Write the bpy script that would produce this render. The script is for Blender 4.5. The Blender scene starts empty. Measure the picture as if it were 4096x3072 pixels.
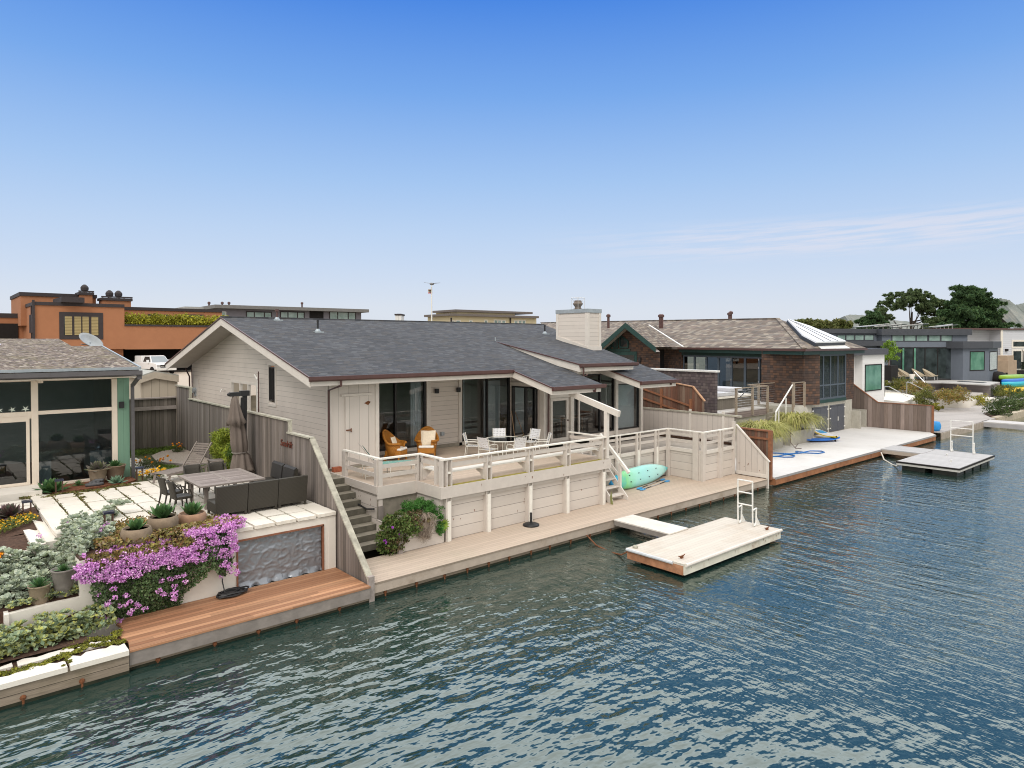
import bpy, bmesh, math, random
import numpy as np
from mathutils import Vector, Matrix
PI=math.pi; rad=math.radians
random.seed(7); RNG=np.random.default_rng(7)
S=bpy.context.scene; COL=S.collection
# ---------------------------------------------------------------- camera frame (metres; X along the quay, Y inland, water at z=0)
CAM_H=6.85; F=1465.; PITCH=rad(1.0)
_fw=Vector((0.6586,0.7525,0)).normalized(); _r=Vector((_fw.y,-_fw.x,0)); _u=Vector((0,0,1))
_f=math.cos(PITCH)*_fw-math.sin(PITCH)*_u; _up=math.sin(PITCH)*_fw+math.cos(PITCH)*_u
_CY=738+F*math.tan(PITCH)
def _ray(x,y): return _f+_r*((x-1106.)/F)+_up*((_CY-y)/F)
def AZ(x,y,z): d=_ray(x,y); return d*((z-CAM_H)/d.z)+Vector((0,0,CAM_H))
def AY(x,y,Y): d=_ray(x,y); return d*(Y/d.y)+Vector((0,0,CAM_H))
def AX(x,y,X): d=_ray(x,y); return d*(X/d.x)+Vector((0,0,CAM_H))
ZM={'1':(0,1100,1024),'2':(0,1700,1024),'3':(0,2100,1024),'4':(600,1200,1024),'5':(1200,1200,1024),'6':(1200,1600,1024),'7':(2000,1200,1024),'8':(2300,1500,1024),'a':(2600,1100,800),'b':(3296,1050,800),'c':(3296,1400,800),'d':(2900,1450,600),'g':(600,1750,700),'h':(0,1350,700),'i':(0,1900,500),'j':(2048,1024,600),'k':(3700,1450,396),'n':(2840,1380,697.2),'o':(2380,1240,697.2),'p':(3096,1240,697.2),'q':(480,1380,697.2),'s':(1500,1050,600)}
def D(z,x,y):
    a,b,w=ZM[z]; s=2212./w
    return ((a+x/s)/4096*2212,(b+y/s)/4096*2212)
# ---------------------------------------------------------------- mesh builder
class MB:
    def __init__(s): s.v=[]; s.f=[]; s.mi=[]
    def add(s,vs,fs,mi=0):
        n=len(s.v); s.v+= [tuple(v) for v in vs]
        for f in fs: s.f.append(tuple(i+n for i in f)); s.mi.append(mi)
        return s
    def box(s,x0,y0,z0,x1,y1,z1,mi=0):
        return s.add([(x0,y0,z0),(x1,y0,z0),(x1,y1,z0),(x0,y1,z0),(x0,y0,z1),(x1,y0,z1),(x1,y1,z1),(x0,y1,z1)],
          [(0,3,2,1),(4,5,6,7),(0,1,5,4),(1,2,6,5),(2,3,7,6),(3,0,4,7)],mi)
    def beam(s,a,b,w,h,mi=0,up=(0,0,1)):
        a=Vector(a);b=Vector(b);d=(b-a).normalized();up=Vector(up)
        sd=d.cross(up)
        if sd.length<1e-5: sd=Vector((1,0,0))
        sd.normalize();u=sd.cross(d).normalized();sd*=w/2;u*=h/2
        return s.add([a-sd-u,a+sd-u,a+sd+u,a-sd+u,b-sd-u,b+sd-u,b+sd+u,b-sd+u],
          [(0,1,2,3),(7,6,5,4),(0,4,5,1),(1,5,6,2),(2,6,7,3),(3,7,4,0)],mi)
    def quad(s,a,b,c,d,mi=0): return s.add([a,b,c,d],[(0,1,2,3)],mi)
    def poly(s,pts,mi=0): return s.add(pts,[tuple(range(len(pts)))],mi)
    def extr(s,pts,vec,mi=0):
        vec=Vector(vec); p=[Vector(q) for q in pts]; n=len(p)
        return s.add(p+[q+vec for q in p],[tuple(range(n))[::-1],tuple(range(n,2*n))]+[(i,(i+1)%n,n+(i+1)%n,n+i) for i in range(n)],mi)
    def prism(s,xy,z0,z1,mi=0): return s.extr([(x,y,z0) for x,y in xy],(0,0,z1-z0),mi)
    def prismX(s,yz,x0,x1,mi=0): return s.extr([(x0,y,z) for y,z in yz],(x1-x0,0,0),mi)
    def prismY(s,xz,y0,y1,mi=0): return s.extr([(x,y0,z) for x,z in xz],(0,y1-y0,0),mi)
    def tube(s,pts,r,n=6,closed=False,mi=0):
        p=[Vector(q) for q in pts]; m=len(p); rs=r if isinstance(r,(list,tuple)) else [r]*m
        base=len(s.v); prev=None
        for i in range(m):
            if closed: d=p[(i+1)%m]-p[i-1]
            else: d=p[min(i+1,m-1)]-p[max(i-1,0)]
            d.normalize()
            if prev is None:
                a=Vector((0,0,1)) if abs(d.z)<.9 else Vector((1,0,0)); sd=d.cross(a).normalized()
            else: sd=(prev-d*prev.dot(d)); sd=sd.normalized() if sd.length>1e-6 else d.orthogonal().normalized()
            prev=sd; u=d.cross(sd)
            for k in range(n):
                t=2*PI*k/n; s.v.append(tuple(p[i]+(sd*math.cos(t)+u*math.sin(t))*rs[i]))
        for i in range(m if closed else m-1):
            j=(i+1)%m
            for k in range(n):
                s.f.append((base+i*n+k,base+i*n+(k+1)%n,base+j*n+(k+1)%n,base+j*n+k)); s.mi.append(mi)
        if not closed:
            s.f.append(tuple(base+k for k in range(n))[::-1]); s.mi.append(mi)
            s.f.append(tuple(base+(m-1)*n+k for k in range(n))); s.mi.append(mi)
        return s
    def lathe(s,prof,c,n=20,mi=0):
        c=Vector(c); base=len(s.v); m=len(prof)
        for r,z in prof:
            for k in range(n):
                t=2*PI*k/n; s.v.append((c.x+r*math.cos(t),c.y+r*math.sin(t),c.z+z))
        for i in range(m-1):
            for k in range(n):
                s.f.append((base+i*n+k,base+i*n+(k+1)%n,base+(i+1)*n+(k+1)%n,base+(i+1)*n+k)); s.mi.append(mi)
        s.f.append(tuple(base+k for k in range(n))[::-1]); s.mi.append(mi)
        s.f.append(tuple(base+(m-1)*n+k for k in range(n))); s.mi.append(mi)
        return s
    def ball(s,c,rx,ry,rz,n=10,m=6,mi=0):
        prof=[]; base=len(s.v); c=Vector(c)
        for i in range(m+1):
            t=PI*i/m
            for k in range(n):
                a=2*PI*k/n; s.v.append((c.x+rx*math.sin(t)*math.cos(a),c.y+ry*math.sin(t)*math.sin(a),c.z-rz*math.cos(t)))
        for i in range(m):
            for k in range(n):
                s.f.append((base+i*n+k,base+i*n+(k+1)%n,base+(i+1)*n+(k+1)%n,base+(i+1)*n+k)); s.mi.append(mi)
        return s
    def build(s,name,mat,parent=None,smooth=False,bevel=0):
        root=parent
        while root is not None and root.parent is not None: root=root.parent
        off=root.location if root is not None else Vector((0,0,0))
        me=bpy.data.meshes.new(name)
        v=np.array(s.v,dtype=np.float64)
        if len(v): v=v-np.array(off)
        me.from_pydata(v.tolist() if len(v) else [],[],s.f)
        for m in (mat if isinstance(mat,(list,tuple)) else [mat]): me.materials.append(m)
        if any(s.mi): me.polygons.foreach_set('material_index',s.mi)
        if smooth: me.polygons.foreach_set('use_smooth',[True]*len(me.polygons))
        me.update()
        o=bpy.data.objects.new(name,me); COL.objects.link(o)
        if parent is not None: o.parent=parent
        if bevel:
            b=o.modifiers.new('bevel','BEVEL'); b.width=bevel; b.segments=2; b.limit_method='ANGLE'
        return o
def tag(o,label=None,cat=None,group=None,kind=None):
    if label: o['label']=label
    if cat: o['category']=cat
    if group: o['group']=group
    if kind: o['kind']=kind
    return o
def thing(name,label,cat,loc=(0,0,0),group=None,rz=0):
    o=bpy.data.objects.new(name,None); COL.objects.link(o); o.location=Vector(loc); o.rotation_euler=(0,0,rz); o.empty_display_size=.1
    return tag(o,label,cat,group)
def structure(o): o['kind']='structure'; return o
def copy_tree(o,parent=None):
    c=o.copy(); COL.objects.link(c)
    if parent is not None: c.parent=parent; c.matrix_parent_inverse=o.matrix_parent_inverse.copy()
    for ch in [q for q in bpy.data.objects if q.parent==o]: copy_tree(ch,c)
    return c
def dup(o,loc,rz,label,group=None):
    c=copy_tree(o); c.location=Vector(loc); c.rotation_euler=(0,0,rz); c['label']=label
    if group: c['group']=group
    return c
def strip_wall(mb,P,u0,u1,z0,ztop,holes=(),breaks=(),mi=0):
    """sheet wall: P(u,z)->xyz, ztop(u) piecewise linear, holes (ua,ub,za,zb)"""
    us=sorted(set([u0,u1]+[h[i] for h in holes for i in (0,1)]+list(breaks)))
    us=[u for u in us if u0<=u<=u1]
    for a,b in zip(us[:-1],us[1:]):
        m=(a+b)/2; hs=sorted([h for h in holes if h[0]<=m<=h[1]],key=lambda h:h[2]); z=z0
        for h in hs:
            if h[2]>z: mb.quad(P(a,z),P(b,z),P(b,h[2]),P(a,h[2]),mi)
            z=h[3]
        mb.quad(P(a,z),P(b,z),P(b,ztop(b)),P(a,ztop(a)),mi)
    return mb
# ---------------------------------------------------------------- node helpers
class NT:
    def __init__(s,name,surface=True):
        s.m=bpy.data.materials.new(name); s.m.use_nodes=True; s.t=s.m.node_tree
        s.b=s.t.nodes['Principled BSDF']; s.out=s.t.nodes['Material Output']; s._c=None
    def n(s,typ,**kw):
        x=s.t.nodes.new(typ)
        for k,v in kw.items(): setattr(x,k,v)
        return x
    def l(s,a,b): s.t.links.new(a,b)
    def co(s):
        if s._c is None: s._c=s.n('ShaderNodeTexCoord').outputs['Object']
        return s._c
    def math(s,op,a,b=None,c=None):
        x=s.n('ShaderNodeMath',operation=op)
        for i,q in enumerate((a,b,c)):
            if q is None: continue
            if hasattr(q,'links'): s.l(q,x.inputs[i])
            else: x.inputs[i].default_value=q
        return x.outputs[0]
    def dot(s,v):
        x=s.n('ShaderNodeVectorMath',operation='DOT_PRODUCT'); s.l(s.co(),x.inputs[0]); x.inputs[1].default_value=v; return x.outputs['Value']
    def scaled(s,sc,rot=None):
        x=s.n('ShaderNodeMapping'); s.l(s.co(),x.inputs['Vector']); x.inputs['Scale'].default_value=sc
        if rot: x.inputs['Rotation'].default_value=rot
        return x.outputs['Vector']
    def noise(s,scale,detail=3,rough=.55,vec=None):
        x=s.n('ShaderNodeTexNoise'); s.l(vec if vec is not None else s.co(),x.inputs['Vector']); x.inputs['Scale'].default_value=scale; x.inputs['Detail'].default_value=detail; x.inputs['Roughness'].default_value=rough
        return x.outputs['Fac']
    def white(s,a,b=None):
        x=s.n('ShaderNodeTexWhiteNoise',noise_dimensions='2D'); c=s.n('ShaderNodeCombineXYZ'); s.l(a,c.inputs[0])
        if b is not None: s.l(b,c.inputs[1])
        s.l(c.outputs[0],x.inputs['Vector']); return x.outputs['Value']
    def ramp(s,fac,stops,interp='LINEAR'):
        x=s.n('ShaderNodeValToRGB'); s.l(fac,x.inputs[0]); e=x.color_ramp; e.interpolation=interp
        while len(e.elements)<len(stops): e.elements.new(1.)
        for el,(p,c) in zip(e.elements,stops): el.position=p; el.color=(*c,1) if len(c)==3 else c
        return x.outputs['Color']
    def mix(s,fac,a,b,mode='MIX'):
        x=s.n('ShaderNodeMix',data_type='RGBA',blend_type=mode)
        for q,i in ((fac,x.inputs[0]),(a,x.inputs[6]),(b,x.inputs[7])):
            if hasattr(q,'links'): s.l(q,i)
            else: i.default_value=(*q,1) if isinstance(q,(tuple,list)) and len(q)==3 else q
        return x.outputs[2]
    def mul(s,col,f):  # colour times scalar socket
        x=s.n('ShaderNodeVectorMath',operation='SCALE'); s.l(col,x.inputs[0])
        if hasattr(f,'links'): s.l(f,x.inputs['Scale'])
        else: x.inputs['Scale'].default_value=f
        return x.outputs[0]
    def rng(s,v,a,b,c,d):
        x=s.n('ShaderNodeMapRange'); s.l(v,x.inputs[0])
        for i,q in enumerate((a,b,c,d)): x.inputs[i+1].default_value=q
        return x.outputs[0]
    def bump(s,h,strength=.3,dist=.02):
        x=s.n('ShaderNodeBump'); x.inputs['Strength'].default_value=strength; x.inputs['Distance'].default_value=dist; s.l(h,x.inputs['Height']); s.l(x.outputs[0],s.b.inputs['Normal']); return x
    def done(s,col,rough=.7,metal=0,spec=.4):
        if hasattr(col,'links'): s.l(col,s.b.inputs['Base Color'])
        else: s.b.inputs['Base Color'].default_value=(*col,1)
        if hasattr(rough,'links'): s.l(rough,s.b.inputs['Roughness'])
        else: s.b.inputs['Roughness'].default_value=rough
        s.b.inputs['Metallic'].default_value=metal; s.b.inputs['Specular IOR Level'].default_value=spec
        return s.m
def mat(name,col,rough=.7,var=.12,scale=3.,metal=0,bump=0,bscale=40,spec=.4,dirt=None,dirtamt=.5):
    t=NT(name); f=t.noise(scale,5,.6); lo=tuple(c*(1-var) for c in col); hi=tuple(min(1,c*(1+var)) for c in col)
    c=t.ramp(f,[(.3,lo),(.7,hi)])
    if dirt:
        g=t.noise(scale*.45,6,.7); c=t.mix(t.rng(g,.52,.72,0,dirtamt),c,dirt)
    if bump: t.bump(t.noise(bscale,3),bump,.01)
    return t.done(c,rough,metal,spec)
def planks(name,col,w,axis,var=.12,gap=.06,gapdark=.35,grain=.15,along=None,rough=.75,tint=None,joint=0,dirt=None,dirtamt=.4,dscale=.6,spec=.3):
    """boards of width w counted along `axis` (3-vector), running along `along`"""
    t=NT(name); u=t.math('DIVIDE',t.dot(axis),w); k=t.math('FLOOR',u); fr=t.math('SUBTRACT',u,k)
    rnd=t.white(k)
    if joint and along:
        vv=t.math('ADD',t.math('DIVIDE',t.dot(along),joint),t.math('MULTIPLY',rnd,7.3)); kk=t.math('FLOOR',vv); rnd=t.white(k,kk)
    bright=t.rng(rnd,0,1,1-var,1+var)
    if grain:
        al=Vector(along) if along else Vector((1,0,0)); sc=[28,28,28]
        for i in range(3):
            if abs(al[i])>.5: sc[i]=1.3
        g=t.noise(1,4,.65,vec=t.scaled(tuple(sc))); bright=t.math('MULTIPLY',bright,t.rng(g,.25,.75,1-grain,1+grain))
    if tint: base=t.mix(t.white(t.math('ADD',k,31.7)),col,tint)
    else:
        x=t.n('ShaderNodeRGB'); x.outputs[0].default_value=(*col,1); base=x.outputs[0]
    if dirt: base=t.mix(t.rng(t.noise(dscale,6,.7),.5,.72,0,dirtamt),base,dirt)
    isgap=t.math('LESS_THAN',fr,gap)
    bright=t.math('MULTIPLY',bright,t.rng(isgap,0,1,1,gapdark))
    t.bump(t.math('MULTIPLY',isgap,-1.),.5,.01)
    return t.done(t.mul(base,bright),rough,0,spec)
def shingles(name,cols,w,h,U,V,jit=1.,edge=.14,edged=.55,big=.12,rough=.85):
    t=NT(name); v=t.math('DIVIDE',t.dot(V),h); row=t.math('FLOOR',v); fv=t.math('SUBTRACT',v,row)
    u=t.math('ADD',t.math('DIVIDE',t.dot(U),w),t.math('MULTIPLY',t.white(row),5.)); cl=t.math('FLOOR',u); fu=t.math('SUBTRACT',u,cl)
    r=t.white(cl,row); n=len(cols); c=t.ramp(r,[(i/n,q) for i,q in enumerate(cols)],'CONSTANT')
    bl=t.rng(t.noise(.35,4),.3,.7,1-big,1+big); fine=t.rng(t.noise(60,2),.3,.7,.88,1.12)
    e=t.rng(t.math('LESS_THAN',fv,edge),0,1,1,edged); e2=t.rng(t.math('LESS_THAN',fu,.06),0,1,1,.72)  # course butts darkened: edge thickness and its shadow line painted into the colour
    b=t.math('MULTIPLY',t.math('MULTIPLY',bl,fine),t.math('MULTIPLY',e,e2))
    t.bump(t.math('ADD',fv,t.math('MULTIPLY',r,.6)),.6,.03)
    return t.done(t.mul(c,b),rough,0,.25)
def leafmat(name,cols,rough=.55,clump=1.6,amt=.35,spec=.3,trans=.15):
    t=NT(name); g=t.n('ShaderNodeNewGeometry'); n=len(cols)
    c=t.ramp(g.outputs['Random Per Island'],[(i/max(1,n-1),q) for i,q in enumerate(cols)])
    f=t.rng(t.noise(clump,3),.3,.7,1-amt,1+amt); c=t.mul(c,f)
    t.done(c,rough,0,spec)
    if trans:
        tr=t.n('ShaderNodeBsdfTranslucent'); t.l(c,tr.inputs[0]); mx=t.n('ShaderNodeMixShader'); mx.inputs[0].default_value=trans
        t.l(t.b.outputs[0],mx.inputs[1]); t.l(tr.outputs[0],mx.inputs[2]); t.l(mx.outputs[0],t.out.inputs[0])
    return t.m
def glassmat(name,tint=(.55,.6,.6),refl=1.0,minr=.05):
    t=NT(name); t.t.nodes.remove(t.b)
    tr=t.n('ShaderNodeBsdfTransparent'); tr.inputs[0].default_value=(*tint,1)
    gl=t.n('ShaderNodeBsdfGlossy'); gl.inputs['Roughness'].default_value=.0
    fr=t.n('ShaderNodeFresnel'); fr.inputs[0].default_value=1.5
    bp=t.n('ShaderNodeBump'); bp.inputs['Strength'].default_value=.05; bp.inputs['Distance'].default_value=.01; t.l(t.noise(1.2,1),bp.inputs['Height']); t.l(bp.outputs[0],gl.inputs['Normal'])
    fac=t.math('ADD',t.math('MULTIPLY',fr.outputs[0],refl*1.6),minr)
    mx=t.n('ShaderNodeMixShader'); t.l(fac,mx.inputs[0]); t.l(tr.outputs[0],mx.inputs[1]); t.l(gl.outputs[0],mx.inputs[2]); t.l(mx.outputs[0],t.out.inputs[0])
    return t.m
# ---------------------------------------------------------------- foliage clouds (numpy)
def leaf_cloud(mb,C,N=None,size=.05,jit=.4,aspect=1.8,n=None,upbias=0,mi=0):
    """one bent two-triangle leaf at each point of C (k,3)"""
    C=np.asarray(C,float); k=len(C)
    a=RNG.normal(size=(k,3)); a[:,2]+=upbias; a/=np.linalg.norm(a,axis=1)[:,None]+1e-9
    if N is not None: a=a*jit+np.asarray(N)*(1-jit); a/=np.linalg.norm(a,axis=1)[:,None]+1e-9
    b=np.cross(a,RNG.normal(size=(k,3))); b/=np.linalg.norm(b,axis=1)[:,None]+1e-9
    c=np.cross(a,b); s=size*RNG.uniform(.6,1.35,size=(k,1)); L=b*s; W=c*s/aspect
    V=np.stack([C-L,C+W+a*s*.12,C+L,C-W+a*s*.12],1).reshape(-1,3)
    base=len(mb.v); mb.v+=[tuple(q) for q in V.tolist()]
    mb.f+=[(base+4*i,base+4*i+1,base+4*i+2,base+4*i+3) for i in range(k)]; mb.mi+=[mi]*k
def blob_points(c,r,k,shell=.55,zmin=None):
    d=RNG.normal(size=(k,3)); d/=np.linalg.norm(d,axis=1)[:,None]
    rr=(shell+(1-shell)*RNG.uniform(size=(k,1))**.7)
    p=np.array(c)+d*rr*np.array(r)
    if zmin is not None: p=p[p[:,2]>zmin]
    return p
def clumpy(center,radii,nclump,per,cr,shell=.7,zmin=None):
    cs=blob_points(center,radii,nclump,shell,zmin); out=[]
    for q in cs: out.append(blob_points(q,(cr*random.uniform(.6,1.3),)*2+(cr*random.uniform(.45,.9),),per,.3))
    return np.concatenate(out)
def in_poly(p,poly):
    x,y=p; r=False; j=len(poly)-1
    for i in range(len(poly)):
        if (poly[i][1]>y)!=(poly[j][1]>y) and x<(poly[j][0]-poly[i][0])*(y-poly[i][1])/(poly[j][1]-poly[i][1]+1e-12)+poly[i][0]: r=not r
        j=i
    return r
def rand_in(poly,k):
    xs=[p[0] for p in poly]; ys=[p[1] for p in poly]; out=[]
    while len(out)<k:
        p=(random.uniform(min(xs),max(xs)),random.uniform(min(ys),max(ys)))
        if in_poly(p,poly): out.append(p)
    return out

def text_mesh(name,curve,m):
    tmp=bpy.data.objects.new(name+'_tmp',curve); COL.objects.link(tmp); bpy.context.view_layer.update()
    me=bpy.data.meshes.new_from_object(tmp.evaluated_get(bpy.context.evaluated_depsgraph_get())); bpy.data.objects.remove(tmp); bpy.data.curves.remove(curve)
    me.name=name; me.materials.clear(); me.materials.append(m); o=bpy.data.objects.new(name,me); COL.objects.link(o); return o
# ---------------------------------------------------------------- materials
M={}
X1,Y1,Z1=(1,0,0),(0,1,0),(0,0,1)
M['siding']=planks('taupe_lap_siding',(.61,.555,.505),.205,Z1,var=.035,gap=.05,gapdark=.45,grain=0,along=X1,rough=.6,dirt=(.47,.42,.38),dirtamt=.45,dscale=.8)
M['trim']=mat('taupe_painted_trim',(.55,.5,.455),.55,.05,4,dirt=(.45,.41,.37),dirtamt=.3)
M['trimlight']=mat('pale_painted_trim',(.625,.58,.53),.5,.05,4,dirt=(.55,.5,.44),dirtamt=.3)
M['railcap']=mat('sun_bleached_rail_paint',(.75,.72,.66),.5,.06,6,dirt=(.6,.55,.5),dirtamt=.35)
M['skirt']=planks('painted_skirting_boards',(.56,.51,.465),.36,Z1,var=.04,gap=.035,gapdark=.35,grain=.03,along=X1,rough=.6,dirt=(.48,.42,.37),dirtamt=.4)
M['closet']=planks('painted_vertical_boards',(.60,.55,.505),.4,X1,var=.03,gap=.025,gapdark=.5,grain=.02,along=Z1,rough=.6)
M['fencepaint']=planks('painted_fence_boards',(.53,.48,.44),.3,Y1,var=.04,gap=.05,gapdark=.5,grain=.03,along=Z1,rough=.65,dirt=(.42,.38,.33),dirtamt=.4)
M['gutter']=mat('brown_metal_gutter',(.085,.04,.036),.4,.15,5,spec=.5)
M['soffit']=mat('painted_soffit',(.5,.455,.42),.7,.05,3)
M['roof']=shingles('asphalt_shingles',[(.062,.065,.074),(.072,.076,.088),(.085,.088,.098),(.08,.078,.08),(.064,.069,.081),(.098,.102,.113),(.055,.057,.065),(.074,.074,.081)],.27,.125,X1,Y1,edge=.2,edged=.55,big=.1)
BRC=[(.17,.135,.11),(.22,.18,.145),(.27,.225,.18),(.14,.115,.1),(.2,.155,.13),(.30,.26,.215),(.185,.16,.14)]
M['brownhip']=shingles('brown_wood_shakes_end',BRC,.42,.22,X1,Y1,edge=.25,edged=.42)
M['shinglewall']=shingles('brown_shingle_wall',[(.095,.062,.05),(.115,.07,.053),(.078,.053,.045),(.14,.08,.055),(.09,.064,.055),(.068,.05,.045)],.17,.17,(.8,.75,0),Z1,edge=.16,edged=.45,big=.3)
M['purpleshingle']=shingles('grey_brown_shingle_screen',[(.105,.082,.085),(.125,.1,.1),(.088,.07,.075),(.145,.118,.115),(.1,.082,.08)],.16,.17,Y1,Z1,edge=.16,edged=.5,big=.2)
M['deckbeige']=planks('beige_composite_decking',(.50,.405,.325),.142,Y1,var=.06,gap=.06,gapdark=.55,grain=.04,along=X1,rough=.75,joint=4.5,dirt=(.37,.33,.24),dirtamt=.35,dscale=.5)
M['deckedge']=mat('beige_fascia_board',(.40,.335,.28),.7,.1,3,dirt=(.22,.16,.11),dirtamt=.5)
M['moss']=leafmat('yellow_green_moss',[(.12,.14,.02),(.2,.19,.03),(.08,.10,.02)],.9,5,.3,trans=0)
M['mossflat']=mat('moss_stain',(.30,.26,.05),.9,.35,9,bump=.4)
M['redwood']=planks('new_redwood_decking',(.30,.145,.078),.138,Y1,var=.22,gap=.06,gapdark=.35,grain=.16,along=X1,rough=.6,joint=3.6,tint=(.46,.25,.14))
M['greyfascia']=mat('grey_fascia_board',(.22,.195,.178),.8,.2,3,bump=.2)
M['bulk']=planks('weathered_bulkhead_planks',(.22,.18,.14),.21,Z1,var=.15,gap=.06,gapdark=.3,grain=.3,along=X1,rough=.9,dirt=(.12,.1,.06),dirtamt=.6,dscale=1.2)
M['algae']=mat('waterline_algae',(.018,.02,.01),.9,.5,6)
M['rust']=mat('rusty_bolt',(.16,.06,.025),.9,.5,20)
M['fence']=planks('weathered_grey_fence',(.145,.122,.106),.145,Y1,var=.28,gap=.07,gapdark=.3,grain=.28,along=Z1,rough=.9,tint=(.21,.18,.165))
M['fencex']=planks('weathered_back_fence',(.135,.118,.1),.17,X1,var=.25,gap=.06,gapdark=.3,grain=.28,along=Z1,rough=.9,tint=(.185,.16,.14))
M['fencecap']=mat('lichen_fence_cap',(.36,.34,.28),.95,.3,5,bump=.4,bscale=20,dirt=(.55,.53,.42),dirtamt=.7)
M['fencerail']=mat('weathered_rail',(.3,.26,.24),.9,.2,6)
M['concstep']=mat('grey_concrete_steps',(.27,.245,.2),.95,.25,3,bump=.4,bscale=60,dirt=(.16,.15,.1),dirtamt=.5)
M['riser']=mat('dark_concrete_risers',(.13,.12,.095),.95,.25,4,bump=.4,bscale=60)  # risers darker than the step tops
M['conc']=mat('pale_concrete',(.69,.65,.59),.85,.05,2,bump=.12,bscale=30,dirt=(.6,.55,.46),dirtamt=.35)
M['stucco']=mat('cream_stucco',(.70,.66,.60),.9,.04,2,bump=.15,bscale=70,dirt=(.55,.52,.46),dirtamt=.3)
M['soil']=mat('dark_mulch',(.07,.038,.025),1,.5,14,bump=.8,bscale=30)
M['thymejoint']=mat('joint_ground_cover',(.075,.085,.03),1,.6,10,bump=.7,bscale=40,dirt=(.12,.08,.04),dirtamt=.7)
M['gravelbed']=mat('pale_gravel',(.38,.32,.27),.95,.4,45,bump=.6,bscale=60,dirt=(.25,.12,.08),dirtamt=.5)
M['drive']=mat('sandy_driveway',(.42,.35,.28),.95,.15,6,bump=.3,bscale=40)
M['ground']=mat('bare_ground',(.2,.17,.12),1,.3,.5)
M['glass']=glassmat('window_glass',(.68,.74,.76),1.0,.05)
M['glassgreen']=glassmat('greenish_window_glass',(.45,.62,.55),1.1,.16)
M['glassdark']=glassmat('dark_window_glass',(.42,.52,.58),1.0,.03)
M['glasstable']=glassmat('table_glass',(.82,.88,.86),.8,.03)
M['blackframe']=mat('black_aluminium_frame',(.018,.017,.018),.4,.2,5,spec=.5)
M['intwall']=mat('interior_plaster',(.45,.43,.4),.8,.06,2)
M['intwood']=mat('interior_timber',(.3,.16,.08),.6,.3,4)
M['intfloor']=mat('interior_floor',(.16,.12,.09),.5,.15,3)
M['curtain']=mat('pale_curtain',(.7,.74,.76),.9,.05,3)
M['sofagreen']=mat('olive_sofa_fabric',(.16,.18,.07),.9,.1,8)
M['blackmetal']=mat('black_metal',(.02,.02,.022),.45,.2,6)
M['steel']=mat('brushed_steel',(.55,.55,.55),.35,.08,8,metal=.8)
M['alu']=mat('weathered_aluminium',(.72,.71,.68),.5,.12,9,metal=.2,dirt=(.5,.42,.33),dirtamt=.4)
M['zinc']=mat('galvanised_flashing',(.33,.37,.40),.5,.15,5,metal=.3)
M['wicker']=None
# ---------------------------------------------------------------- world, sun, camera
W=bpy.data.worlds.new('World'); S.world=W; W.use_nodes=True
wt=W.node_tree; bg=wt.nodes['Background']; SUN_EL,SUN_AZ=rad(52),rad(205)
def wn(t,**k):
    x=wt.nodes.new(t)
    for a,b in k.items(): setattr(x,a,b)
    return x
sky=wn('ShaderNodeTexSky',sky_type='NISHITA',sun_disc=False,sun_elevation=SUN_EL,sun_rotation=SUN_AZ,air_density=1.0,dust_density=1.5,ozone_density=1.5)
tc=wn('ShaderNodeTexCoord'); sx=wn('ShaderNodeSeparateXYZ'); wt.links.new(tc.outputs['Generated'],sx.inputs[0])
def wm(op,a,b=None):
    x=wn('ShaderNodeMath',operation=op)
    for i,q in enumerate((a,b)):
        if q is None: continue
        if hasattr(q,'links'): wt.links.new(q,x.inputs[i])
        else: x.inputs[i].default_value=q
    return x.outputs[0]
zz=wm('MAXIMUM',sx.outputs[2],0.)
el=wm('DIVIDE',wm('ARCSINE',zz),rad(90))
cr=wn('ShaderNodeValToRGB'); wt.links.new(el,cr.inputs[0]); e=cr.color_ramp
stops=[(0,(.75,.79,.87)),(.03,(.725,.785,.885)),(.06,(.63,.735,.905)),(.10,(.52,.675,.915)),(.145,(.385,.585,.91)),(.22,(.19,.41,.87)),(.297,(.067,.25,.80)),(.316,(1.0,1.3,1.7)),(.335,(3.0,3.25,3.55)),(.46,(3.0,3.1,3.2)),(1,(1.1,1.08,1.03))]
while len(e.elements)<len(stops): e.elements.new(1.)
for q,(p,c) in zip(e.elements,stops): q.position=p; q.color=(*c,1)
# thin cirrus streak low on the right-hand side of the sky
az=wm('ARCTAN2',sx.outputs[1],sx.outputs[0])       # radians, 0 along +X
eld=wm('DEGREE' if False else 'MULTIPLY',wm('ARCSINE',sx.outputs[2]),180/PI); azd=wm('MULTIPLY',az,180/PI)
cv=wn('ShaderNodeCombineXYZ'); wt.links.new(wm('MULTIPLY',azd,.10),cv.inputs[0]); wt.links.new(wm('MULTIPLY',wm('ADD',eld,wm('MULTIPLY',azd,.04)),1.5),cv.inputs[1])
cn=wn('ShaderNodeTexNoise'); wt.links.new(cv.outputs[0],cn.inputs['Vector']); cn.inputs['Scale'].default_value=1.4; cn.inputs['Detail'].default_value=7; cn.inputs['Roughness'].default_value=.62
def wrange(v,a,b,c,d,smooth=True):
    x=wn('ShaderNodeMapRange'); x.interpolation_type='SMOOTHSTEP' if smooth else 'LINEAR'; wt.links.new(v,x.inputs[0])
    for i,q in enumerate((a,b,c,d)): x.inputs[i+1].default_value=q
    return x.outputs[0]
band=wm('MULTIPLY',wrange(eld,6.0,7.6,0,1),wrange(eld,8.4,10.0,1,0)); band=wm('MULTIPLY',band,wrange(azd,26,50,1,0))
cl=wm('MULTIPLY',band,wrange(cn.outputs['Fac'],.36,.62,.0,.62))
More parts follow.
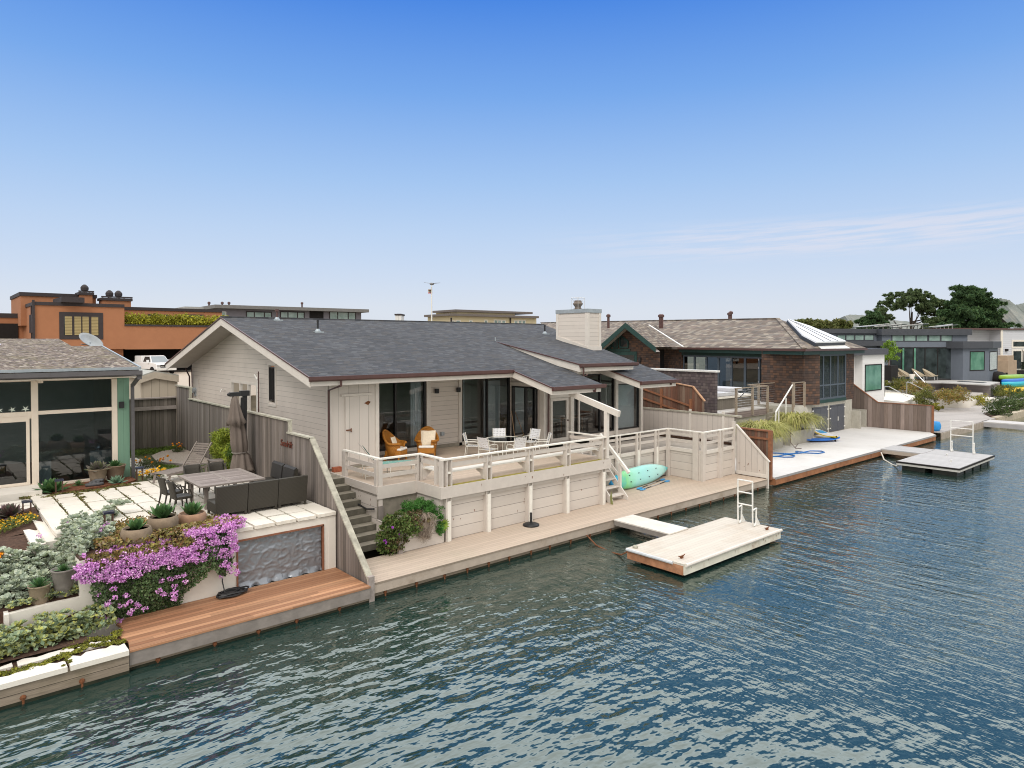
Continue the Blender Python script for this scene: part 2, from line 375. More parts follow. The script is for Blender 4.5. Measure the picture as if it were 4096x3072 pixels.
# bright high overcast everywhere except the clearing blue sky ahead
fd=wm('ADD',wm('MULTIPLY',sx.outputs[0],_fw.x),wm('MULTIPLY',sx.outputs[1],_fw.y))
ov=wrange(fd,-.1,.45,1,0)
mo=wn('ShaderNodeMix',data_type='RGBA'); wt.links.new(ov,mo.inputs[0]); wt.links.new(cr.outputs[0],mo.inputs[6]); mo.inputs[7].default_value=(1.32,1.27,1.19,1)
mx=wn('ShaderNodeMix',data_type='RGBA'); wt.links.new(cl,mx.inputs[0]); wt.links.new(mo.outputs[2],mx.inputs[6]); mx.inputs[7].default_value=(.80,.79,.88,1)
sc_=wn('ShaderNodeVectorMath',operation='SCALE'); wt.links.new(mx.outputs[2],sc_.inputs[0]); sc_.inputs['Scale'].default_value=10.
mx2=wn('ShaderNodeMix',data_type='RGBA'); mx2.inputs[0].default_value=.93; wt.links.new(sky.outputs[0],mx2.inputs[6]); wt.links.new(sc_.outputs[0],mx2.inputs[7])
wt.links.new(mx2.outputs[2],bg.inputs['Color']); bg.inputs['Strength'].default_value=.1
sl=bpy.data.lights.new('sun','SUN'); sl.energy=1.7; sl.angle=rad(28); sl.color=(1,.95,.88)
so=bpy.data.objects.new('sun',sl); COL.objects.link(so)
sd=Vector((-.66,-.52,.85)).normalized(); so.rotation_euler=sd.to_track_quat('Z','Y').to_euler(); so.location=sd*60
cam=bpy.data.cameras.new('camera'); co_=bpy.data.objects.new('camera',cam); COL.objects.link(co_); S.camera=co_
co_.location=(0,0,CAM_H); co_.rotation_euler=(PI/2-PITCH,0,-math.atan2(_fw.x,_fw.y)); cam.sensor_width=36; cam.lens=36*F/2212; cam.shift_y=-(829.5-_CY)/2212*-1 if False else -(829.5-_CY)/2212
cam.clip_end=6000; cam.clip_start=.1
S.view_settings.view_transform='Standard'; S.view_settings.look='None'; S.view_settings.exposure=0; S.view_settings.gamma=1
S.cycles.max_bounces=8; S.cycles.transparent_max_bounces=12; S.cycles.use_denoising=True
S.cycles.sample_clamp_indirect=8; S.cycles.filter_width=1.05
# ---------------------------------------------------------------- water
t=NT('lagoon_water')
sx_w=t.n('ShaderNodeSeparateXYZ'); t.l(t.co(),sx_w.inputs[0])
wA=t.math('ADD',t.noise(1,2,.5,vec=t.scaled((2.6,.8,1),(0,0,rad(-8)))),t.math('MULTIPLY',t.noise(1,2,.5,vec=t.scaled((11,4.2,1),(0,0,rad(10)))),.30))
wB=t.math('ADD',t.noise(1,2.5,.5,vec=t.scaled((1.0,1.75,1),(0,0,rad(14)))),t.math('MULTIPLY',t.noise(1,2,.5,vec=t.scaled((2.6,4.6,1),(0,0,rad(-10)))),.30))
n3=t.noise(.16,2,.5)
k=t.rng(t.math('ADD',sx_w.outputs[0],t.math('MULTIPLY',n3,10.)),14.,24.,0,1)
amp=t.rng(n3,.35,.65,.55,1.05)
h=t.math('MULTIPLY',t.math('ADD',t.math('MULTIPLY',wA,t.math('MULTIPLY',k,.75)),t.math('MULTIPLY',wB,t.math('SUBTRACT',1.,k))),amp)
t.bump(h,1.0,.115)
bump_=t.b.inputs['Normal'].links[0].from_socket
t.done((.010,.030,.026),.25,0,.0)
gl=t.n('ShaderNodeBsdfGlossy'); gl.inputs['Roughness'].default_value=.03; gl.inputs['Color'].default_value=(.96,.98,.91,1); t.l(bump_,gl.inputs['Normal'])
fr=t.n('ShaderNodeFresnel'); fr.inputs[0].default_value=1.5; t.l(bump_,fr.inputs['Normal'])
mxw=t.n('ShaderNodeMixShader'); t.l(t.math('MINIMUM',t.math('ADD',t.math('MULTIPLY',fr.outputs[0],1.3),.012),1.0),mxw.inputs[0]); t.l(t.b.outputs[0],mxw.inputs[1]); t.l(gl.outputs[0],mxw.inputs[2]); t.l(mxw.outputs[0],t.out.inputs[0]); M['water']=t.m
mb=MB(); mb.quad((-600,-1500,0),(1500,-1500,0),(1500,16.4,0),(-600,16.4,0)); structure(mb.build('water',M['water']))
# ---------------------------------------------------------------- ground sheet
xs=[-1500,-300,-60,-20,0,3.2,8.8,11,20,29,31,44,53,54,60,80,100,130,200,400,1200,3000]; ys=[16.3,17.8,19.6,22.4,24.4,28,34,46,60,90,140,300,900,3500]
def gz(x,y):
    prof=[(16,-.6),(17.8,-.3),(19.6,.0),(22.4,.9),(24.4,1.6),(34,1.95),(46,2.2),(60,3.25),(9999,3.3)]
    if x<3.2: prof=[(16,-.6),(17.8,.2),(22.4,1.0),(28,1.6),(46,2.2),(60,3.25),(9999,3.3)]
    if x>29.5: prof=[(16,-.6),(28,.0),(34,1.2),(60,2.2),(9999,3)]
    if x>53.5: prof=[(16,-.6),(34,-.2),(46,1.0),(90,2.2),(9999,3)]
    for (a,b),(c,d) in zip(prof[:-1],prof[1:]):
        if a<=y<=c: return b+(d-b)*(y-a)/(c-a)
    return 3.
mb=MB(); nx=len(xs)
mb.v=[(x,y,gz(x,y)) for y in ys for x in xs]; mb.f=[(j*nx+i,j*nx+i+1,(j+1)*nx+i+1,(j+1)*nx+i) for j in range(len(ys)-1) for i in range(nx-1)]; mb.mi=[0]*len(mb.f)
structure(mb.build('ground',M['ground'],smooth=True))
# ---------------------------------------------------------------- docks along the quay
DZ=.45; QY=15.84
def bolts(par,x0,x1,step,y,z):
    x=x0+random.uniform(.1,.4)
    while x<x1:
        b=MB(); b.ball((x,y,z),.055,.03,.055,8,4); b.box(x-.02,y-.012,z-.16-random.uniform(0,.1),x+.02,y+.01,z); b.build('bolt',M['rust'],par); x+=step*random.uniform(.85,1.15)
d=thing('dock','long beige plank dock below the taupe house','dock',(8.96,QY,0))
mb=MB(); mb.prism([(8.98,QY),(29.66,QY),(29.66,19.45),(20.6,19.45),(20.6,17.76),(8.98,17.76)],DZ-.05,DZ); mb.build('decking',M['deckbeige'],d)
mb=MB(); mb.box(8.98,QY+.01,.17,29.66,QY+.06,DZ-.052); mb.build('fascia',M['deckedge'],d)
mb=MB(); mb.box(8.98,QY+.10,-.6,29.66,QY+.25,.2); mb.build('bulkhead',M['bulk'],d); mb=MB(); mb.box(8.98,QY+.085,-.6,29.66,QY+.1,.055); mb.build('algae_band',M['algae'],d); bolts(d,9.2,29.4,.95,QY+.08,.1)
d=thing('deck','reddish new redwood plank deck in front of the cream wall','deck',(3.22,15.73,0))
mb=MB(); mb.prism([(3.22,15.70),(8.83,15.70),(8.83,17.69),(3.6,17.69),(3.3,17.4),(3.38,17.1),(3.2,16.7),(3.3,16.2)],DZ-.045,DZ); mb.build('decking',M['redwood'],d)
mb=MB(); mb.box(3.22,15.72,.13,8.83,15.77,DZ-.047); mb.build('fascia',M['greyfascia'],d)
mb=MB(); mb.box(3.22,15.80,-.6,8.83,15.95,.15); mb.build('bulkhead',M['bulk'],d); mb=MB(); mb.box(3.22,15.785,-.6,8.83,15.8,.05); mb.build('algae_band',M['algae'],d); bolts(d,3.5,8.8,1.05,15.79,.06)
k=thing('stone_kerb','pale stone kerb slabs edging the lower succulent bed','kerb',(1,15.6,0))
def ragged(x0,x1,y0,y1,side,amp=.16):
    pts=[(x0,y0),(x1,y0)] ; n=9; top=[(x1-(x1-x0)*i/n,y1-random.random()*amp*side) for i in range(n+1)]
    return pts+top
for a,b in ((-.6,.92),(.97,2.12),(2.17,3.19)):
    mb=MB(); mb.prism(ragged(a,b,15.6,16.12,1,.2),.40,.5); mb.build('slab',M['conc'],k)
for a,b in ((-.6,1.32),(1.40,2.35),(2.42,3.0)):
    mb=MB(); pts=ragged(a,b,16.26,16.62,1,.16); pts=[(x,y+(random.random()*.12 if i<2 else 0)) for i,(x,y) in enumerate(pts)]; mb.prism(pts,.40,.49); mb.build('slab',M['conc'],k)
mb=MB(); mb.box(-3,15.66,-.6,3.2,15.8,.4); mb.build('bulkhead',M['bulk'],k); mb=MB(); mb.box(-3,15.645,-.6,3.2,15.66,.06); mb.build('algae_band',M['algae'],k); bolts(k,-.5,3.1,1.0,15.65,.12)
mb=MB(); mb.box(-3,15.8,.2,3.2,16.7,.44); mb.build('bedding',M['soil'],k)

# opposite bank of the lagoon, behind the camera (unseen mass added to darken window and water reflections)
mb=MB(); xs_=np.arange(-160,320,6.); n_=len(xs_); hs=[6+5*abs(math.sin(x*.05))+random.uniform(0,5) for x in xs_]
mb.v=[(x,-62,-.5) for x in xs_]+[(x,-70+random.uniform(-3,3),h*.8) for x,h in zip(xs_,hs)]+[(x,-84,h) for x,h in zip(xs_,hs)]+[(x,-120,-.5) for x in xs_]
mb.f=[(r*n_+i,r*n_+i+1,(r+1)*n_+i+1,(r+1)*n_+i) for r in range(3) for i in range(n_-1)]; mb.mi=[0]*len(mb.f)
ob_=mat('unseen_far_bank',(.045,.06,.03),1,.5,.15,dirt=(.2,.18,.14),dirtamt=.6); structure(mb.build('hills',ob_))
# ---------------------------------------------------------------- the taupe gabled house
SL=.2545; RY,RZ=30.45,7.93
def rz(y): return RZ-SL*abs(y-RY)
H=thing('house','taupe weatherboard house with grey shingle gable roof and lap siding','house',(10.95,22.45,2.2))
GX=10.95
def PX(x): return lambda u,z:(x,u,z)
def PY(y): return lambda u,z:(u,y,z)
SO=.10 # wall tops stop below the roof plane
mb=MB()
gh=[(27.15,27.85,4.35,5.85),(29.2,32.3,3.7,4.98)]
strip_wall(mb,PX(GX),22.45,38.4,1.9,lambda y:rz(y)-.2,gh,[RY])
mb.build('gable_wall',M['siding'],H)
# closet front (vertical boards), recess, front walls
mb=MB(); strip_wall(mb,PY(22.45),GX,12.97,2.3,lambda x:5.45); mb.quad((12.97,22.45,2.3),(12.97,24.3,2.3),(12.97,24.3,5.7),(12.97,22.45,5.45)); mb.build('closet_wall',M['closet'],H)
mb=MB(); mb.box(GX-.02,22.42,1.95,12.99,22.47,2.3); mb.build('footing',M['concstep'],H)
mb=MB(); strip_wall(mb,PY(24.3),12.97,21.2,2.2,lambda x:5.7,[(13.3,16.34,2.38,5.2),(18.26,21.12,2.38,5.2)]); mb.build('front_wall',M['siding'],H)
mb=MB(); mb.box(12.97,24.22,2.2,21.2,24.32,2.36); mb.build('sill_band',M['concstep'],H)
mb=MB(); strip_wall(mb,PX(21.2),22.05,24.3,2.2,lambda y:5.35+(y-22.05)*.2,[(22.45,24.22,2.3,4.76)]); mb.build('side_wall',M['trim'],H)
mb=MB(); strip_wall(mb,PY(22.05),21.2,28.15,2.2,lambda x:5.55,[(21.62,22.78,2.28,4.26),(23.1,26.05,2.42,5.3),(26.25,28.0,2.42,4.72)]); mb.build('bay_wall',M['trim'],H)
mb=MB(); mb.quad((28.15,22.05,1.2),(29.0,30.45,1.2),(29.0,30.45,7.7),(28.15,22.05,5.5)); mb.quad((29,30.45,1.2),(29.6,39,1.2),(29.6,39,5.4),(29,30.45,7.7)); mb.quad((10.95,38.4,1.5),(29.6,38.4,1.5),(29.6,38.4,5.7),(10.95,38.4,5.7)); mb.build('rear_wall',M['siding'],H)
# interior shell
mb=MB(); mb.box(11.1,24.5,2.1,27.9,31,2.3); mb.box(21.3,22.2,2.1,28,24.5,2.3); mb.build('interior_floor',M['intfloor'],H)
mb=MB()
mb.quad((11.1,31,2.3),(28.5,31,2.3),(28.5,31,6.5),(11.1,31,6.5)); mb.quad((17.3,24.5,2.3),(17.3,31,2.3),(17.3,31,6.5),(17.3,24.5,6.0)); mb.quad((11.05,24.5,2.3),(11.05,31,2.3),(11.05,31,6.5),(11.05,24.5,6.0))
mb.quad((28.05,22.2,2.3),(28.4,31,2.3),(28.4,31,6.5),(28.05,22.2,5.5)); mb.quad((20.75,26.8,2.3),(21.0,26.2,2.3),(21,26.2,5.2),(20.75,26.8,5.2)); mb.quad((18.8,27.2,2.3),(20.75,26.8,2.3),(20.75,26.8,5.2),(18.8,27.2,5.2))
mb.build('interior_wall',M['intwall'],H)
mb=MB(); mb.box(11,24.4,5.75,28.4,31,5.85); mb.box(21.3,22.1,5.4,28.1,24.4,5.5); mb.build('interior_ceiling',M['intwall'],H)
sf=thing('sofa','olive green sofa inside the house behind the side sliding door','sofa',(23,24,2.3))
mb=MB(); mb.box(21.9,23.2,2.32,22.8,26,2.72); mb.build('seat',M['sofagreen'],sf,bevel=.04); mb=MB(); mb.box(21.62,23.2,2.4,21.92,26,3.25); mb.build('backrest',M['sofagreen'],sf,bevel=.06)
tb=thing('dining_table','brown dining table inside the house behind the bay windows','table',(24.6,24.2,2.3))
mb=MB(); mb.box(23.9,23.6,3.0,25.6,24.7,3.06); mb.build('tabletop',M['intwood'],tb)
for x in (24,25.5):
    for y in (23.7,24.6): mb=MB(); mb.box(x-.03,y-.03,2.3,x+.03,y+.03,3.0); mb.build('leg',M['intwood'],tb)
# roof
def rp(x,y,dz=0): return (x,y,rz(y)+dz)
TH=.07
def slab(pts,th,mb,m=0): mb.extr([(x,y,z-th) for x,y,z in pts],(0,0,th),m)
mb=MB(); slab([rp(9.88,RY),rp(9.88,21.55),rp(18.9,21.55),rp(18.9,19.12),rp(21.85,19.12),rp(21.98,22.0),rp(24.55,22.0),rp(24.5,19.15),rp(27.28,19.15),rp(29.2,RY)],TH,mb)
slab([rp(9.88,RY),rp(29.2,RY),rp(30.5,39.3),rp(9.88,39.3)],TH,mb)
mb.beam((9.88,RY,RZ+.0),(29.2,RY,RZ+.0),.28,.05); mb.build('roof',M['roof'],H)
def rr(y): return 5.88+.172*(y-20.5)
mb=MB(); slab([(21.9,20.45,rr(20.45)),(25.65,20.45,rr(20.45)),(26.6,26.2,rr(26.2)),(21.9,26.2,rr(26.2))],TH,mb); mb.build('raised_roof',M['roof'],H)
# soffit boards
mb=MB(); o=-.24
slab([rp(9.95,RY,o),rp(9.95,21.68,o),rp(18.95,21.68,o),rp(18.95,19.2,o),rp(21.8,19.2,o),rp(21.8,22.05,o),rp(21.2,24.3,o),rp(10.95,24.3,o),rp(10.95,RY,o)],.02,mb); slab([rp(9.95,RY,o),rp(10.95,RY,o),rp(10.95,39.2,o),rp(9.95,39.2,o)],.02,mb)
slab([rp(24.55,22.05,o),rp(24.55,19.25,o),rp(27.2,19.25,o),rp(27.7,22.05,o)],.02,mb); slab([(21.95,20.5,rr(20.5)-.26),(25.6,20.5,rr(20.5)-.26),(25.6,22.05,rr(22.05)-.26),(21.95,22.05,rr(22.05)-.26)],.02,mb)
mb.build('soffit',M['soffit'],H)
def fascia(a,b,h=.27,w=.045,top=-TH,name='fascia',m='trimlight'):
    a=Vector(a);b=Vector(b); mb=MB(); dz=Vector((0,0,top-h/2)); 
    d=(b-a).normalized(); sd=d.cross(Vector((0,0,1))).normalized()*w/2; z=Vector((0,0,h/2)); p=a+dz; q=b+dz
    mb.add([p-sd-z,p+sd-z,p+sd+z,p-sd+z,q-sd-z,q+sd-z,q+sd+z,q-sd+z],[(0,1,2,3),(7,6,5,4),(0,4,5,1),(1,5,6,2),(2,6,7,3),(3,7,4,0)]); return mb.build(name,M[m],H)
fascia(rp(9.9,RY),rp(9.9,21.62),.30); fascia(rp(9.9,RY),rp(9.9,39.2),.30)
fascia(rp(9.93,21.62),rp(18.9,21.62),.27); fascia(rp(18.93,21.6),rp(18.93,19.2),.27); fascia(rp(18.95,19.2),rp(21.8,19.2),.27)
fascia(rp(24.52,22.0),rp(24.52,19.22),.27); fascia(rp(24.55,19.22),rp(27.2,19.22),.27)
fascia((21.93,26.2,rr(26.2)),(21.93,20.5,rr(20.5)),.30); fascia((21.95,20.5,rr(20.5)),(25.6,20.5,rr(20.5)),.28)
def edge(a,b): 
    mb=MB(); mb.beam(a,b,.05,.05); return mb.build('drip_edge',M['gutter'],H)
edge(rp(9.86,RY,-.03),rp(9.86,21.55,-.03)); edge(rp(9.86,RY,-.03),rp(9.86,39.3,-.03)); edge(rp(18.87,21.6,-.03),rp(18.87,19.1,-.03)); edge(rp(24.47,21.9,-.03),rp(24.47,19.1,-.03)); edge((21.87,26.2,rr(26.2)-.03),(21.87,20.45,rr(20.45)-.03))
def gutter(x0,x1,y,z):
    mb=MB(); mb.prismX([(y,z+.02),(y,z-.13),(y-.02,z-.15),(y-.09,z-.15),(y-.13,z-.10),(y-.13,z+.02)],x0,x1); return mb.build('gutter',M['gutter'],H)
gutter(9.83,18.95,21.58,rz(21.58)-.02); gutter(18.85,22.0,19.15,rz(19.15)-.02); gutter(24.45,27.45,19.18,rz(19.18)-.02); gutter(21.85,25.85,20.47,rr(20.47)-.02)
# raised roof cheek
mb=MB(); mb.prismX([(20.9,rr(20.9)-.3),(25.9,rr(25.9)-.05),(25.9,rz(25.9)-.1),(22.1,rz(22.1)-.1),(20.9,rz(20.9)+.1)],22.12,22.2); mb.prismX([(20.9,rr(20.9)-.3),(25.9,rr(25.9)-.05),(25.9,rz(25.9)-.1),(20.9,rz(20.9)-.1)],25.3,25.38); mb.build('clerestory_cheek',M['trim'],H)
mb=MB(); mb.beam((22.08,20.75,rr(20.75)-.5),(22.08,23.6,rr(23.6)-.40),.05,.18); mb.build('fascia',M['trimlight'],H)
mb=MB(); mb.box(21.2,21.98,5.3,28.2,22.1,5.62); mb.build('header_beam',M['trimlight'],H)
# chimney
cx0,cx1,cy0,cy1=26.72,27.75,24.45,26.75; ch=MB()
ch.prismX([(cy0,6.2),(cy0,8.42),(cy1,8.42),(cy1,6.8)],cx0,cx1); c=ch.build('chimney',M['siding'],H)
for x,y in ((cx0,cy0),(cx1,cy0),(cx0,cy1)):
    tm=MB(); tm.box(x-.03 if x==cx0 else x-.14,y-.03 if y==cy0 else y-.16,rz(y)-.05,x+.14 if x==cx0 else x+.03,y+.16 if y==cy0 else y+.03,8.40); tm.build('corner_board',M['trimlight'],c)
tm=MB(); tm.beam((cx0-.03,cy0-.03,rz(cy0)+.09),(cx0-.03,cy1,rz(cy1)+.09),.05,.2); tm.box(cx0-.05,cy0-.06,rz(cy0)-.04,cx1+.05,cy0-.03,rz(cy0)+.2); tm.build('base_flashing',M['trimlight'],c)
tm=MB(); tm.box(cx0-.05,cy0-.05,8.40,cx1+.05,cy1+.05,8.60); tm.build('metal_cap',M['zinc'],c)
mx_,my_=27.2,25.6
tm=MB(); tm.lathe([(.24,0),(.24,.06),(.17,.06),(.17,.16),(.27,.30),(.27,.34),(.2,.42),(.19,.5)],(mx_,my_,8.6),14); tm.build('flue',mat('rusty_flue',(.16,.13,.11),.8,.3,9),c)
tm=MB()
for i in range(4):
    a=PI/4+i*PI/2; tm.tube([(mx_+.36*math.cos(a),my_+.36*math.sin(a),8.6),(mx_+.36*math.cos(a),my_+.36*math.sin(a),9.25),(mx_+.2*math.cos(a),my_+.2*math.sin(a),9.02)],.014,4)
    b=a+PI/2; tm.tube([(mx_+.36*math.cos(a),my_+.36*math.sin(a),9.25),(mx_+.36*math.cos(b),my_+.36*math.sin(b),9.25)],.014,4)
tm.build('spark_guard',M['steel'],c)
# roof vents
for (x,y,hh,n) in ((13.14,27.9,.42,0),(27.0,28.0,.42,0),(12.2,30.05,.38,1)):
    mb=MB(); z=rz(y); mb.lathe([(.16,-.03),(.07,.12),(.05,.13)],(x,y,z),10); mb.box(x-.2,y-.2,z-.09,x+.2,y+.16,z+.015); f=mb.build('vent_flashing',M['zinc'],H)
    mb=MB(); mb.lathe([(.045,.1),(.045,hh),(.09 if n else .05,hh),(.09 if n else .05,hh+.1)],(x,y,z),8); mb.build('vent_pipe',M['gutter'] if n else M['blackmetal'],f)
mb=MB(); mb.lathe([(.03,0),(.03,.2)],(21.9,26.3,rz(26.3)),6); mb.build('flashing_tip',M['zinc'],H)
# ---- openings
def frame(name,P,u0,u1,z0,z1,w,dep,m,par=None,n=None):
    """rectangular frame in a wall plane; P(u,z,d) with d outward"""
    mb=MB()
    def bx(a,b,c,e):
        q=[P(a,c,-dep),P(b,c,-dep),P(b,e,-dep),P(a,e,-dep)]; o=[P(a,c,.03),P(b,c,.03),P(b,e,.03),P(a,e,.03)]
        mb.add(q+o,[(0,3,2,1),(4,5,6,7),(0,1,5,4),(1,2,6,5),(2,3,7,6),(3,0,4,7)])
    bx(u0,u0+w,z0,z1); bx(u1-w,u1,z0,z1); bx(u0+w,u1-w,z0,z0+w); bx(u0+w,u1-w,z1-w,z1)
    for k in (n or []): bx(k-w/2,k+w/2,z0+w,z1-w)
    return mb.build(name,m,par or H)
def pane(P,u0,u1,z0,z1,d,m,par,name='pane'):
    mb=MB(); mb.quad(P(u0,z0,d),P(u1,z0,d),P(u1,z1,d),P(u0,z1,d)); return mb.build(name,m,par)
def PYd(y): return lambda u,z,d:(u,y-d,z)
def PXd(x): return lambda u,z,d:(x-d,u,z)
def slider(P,u0,u1,z0,z1,mull,m=None,g=None,w=.07,par=None):
    f=frame('sliding_door',P,u0,u1,z0,z1,w,.1,m or M['blackframe'],par,mull); pane(P,u0+.02,u1-.02,z0+.02,z1-.02,-.05,g or M['glass'],f); return f
s1=slider(PYd(24.3),13.3,16.34,2.38,5.2,[14.85]); 
def curtain(par,x0,x1,y,z0,z1,n=7):
    mb=MB(); k=n*8
    for i in range(k):
        a=x0+(x1-x0)*i/k; b=x0+(x1-x0)*(i+1)/k; ya=y+.05*math.sin(i/8*2*PI); yb=y+.05*math.sin((i+1)/8*2*PI); mb.quad((a,ya,z0),(b,yb,z0),(b,yb,z1),(a,ya,z1))
    return mb.build('curtain',M['curtain'],par,True)
curtain(s1,15.75,16.25,24.55,2.4,5.15,4)
s2=slider(PYd(24.3),18.26,21.12,2.38,5.2,[19.75]); curtain(s2,18.35,18.6,24.55,2.4,5.15,2)
mb=MB(); mb.box(19.9,24.75,2.3,20.9,24.8,5.0); mb.build('blind',M['curtain'],s2)
s3=slider(PXd(21.2),22.45,24.22,2.3,4.76,[23.3])
sd_=frame('glazed_door',PYd(22.05),21.62,22.78,2.28,4.26,.13,.08,M['trimlight']); pane(PYd(22.05),21.7,22.7,2.35,4.2,-.03,M['glass'],sd_)
mb=MB(); mb.ball((22.70,21.98,3.2),.035,.05,.035,8,5); mb.build('handle',M['gutter'],sd_)
w1=frame('bay_window',PYd(22.05),23.1,26.05,2.42,5.3,.06,.08,M['blackframe'],None,[25.0]); pane(PYd(22.05),23.12,26.03,2.44,5.28,-.03,M['glass'],w1)
mb=MB(); mb.box(23.42,21.97,2.48,23.5,22.04,5.24); mb.box(25.55,22.15,2.3,25.62,22.22,4.75); mb.box(25.55,22.15,4.68,26.1,22.22,4.75); mb.build('mullion',M['trimlight'],w1)
w2=frame('bay_window',PYd(22.05),26.25,28.0,2.42,4.72,.05,.08,M['blackframe']); pane(PYd(22.05),26.27,27.98,2.44,4.7,-.03,M['glass'],w2); pane(PYd(22.05),26.3,27.95,2.45,4.65,-.25,M['curtain'],w2,'roller_blind')
# trim boards / posts
def post(x0,y0,z0,x1,y1,z1,name='corner_post',m='trimlight'): mb=MB(); mb.box(x0,y0,z0,x1,y1,z1); return mb.build(name,M[m],H)
post(21.1,21.94,2.22,21.36,22.2,5.05); post(22.84,21.93,2.22,23.06,22.12,5.35); post(26.07,21.92,2.22,26.23,22.14,5.6); post(28.02,21.92,2.22,28.2,22.14,5.2)
post(16.36,24.22,2.22,16.56,24.31,5.45,'trim_board'); post(18.08,24.22,2.22,18.24,24.31,5.45,'trim_board'); post(16.36,24.24,2.22,18.24,24.3,2.24,'trim_board'); post(18.24,24.2,2.24,21.2,24.29,2.38,'trim_board'); post(13.0,24.2,2.24,16.36,24.29,2.38,'trim_board')
post(12.84,22.41,2.3,12.99,22.47,5.4,'trim_board'); post(10.93,22.41,2.3,11.08,22.47,5.4,'trim_board'); post(10.91,22.41,2.3,10.95,22.55,5.4,'trim_board')
post(21.12,22.25,4.78,21.2,24.3,4.94,'door_head'); post(21.55,21.98,4.28,22.85,22.06,4.42,'door_head')
# gable windows
wn1=frame('window',PXd(GX),27.08,27.92,4.18,5.98,.1,.06,M['trimlight']); pane(PXd(GX),27.15,27.85,4.3,5.9,-.03,M['glass'],wn1); 
mb=MB(); mb.box(GX+.06,27.2,4.3,GX+.08,27.6,5.85); mb.build('curtain',M['curtain'],wn1)
frame('window_frame',PXd(GX),27.2,27.8,4.42,5.8,.045,.03,M['blackframe'],wn1,[27.45])
wn2=frame('window',PXd(GX),29.1,32.4,3.62,5.08,.12,.06,M['trimlight'],None,[30.2,31.2]); pane(PXd(GX),29.15,32.3,3.7,5.0,-.03,M['glass'],wn2)
# closet door
cd=MB(); cd.box(11.6,22.4,2.36,12.52,22.445,4.86); cdo=cd.build('closet_door',M['closet'],H)
mb=MB(); mb.box(11.62,22.36,3.62,11.80,22.40,3.66); mb.box(11.8,22.35,3.56,11.82,22.39,3.70); mb.build('latch',M['rust'],cdo); mb=MB(); mb.prismY([(12.35,4.58),(12.52,4.5),(12.62,4.62),(12.52,4.66)],22.385,22.40); mb.build('hinge',M['rust'],cdo)
post(11.43,22.36,4.87,12.68,22.43,4.95,'door_head'); 
for x in (11.2,11.59,12.53): post(x-.006,22.435,2.32,x+.006,22.452,5.4,'board_joint','gutter') if False else None
# gutter downpipes
def pipe(pts,w=.085,m='gutter',name='downpipe',par=None): mb=MB(); mb.tube(pts,w/2,6); return mb.build(name,M[m],par or H)
pipe([(10.98,21.52,5.5),(10.98,21.52,5.33),(10.93,22.36,5.12),(10.93,22.36,2.35)]); pipe([(21.35,19.08,4.95),(21.35,19.08,4.78),(21.32,21.86,4.6),(21.32,21.86,2.25)],.1); pipe([(22.05,20.4,5.8),(22.05,20.4,5.3),(22.2,20.3,rz(20.3)+.06)]); pipe([(26.75,19.12,4.95),(26.75,19.12,4.85),(27.6,22.0,4.7)])
pipe([(10.8,39.0,5.4),(10.85,38.5,5.0),(10.85,38.4,2.6)]); pipe([(10.85,38.1,5.5),(10.88,38.1,2.8)],.05)
# lamps, outlet, meter, spout
for x in (16.82,17.98):
    mb=MB(); mb.box(x-.07,24.24,4.62,x+.07,24.29,4.78); l=mb.build('wall_lamp',M['trimlight'],H); mb=MB(); mb.lathe([(.0,.0),(.1,.0),(.1,-.2),(.085,-.2)],(x,24.14,4.82),12); mb.box(x-.03,24.12,4.7,x+.03,24.26,4.76); mb.build('lamp_shade',M['blackmetal'],l)
mb=MB(); mb.box(17.1,24.2,2.75,17.26,24.29,2.9); mb.build('outlet_box',M['zinc'],H)
mb=MB(); mb.box(GX-.02,37.3,3.5,GX+.01,38.1,4.9); mm=mb.build('meter_panel',M['trimlight'],H); mb=MB(); mb.prismX([(37.7+.14*math.cos(a*PI/6),4.3+.14*math.sin(a*PI/6)) for a in range(12)],GX-.18,GX); mb.box(GX-.08,37.6,4.0,GX,37.8,4.3); mb.build('meter',M['zinc'],mm)
pipe([(GX,33.2,4.55),(GX-.16,33.2,4.6),(GX-.24,33.2,4.45)],.05,'alu','spout'); mb=MB(); mb.ball((GX-.02,32.9,3.75),.06,.08,.12,8,5); mb.build('outlet_box',M['zinc'],H)
pipe([(10.75,28.6,2.6),(10.75,28.6,5.25)],.06,'alu','service_pipe'); pipe([(10.75,28.6,5.25),(10.7,28.75,5.45)],.09,'alu','service_pipe'); pipe([(10.72,28.4,3.3),(10.72,28.4,5.6)],.05)
# pergola-like rafter running out to the deck edge
mb=MB(); mb.beam((20.35,19.6,4.72),(20.35,16.95,4.05),.12,.24); mb.build('beam',M['trimlight'],H); mb=MB(); mb.box(20.28,17.52,2.26,20.42,17.68,4.12); mb.build('beam_post',M['trimlight'],H)
br=MB(); br.box(11.0,22.12,2.225,11.32,22.3,2.39); tag(br.build('brick',mat('red_brick',(.33,.1,.05),.9,.25,9)),'red brick lying under the downpipe at the house corner','brick')
bm_=thing('broom','broom with a pale wooden handle leaning in the corner by the sliding doors','broom',(21,24.1,2.24)); mb=MB(); mb.tube([(20.95,23.75,2.4),(21.15,24.2,3.55)],.018,6); mb.build('handle',mat('pale_wood',(.5,.33,.2),.6),bm_); mb=MB(); mb.prism([(20.8,23.7),(21.05,23.62),(21.1,23.75),(20.85,23.83)],2.225,2.42); mb.build('brush_head',mat('broom_bristle',(.45,.33,.15),.9),bm_)
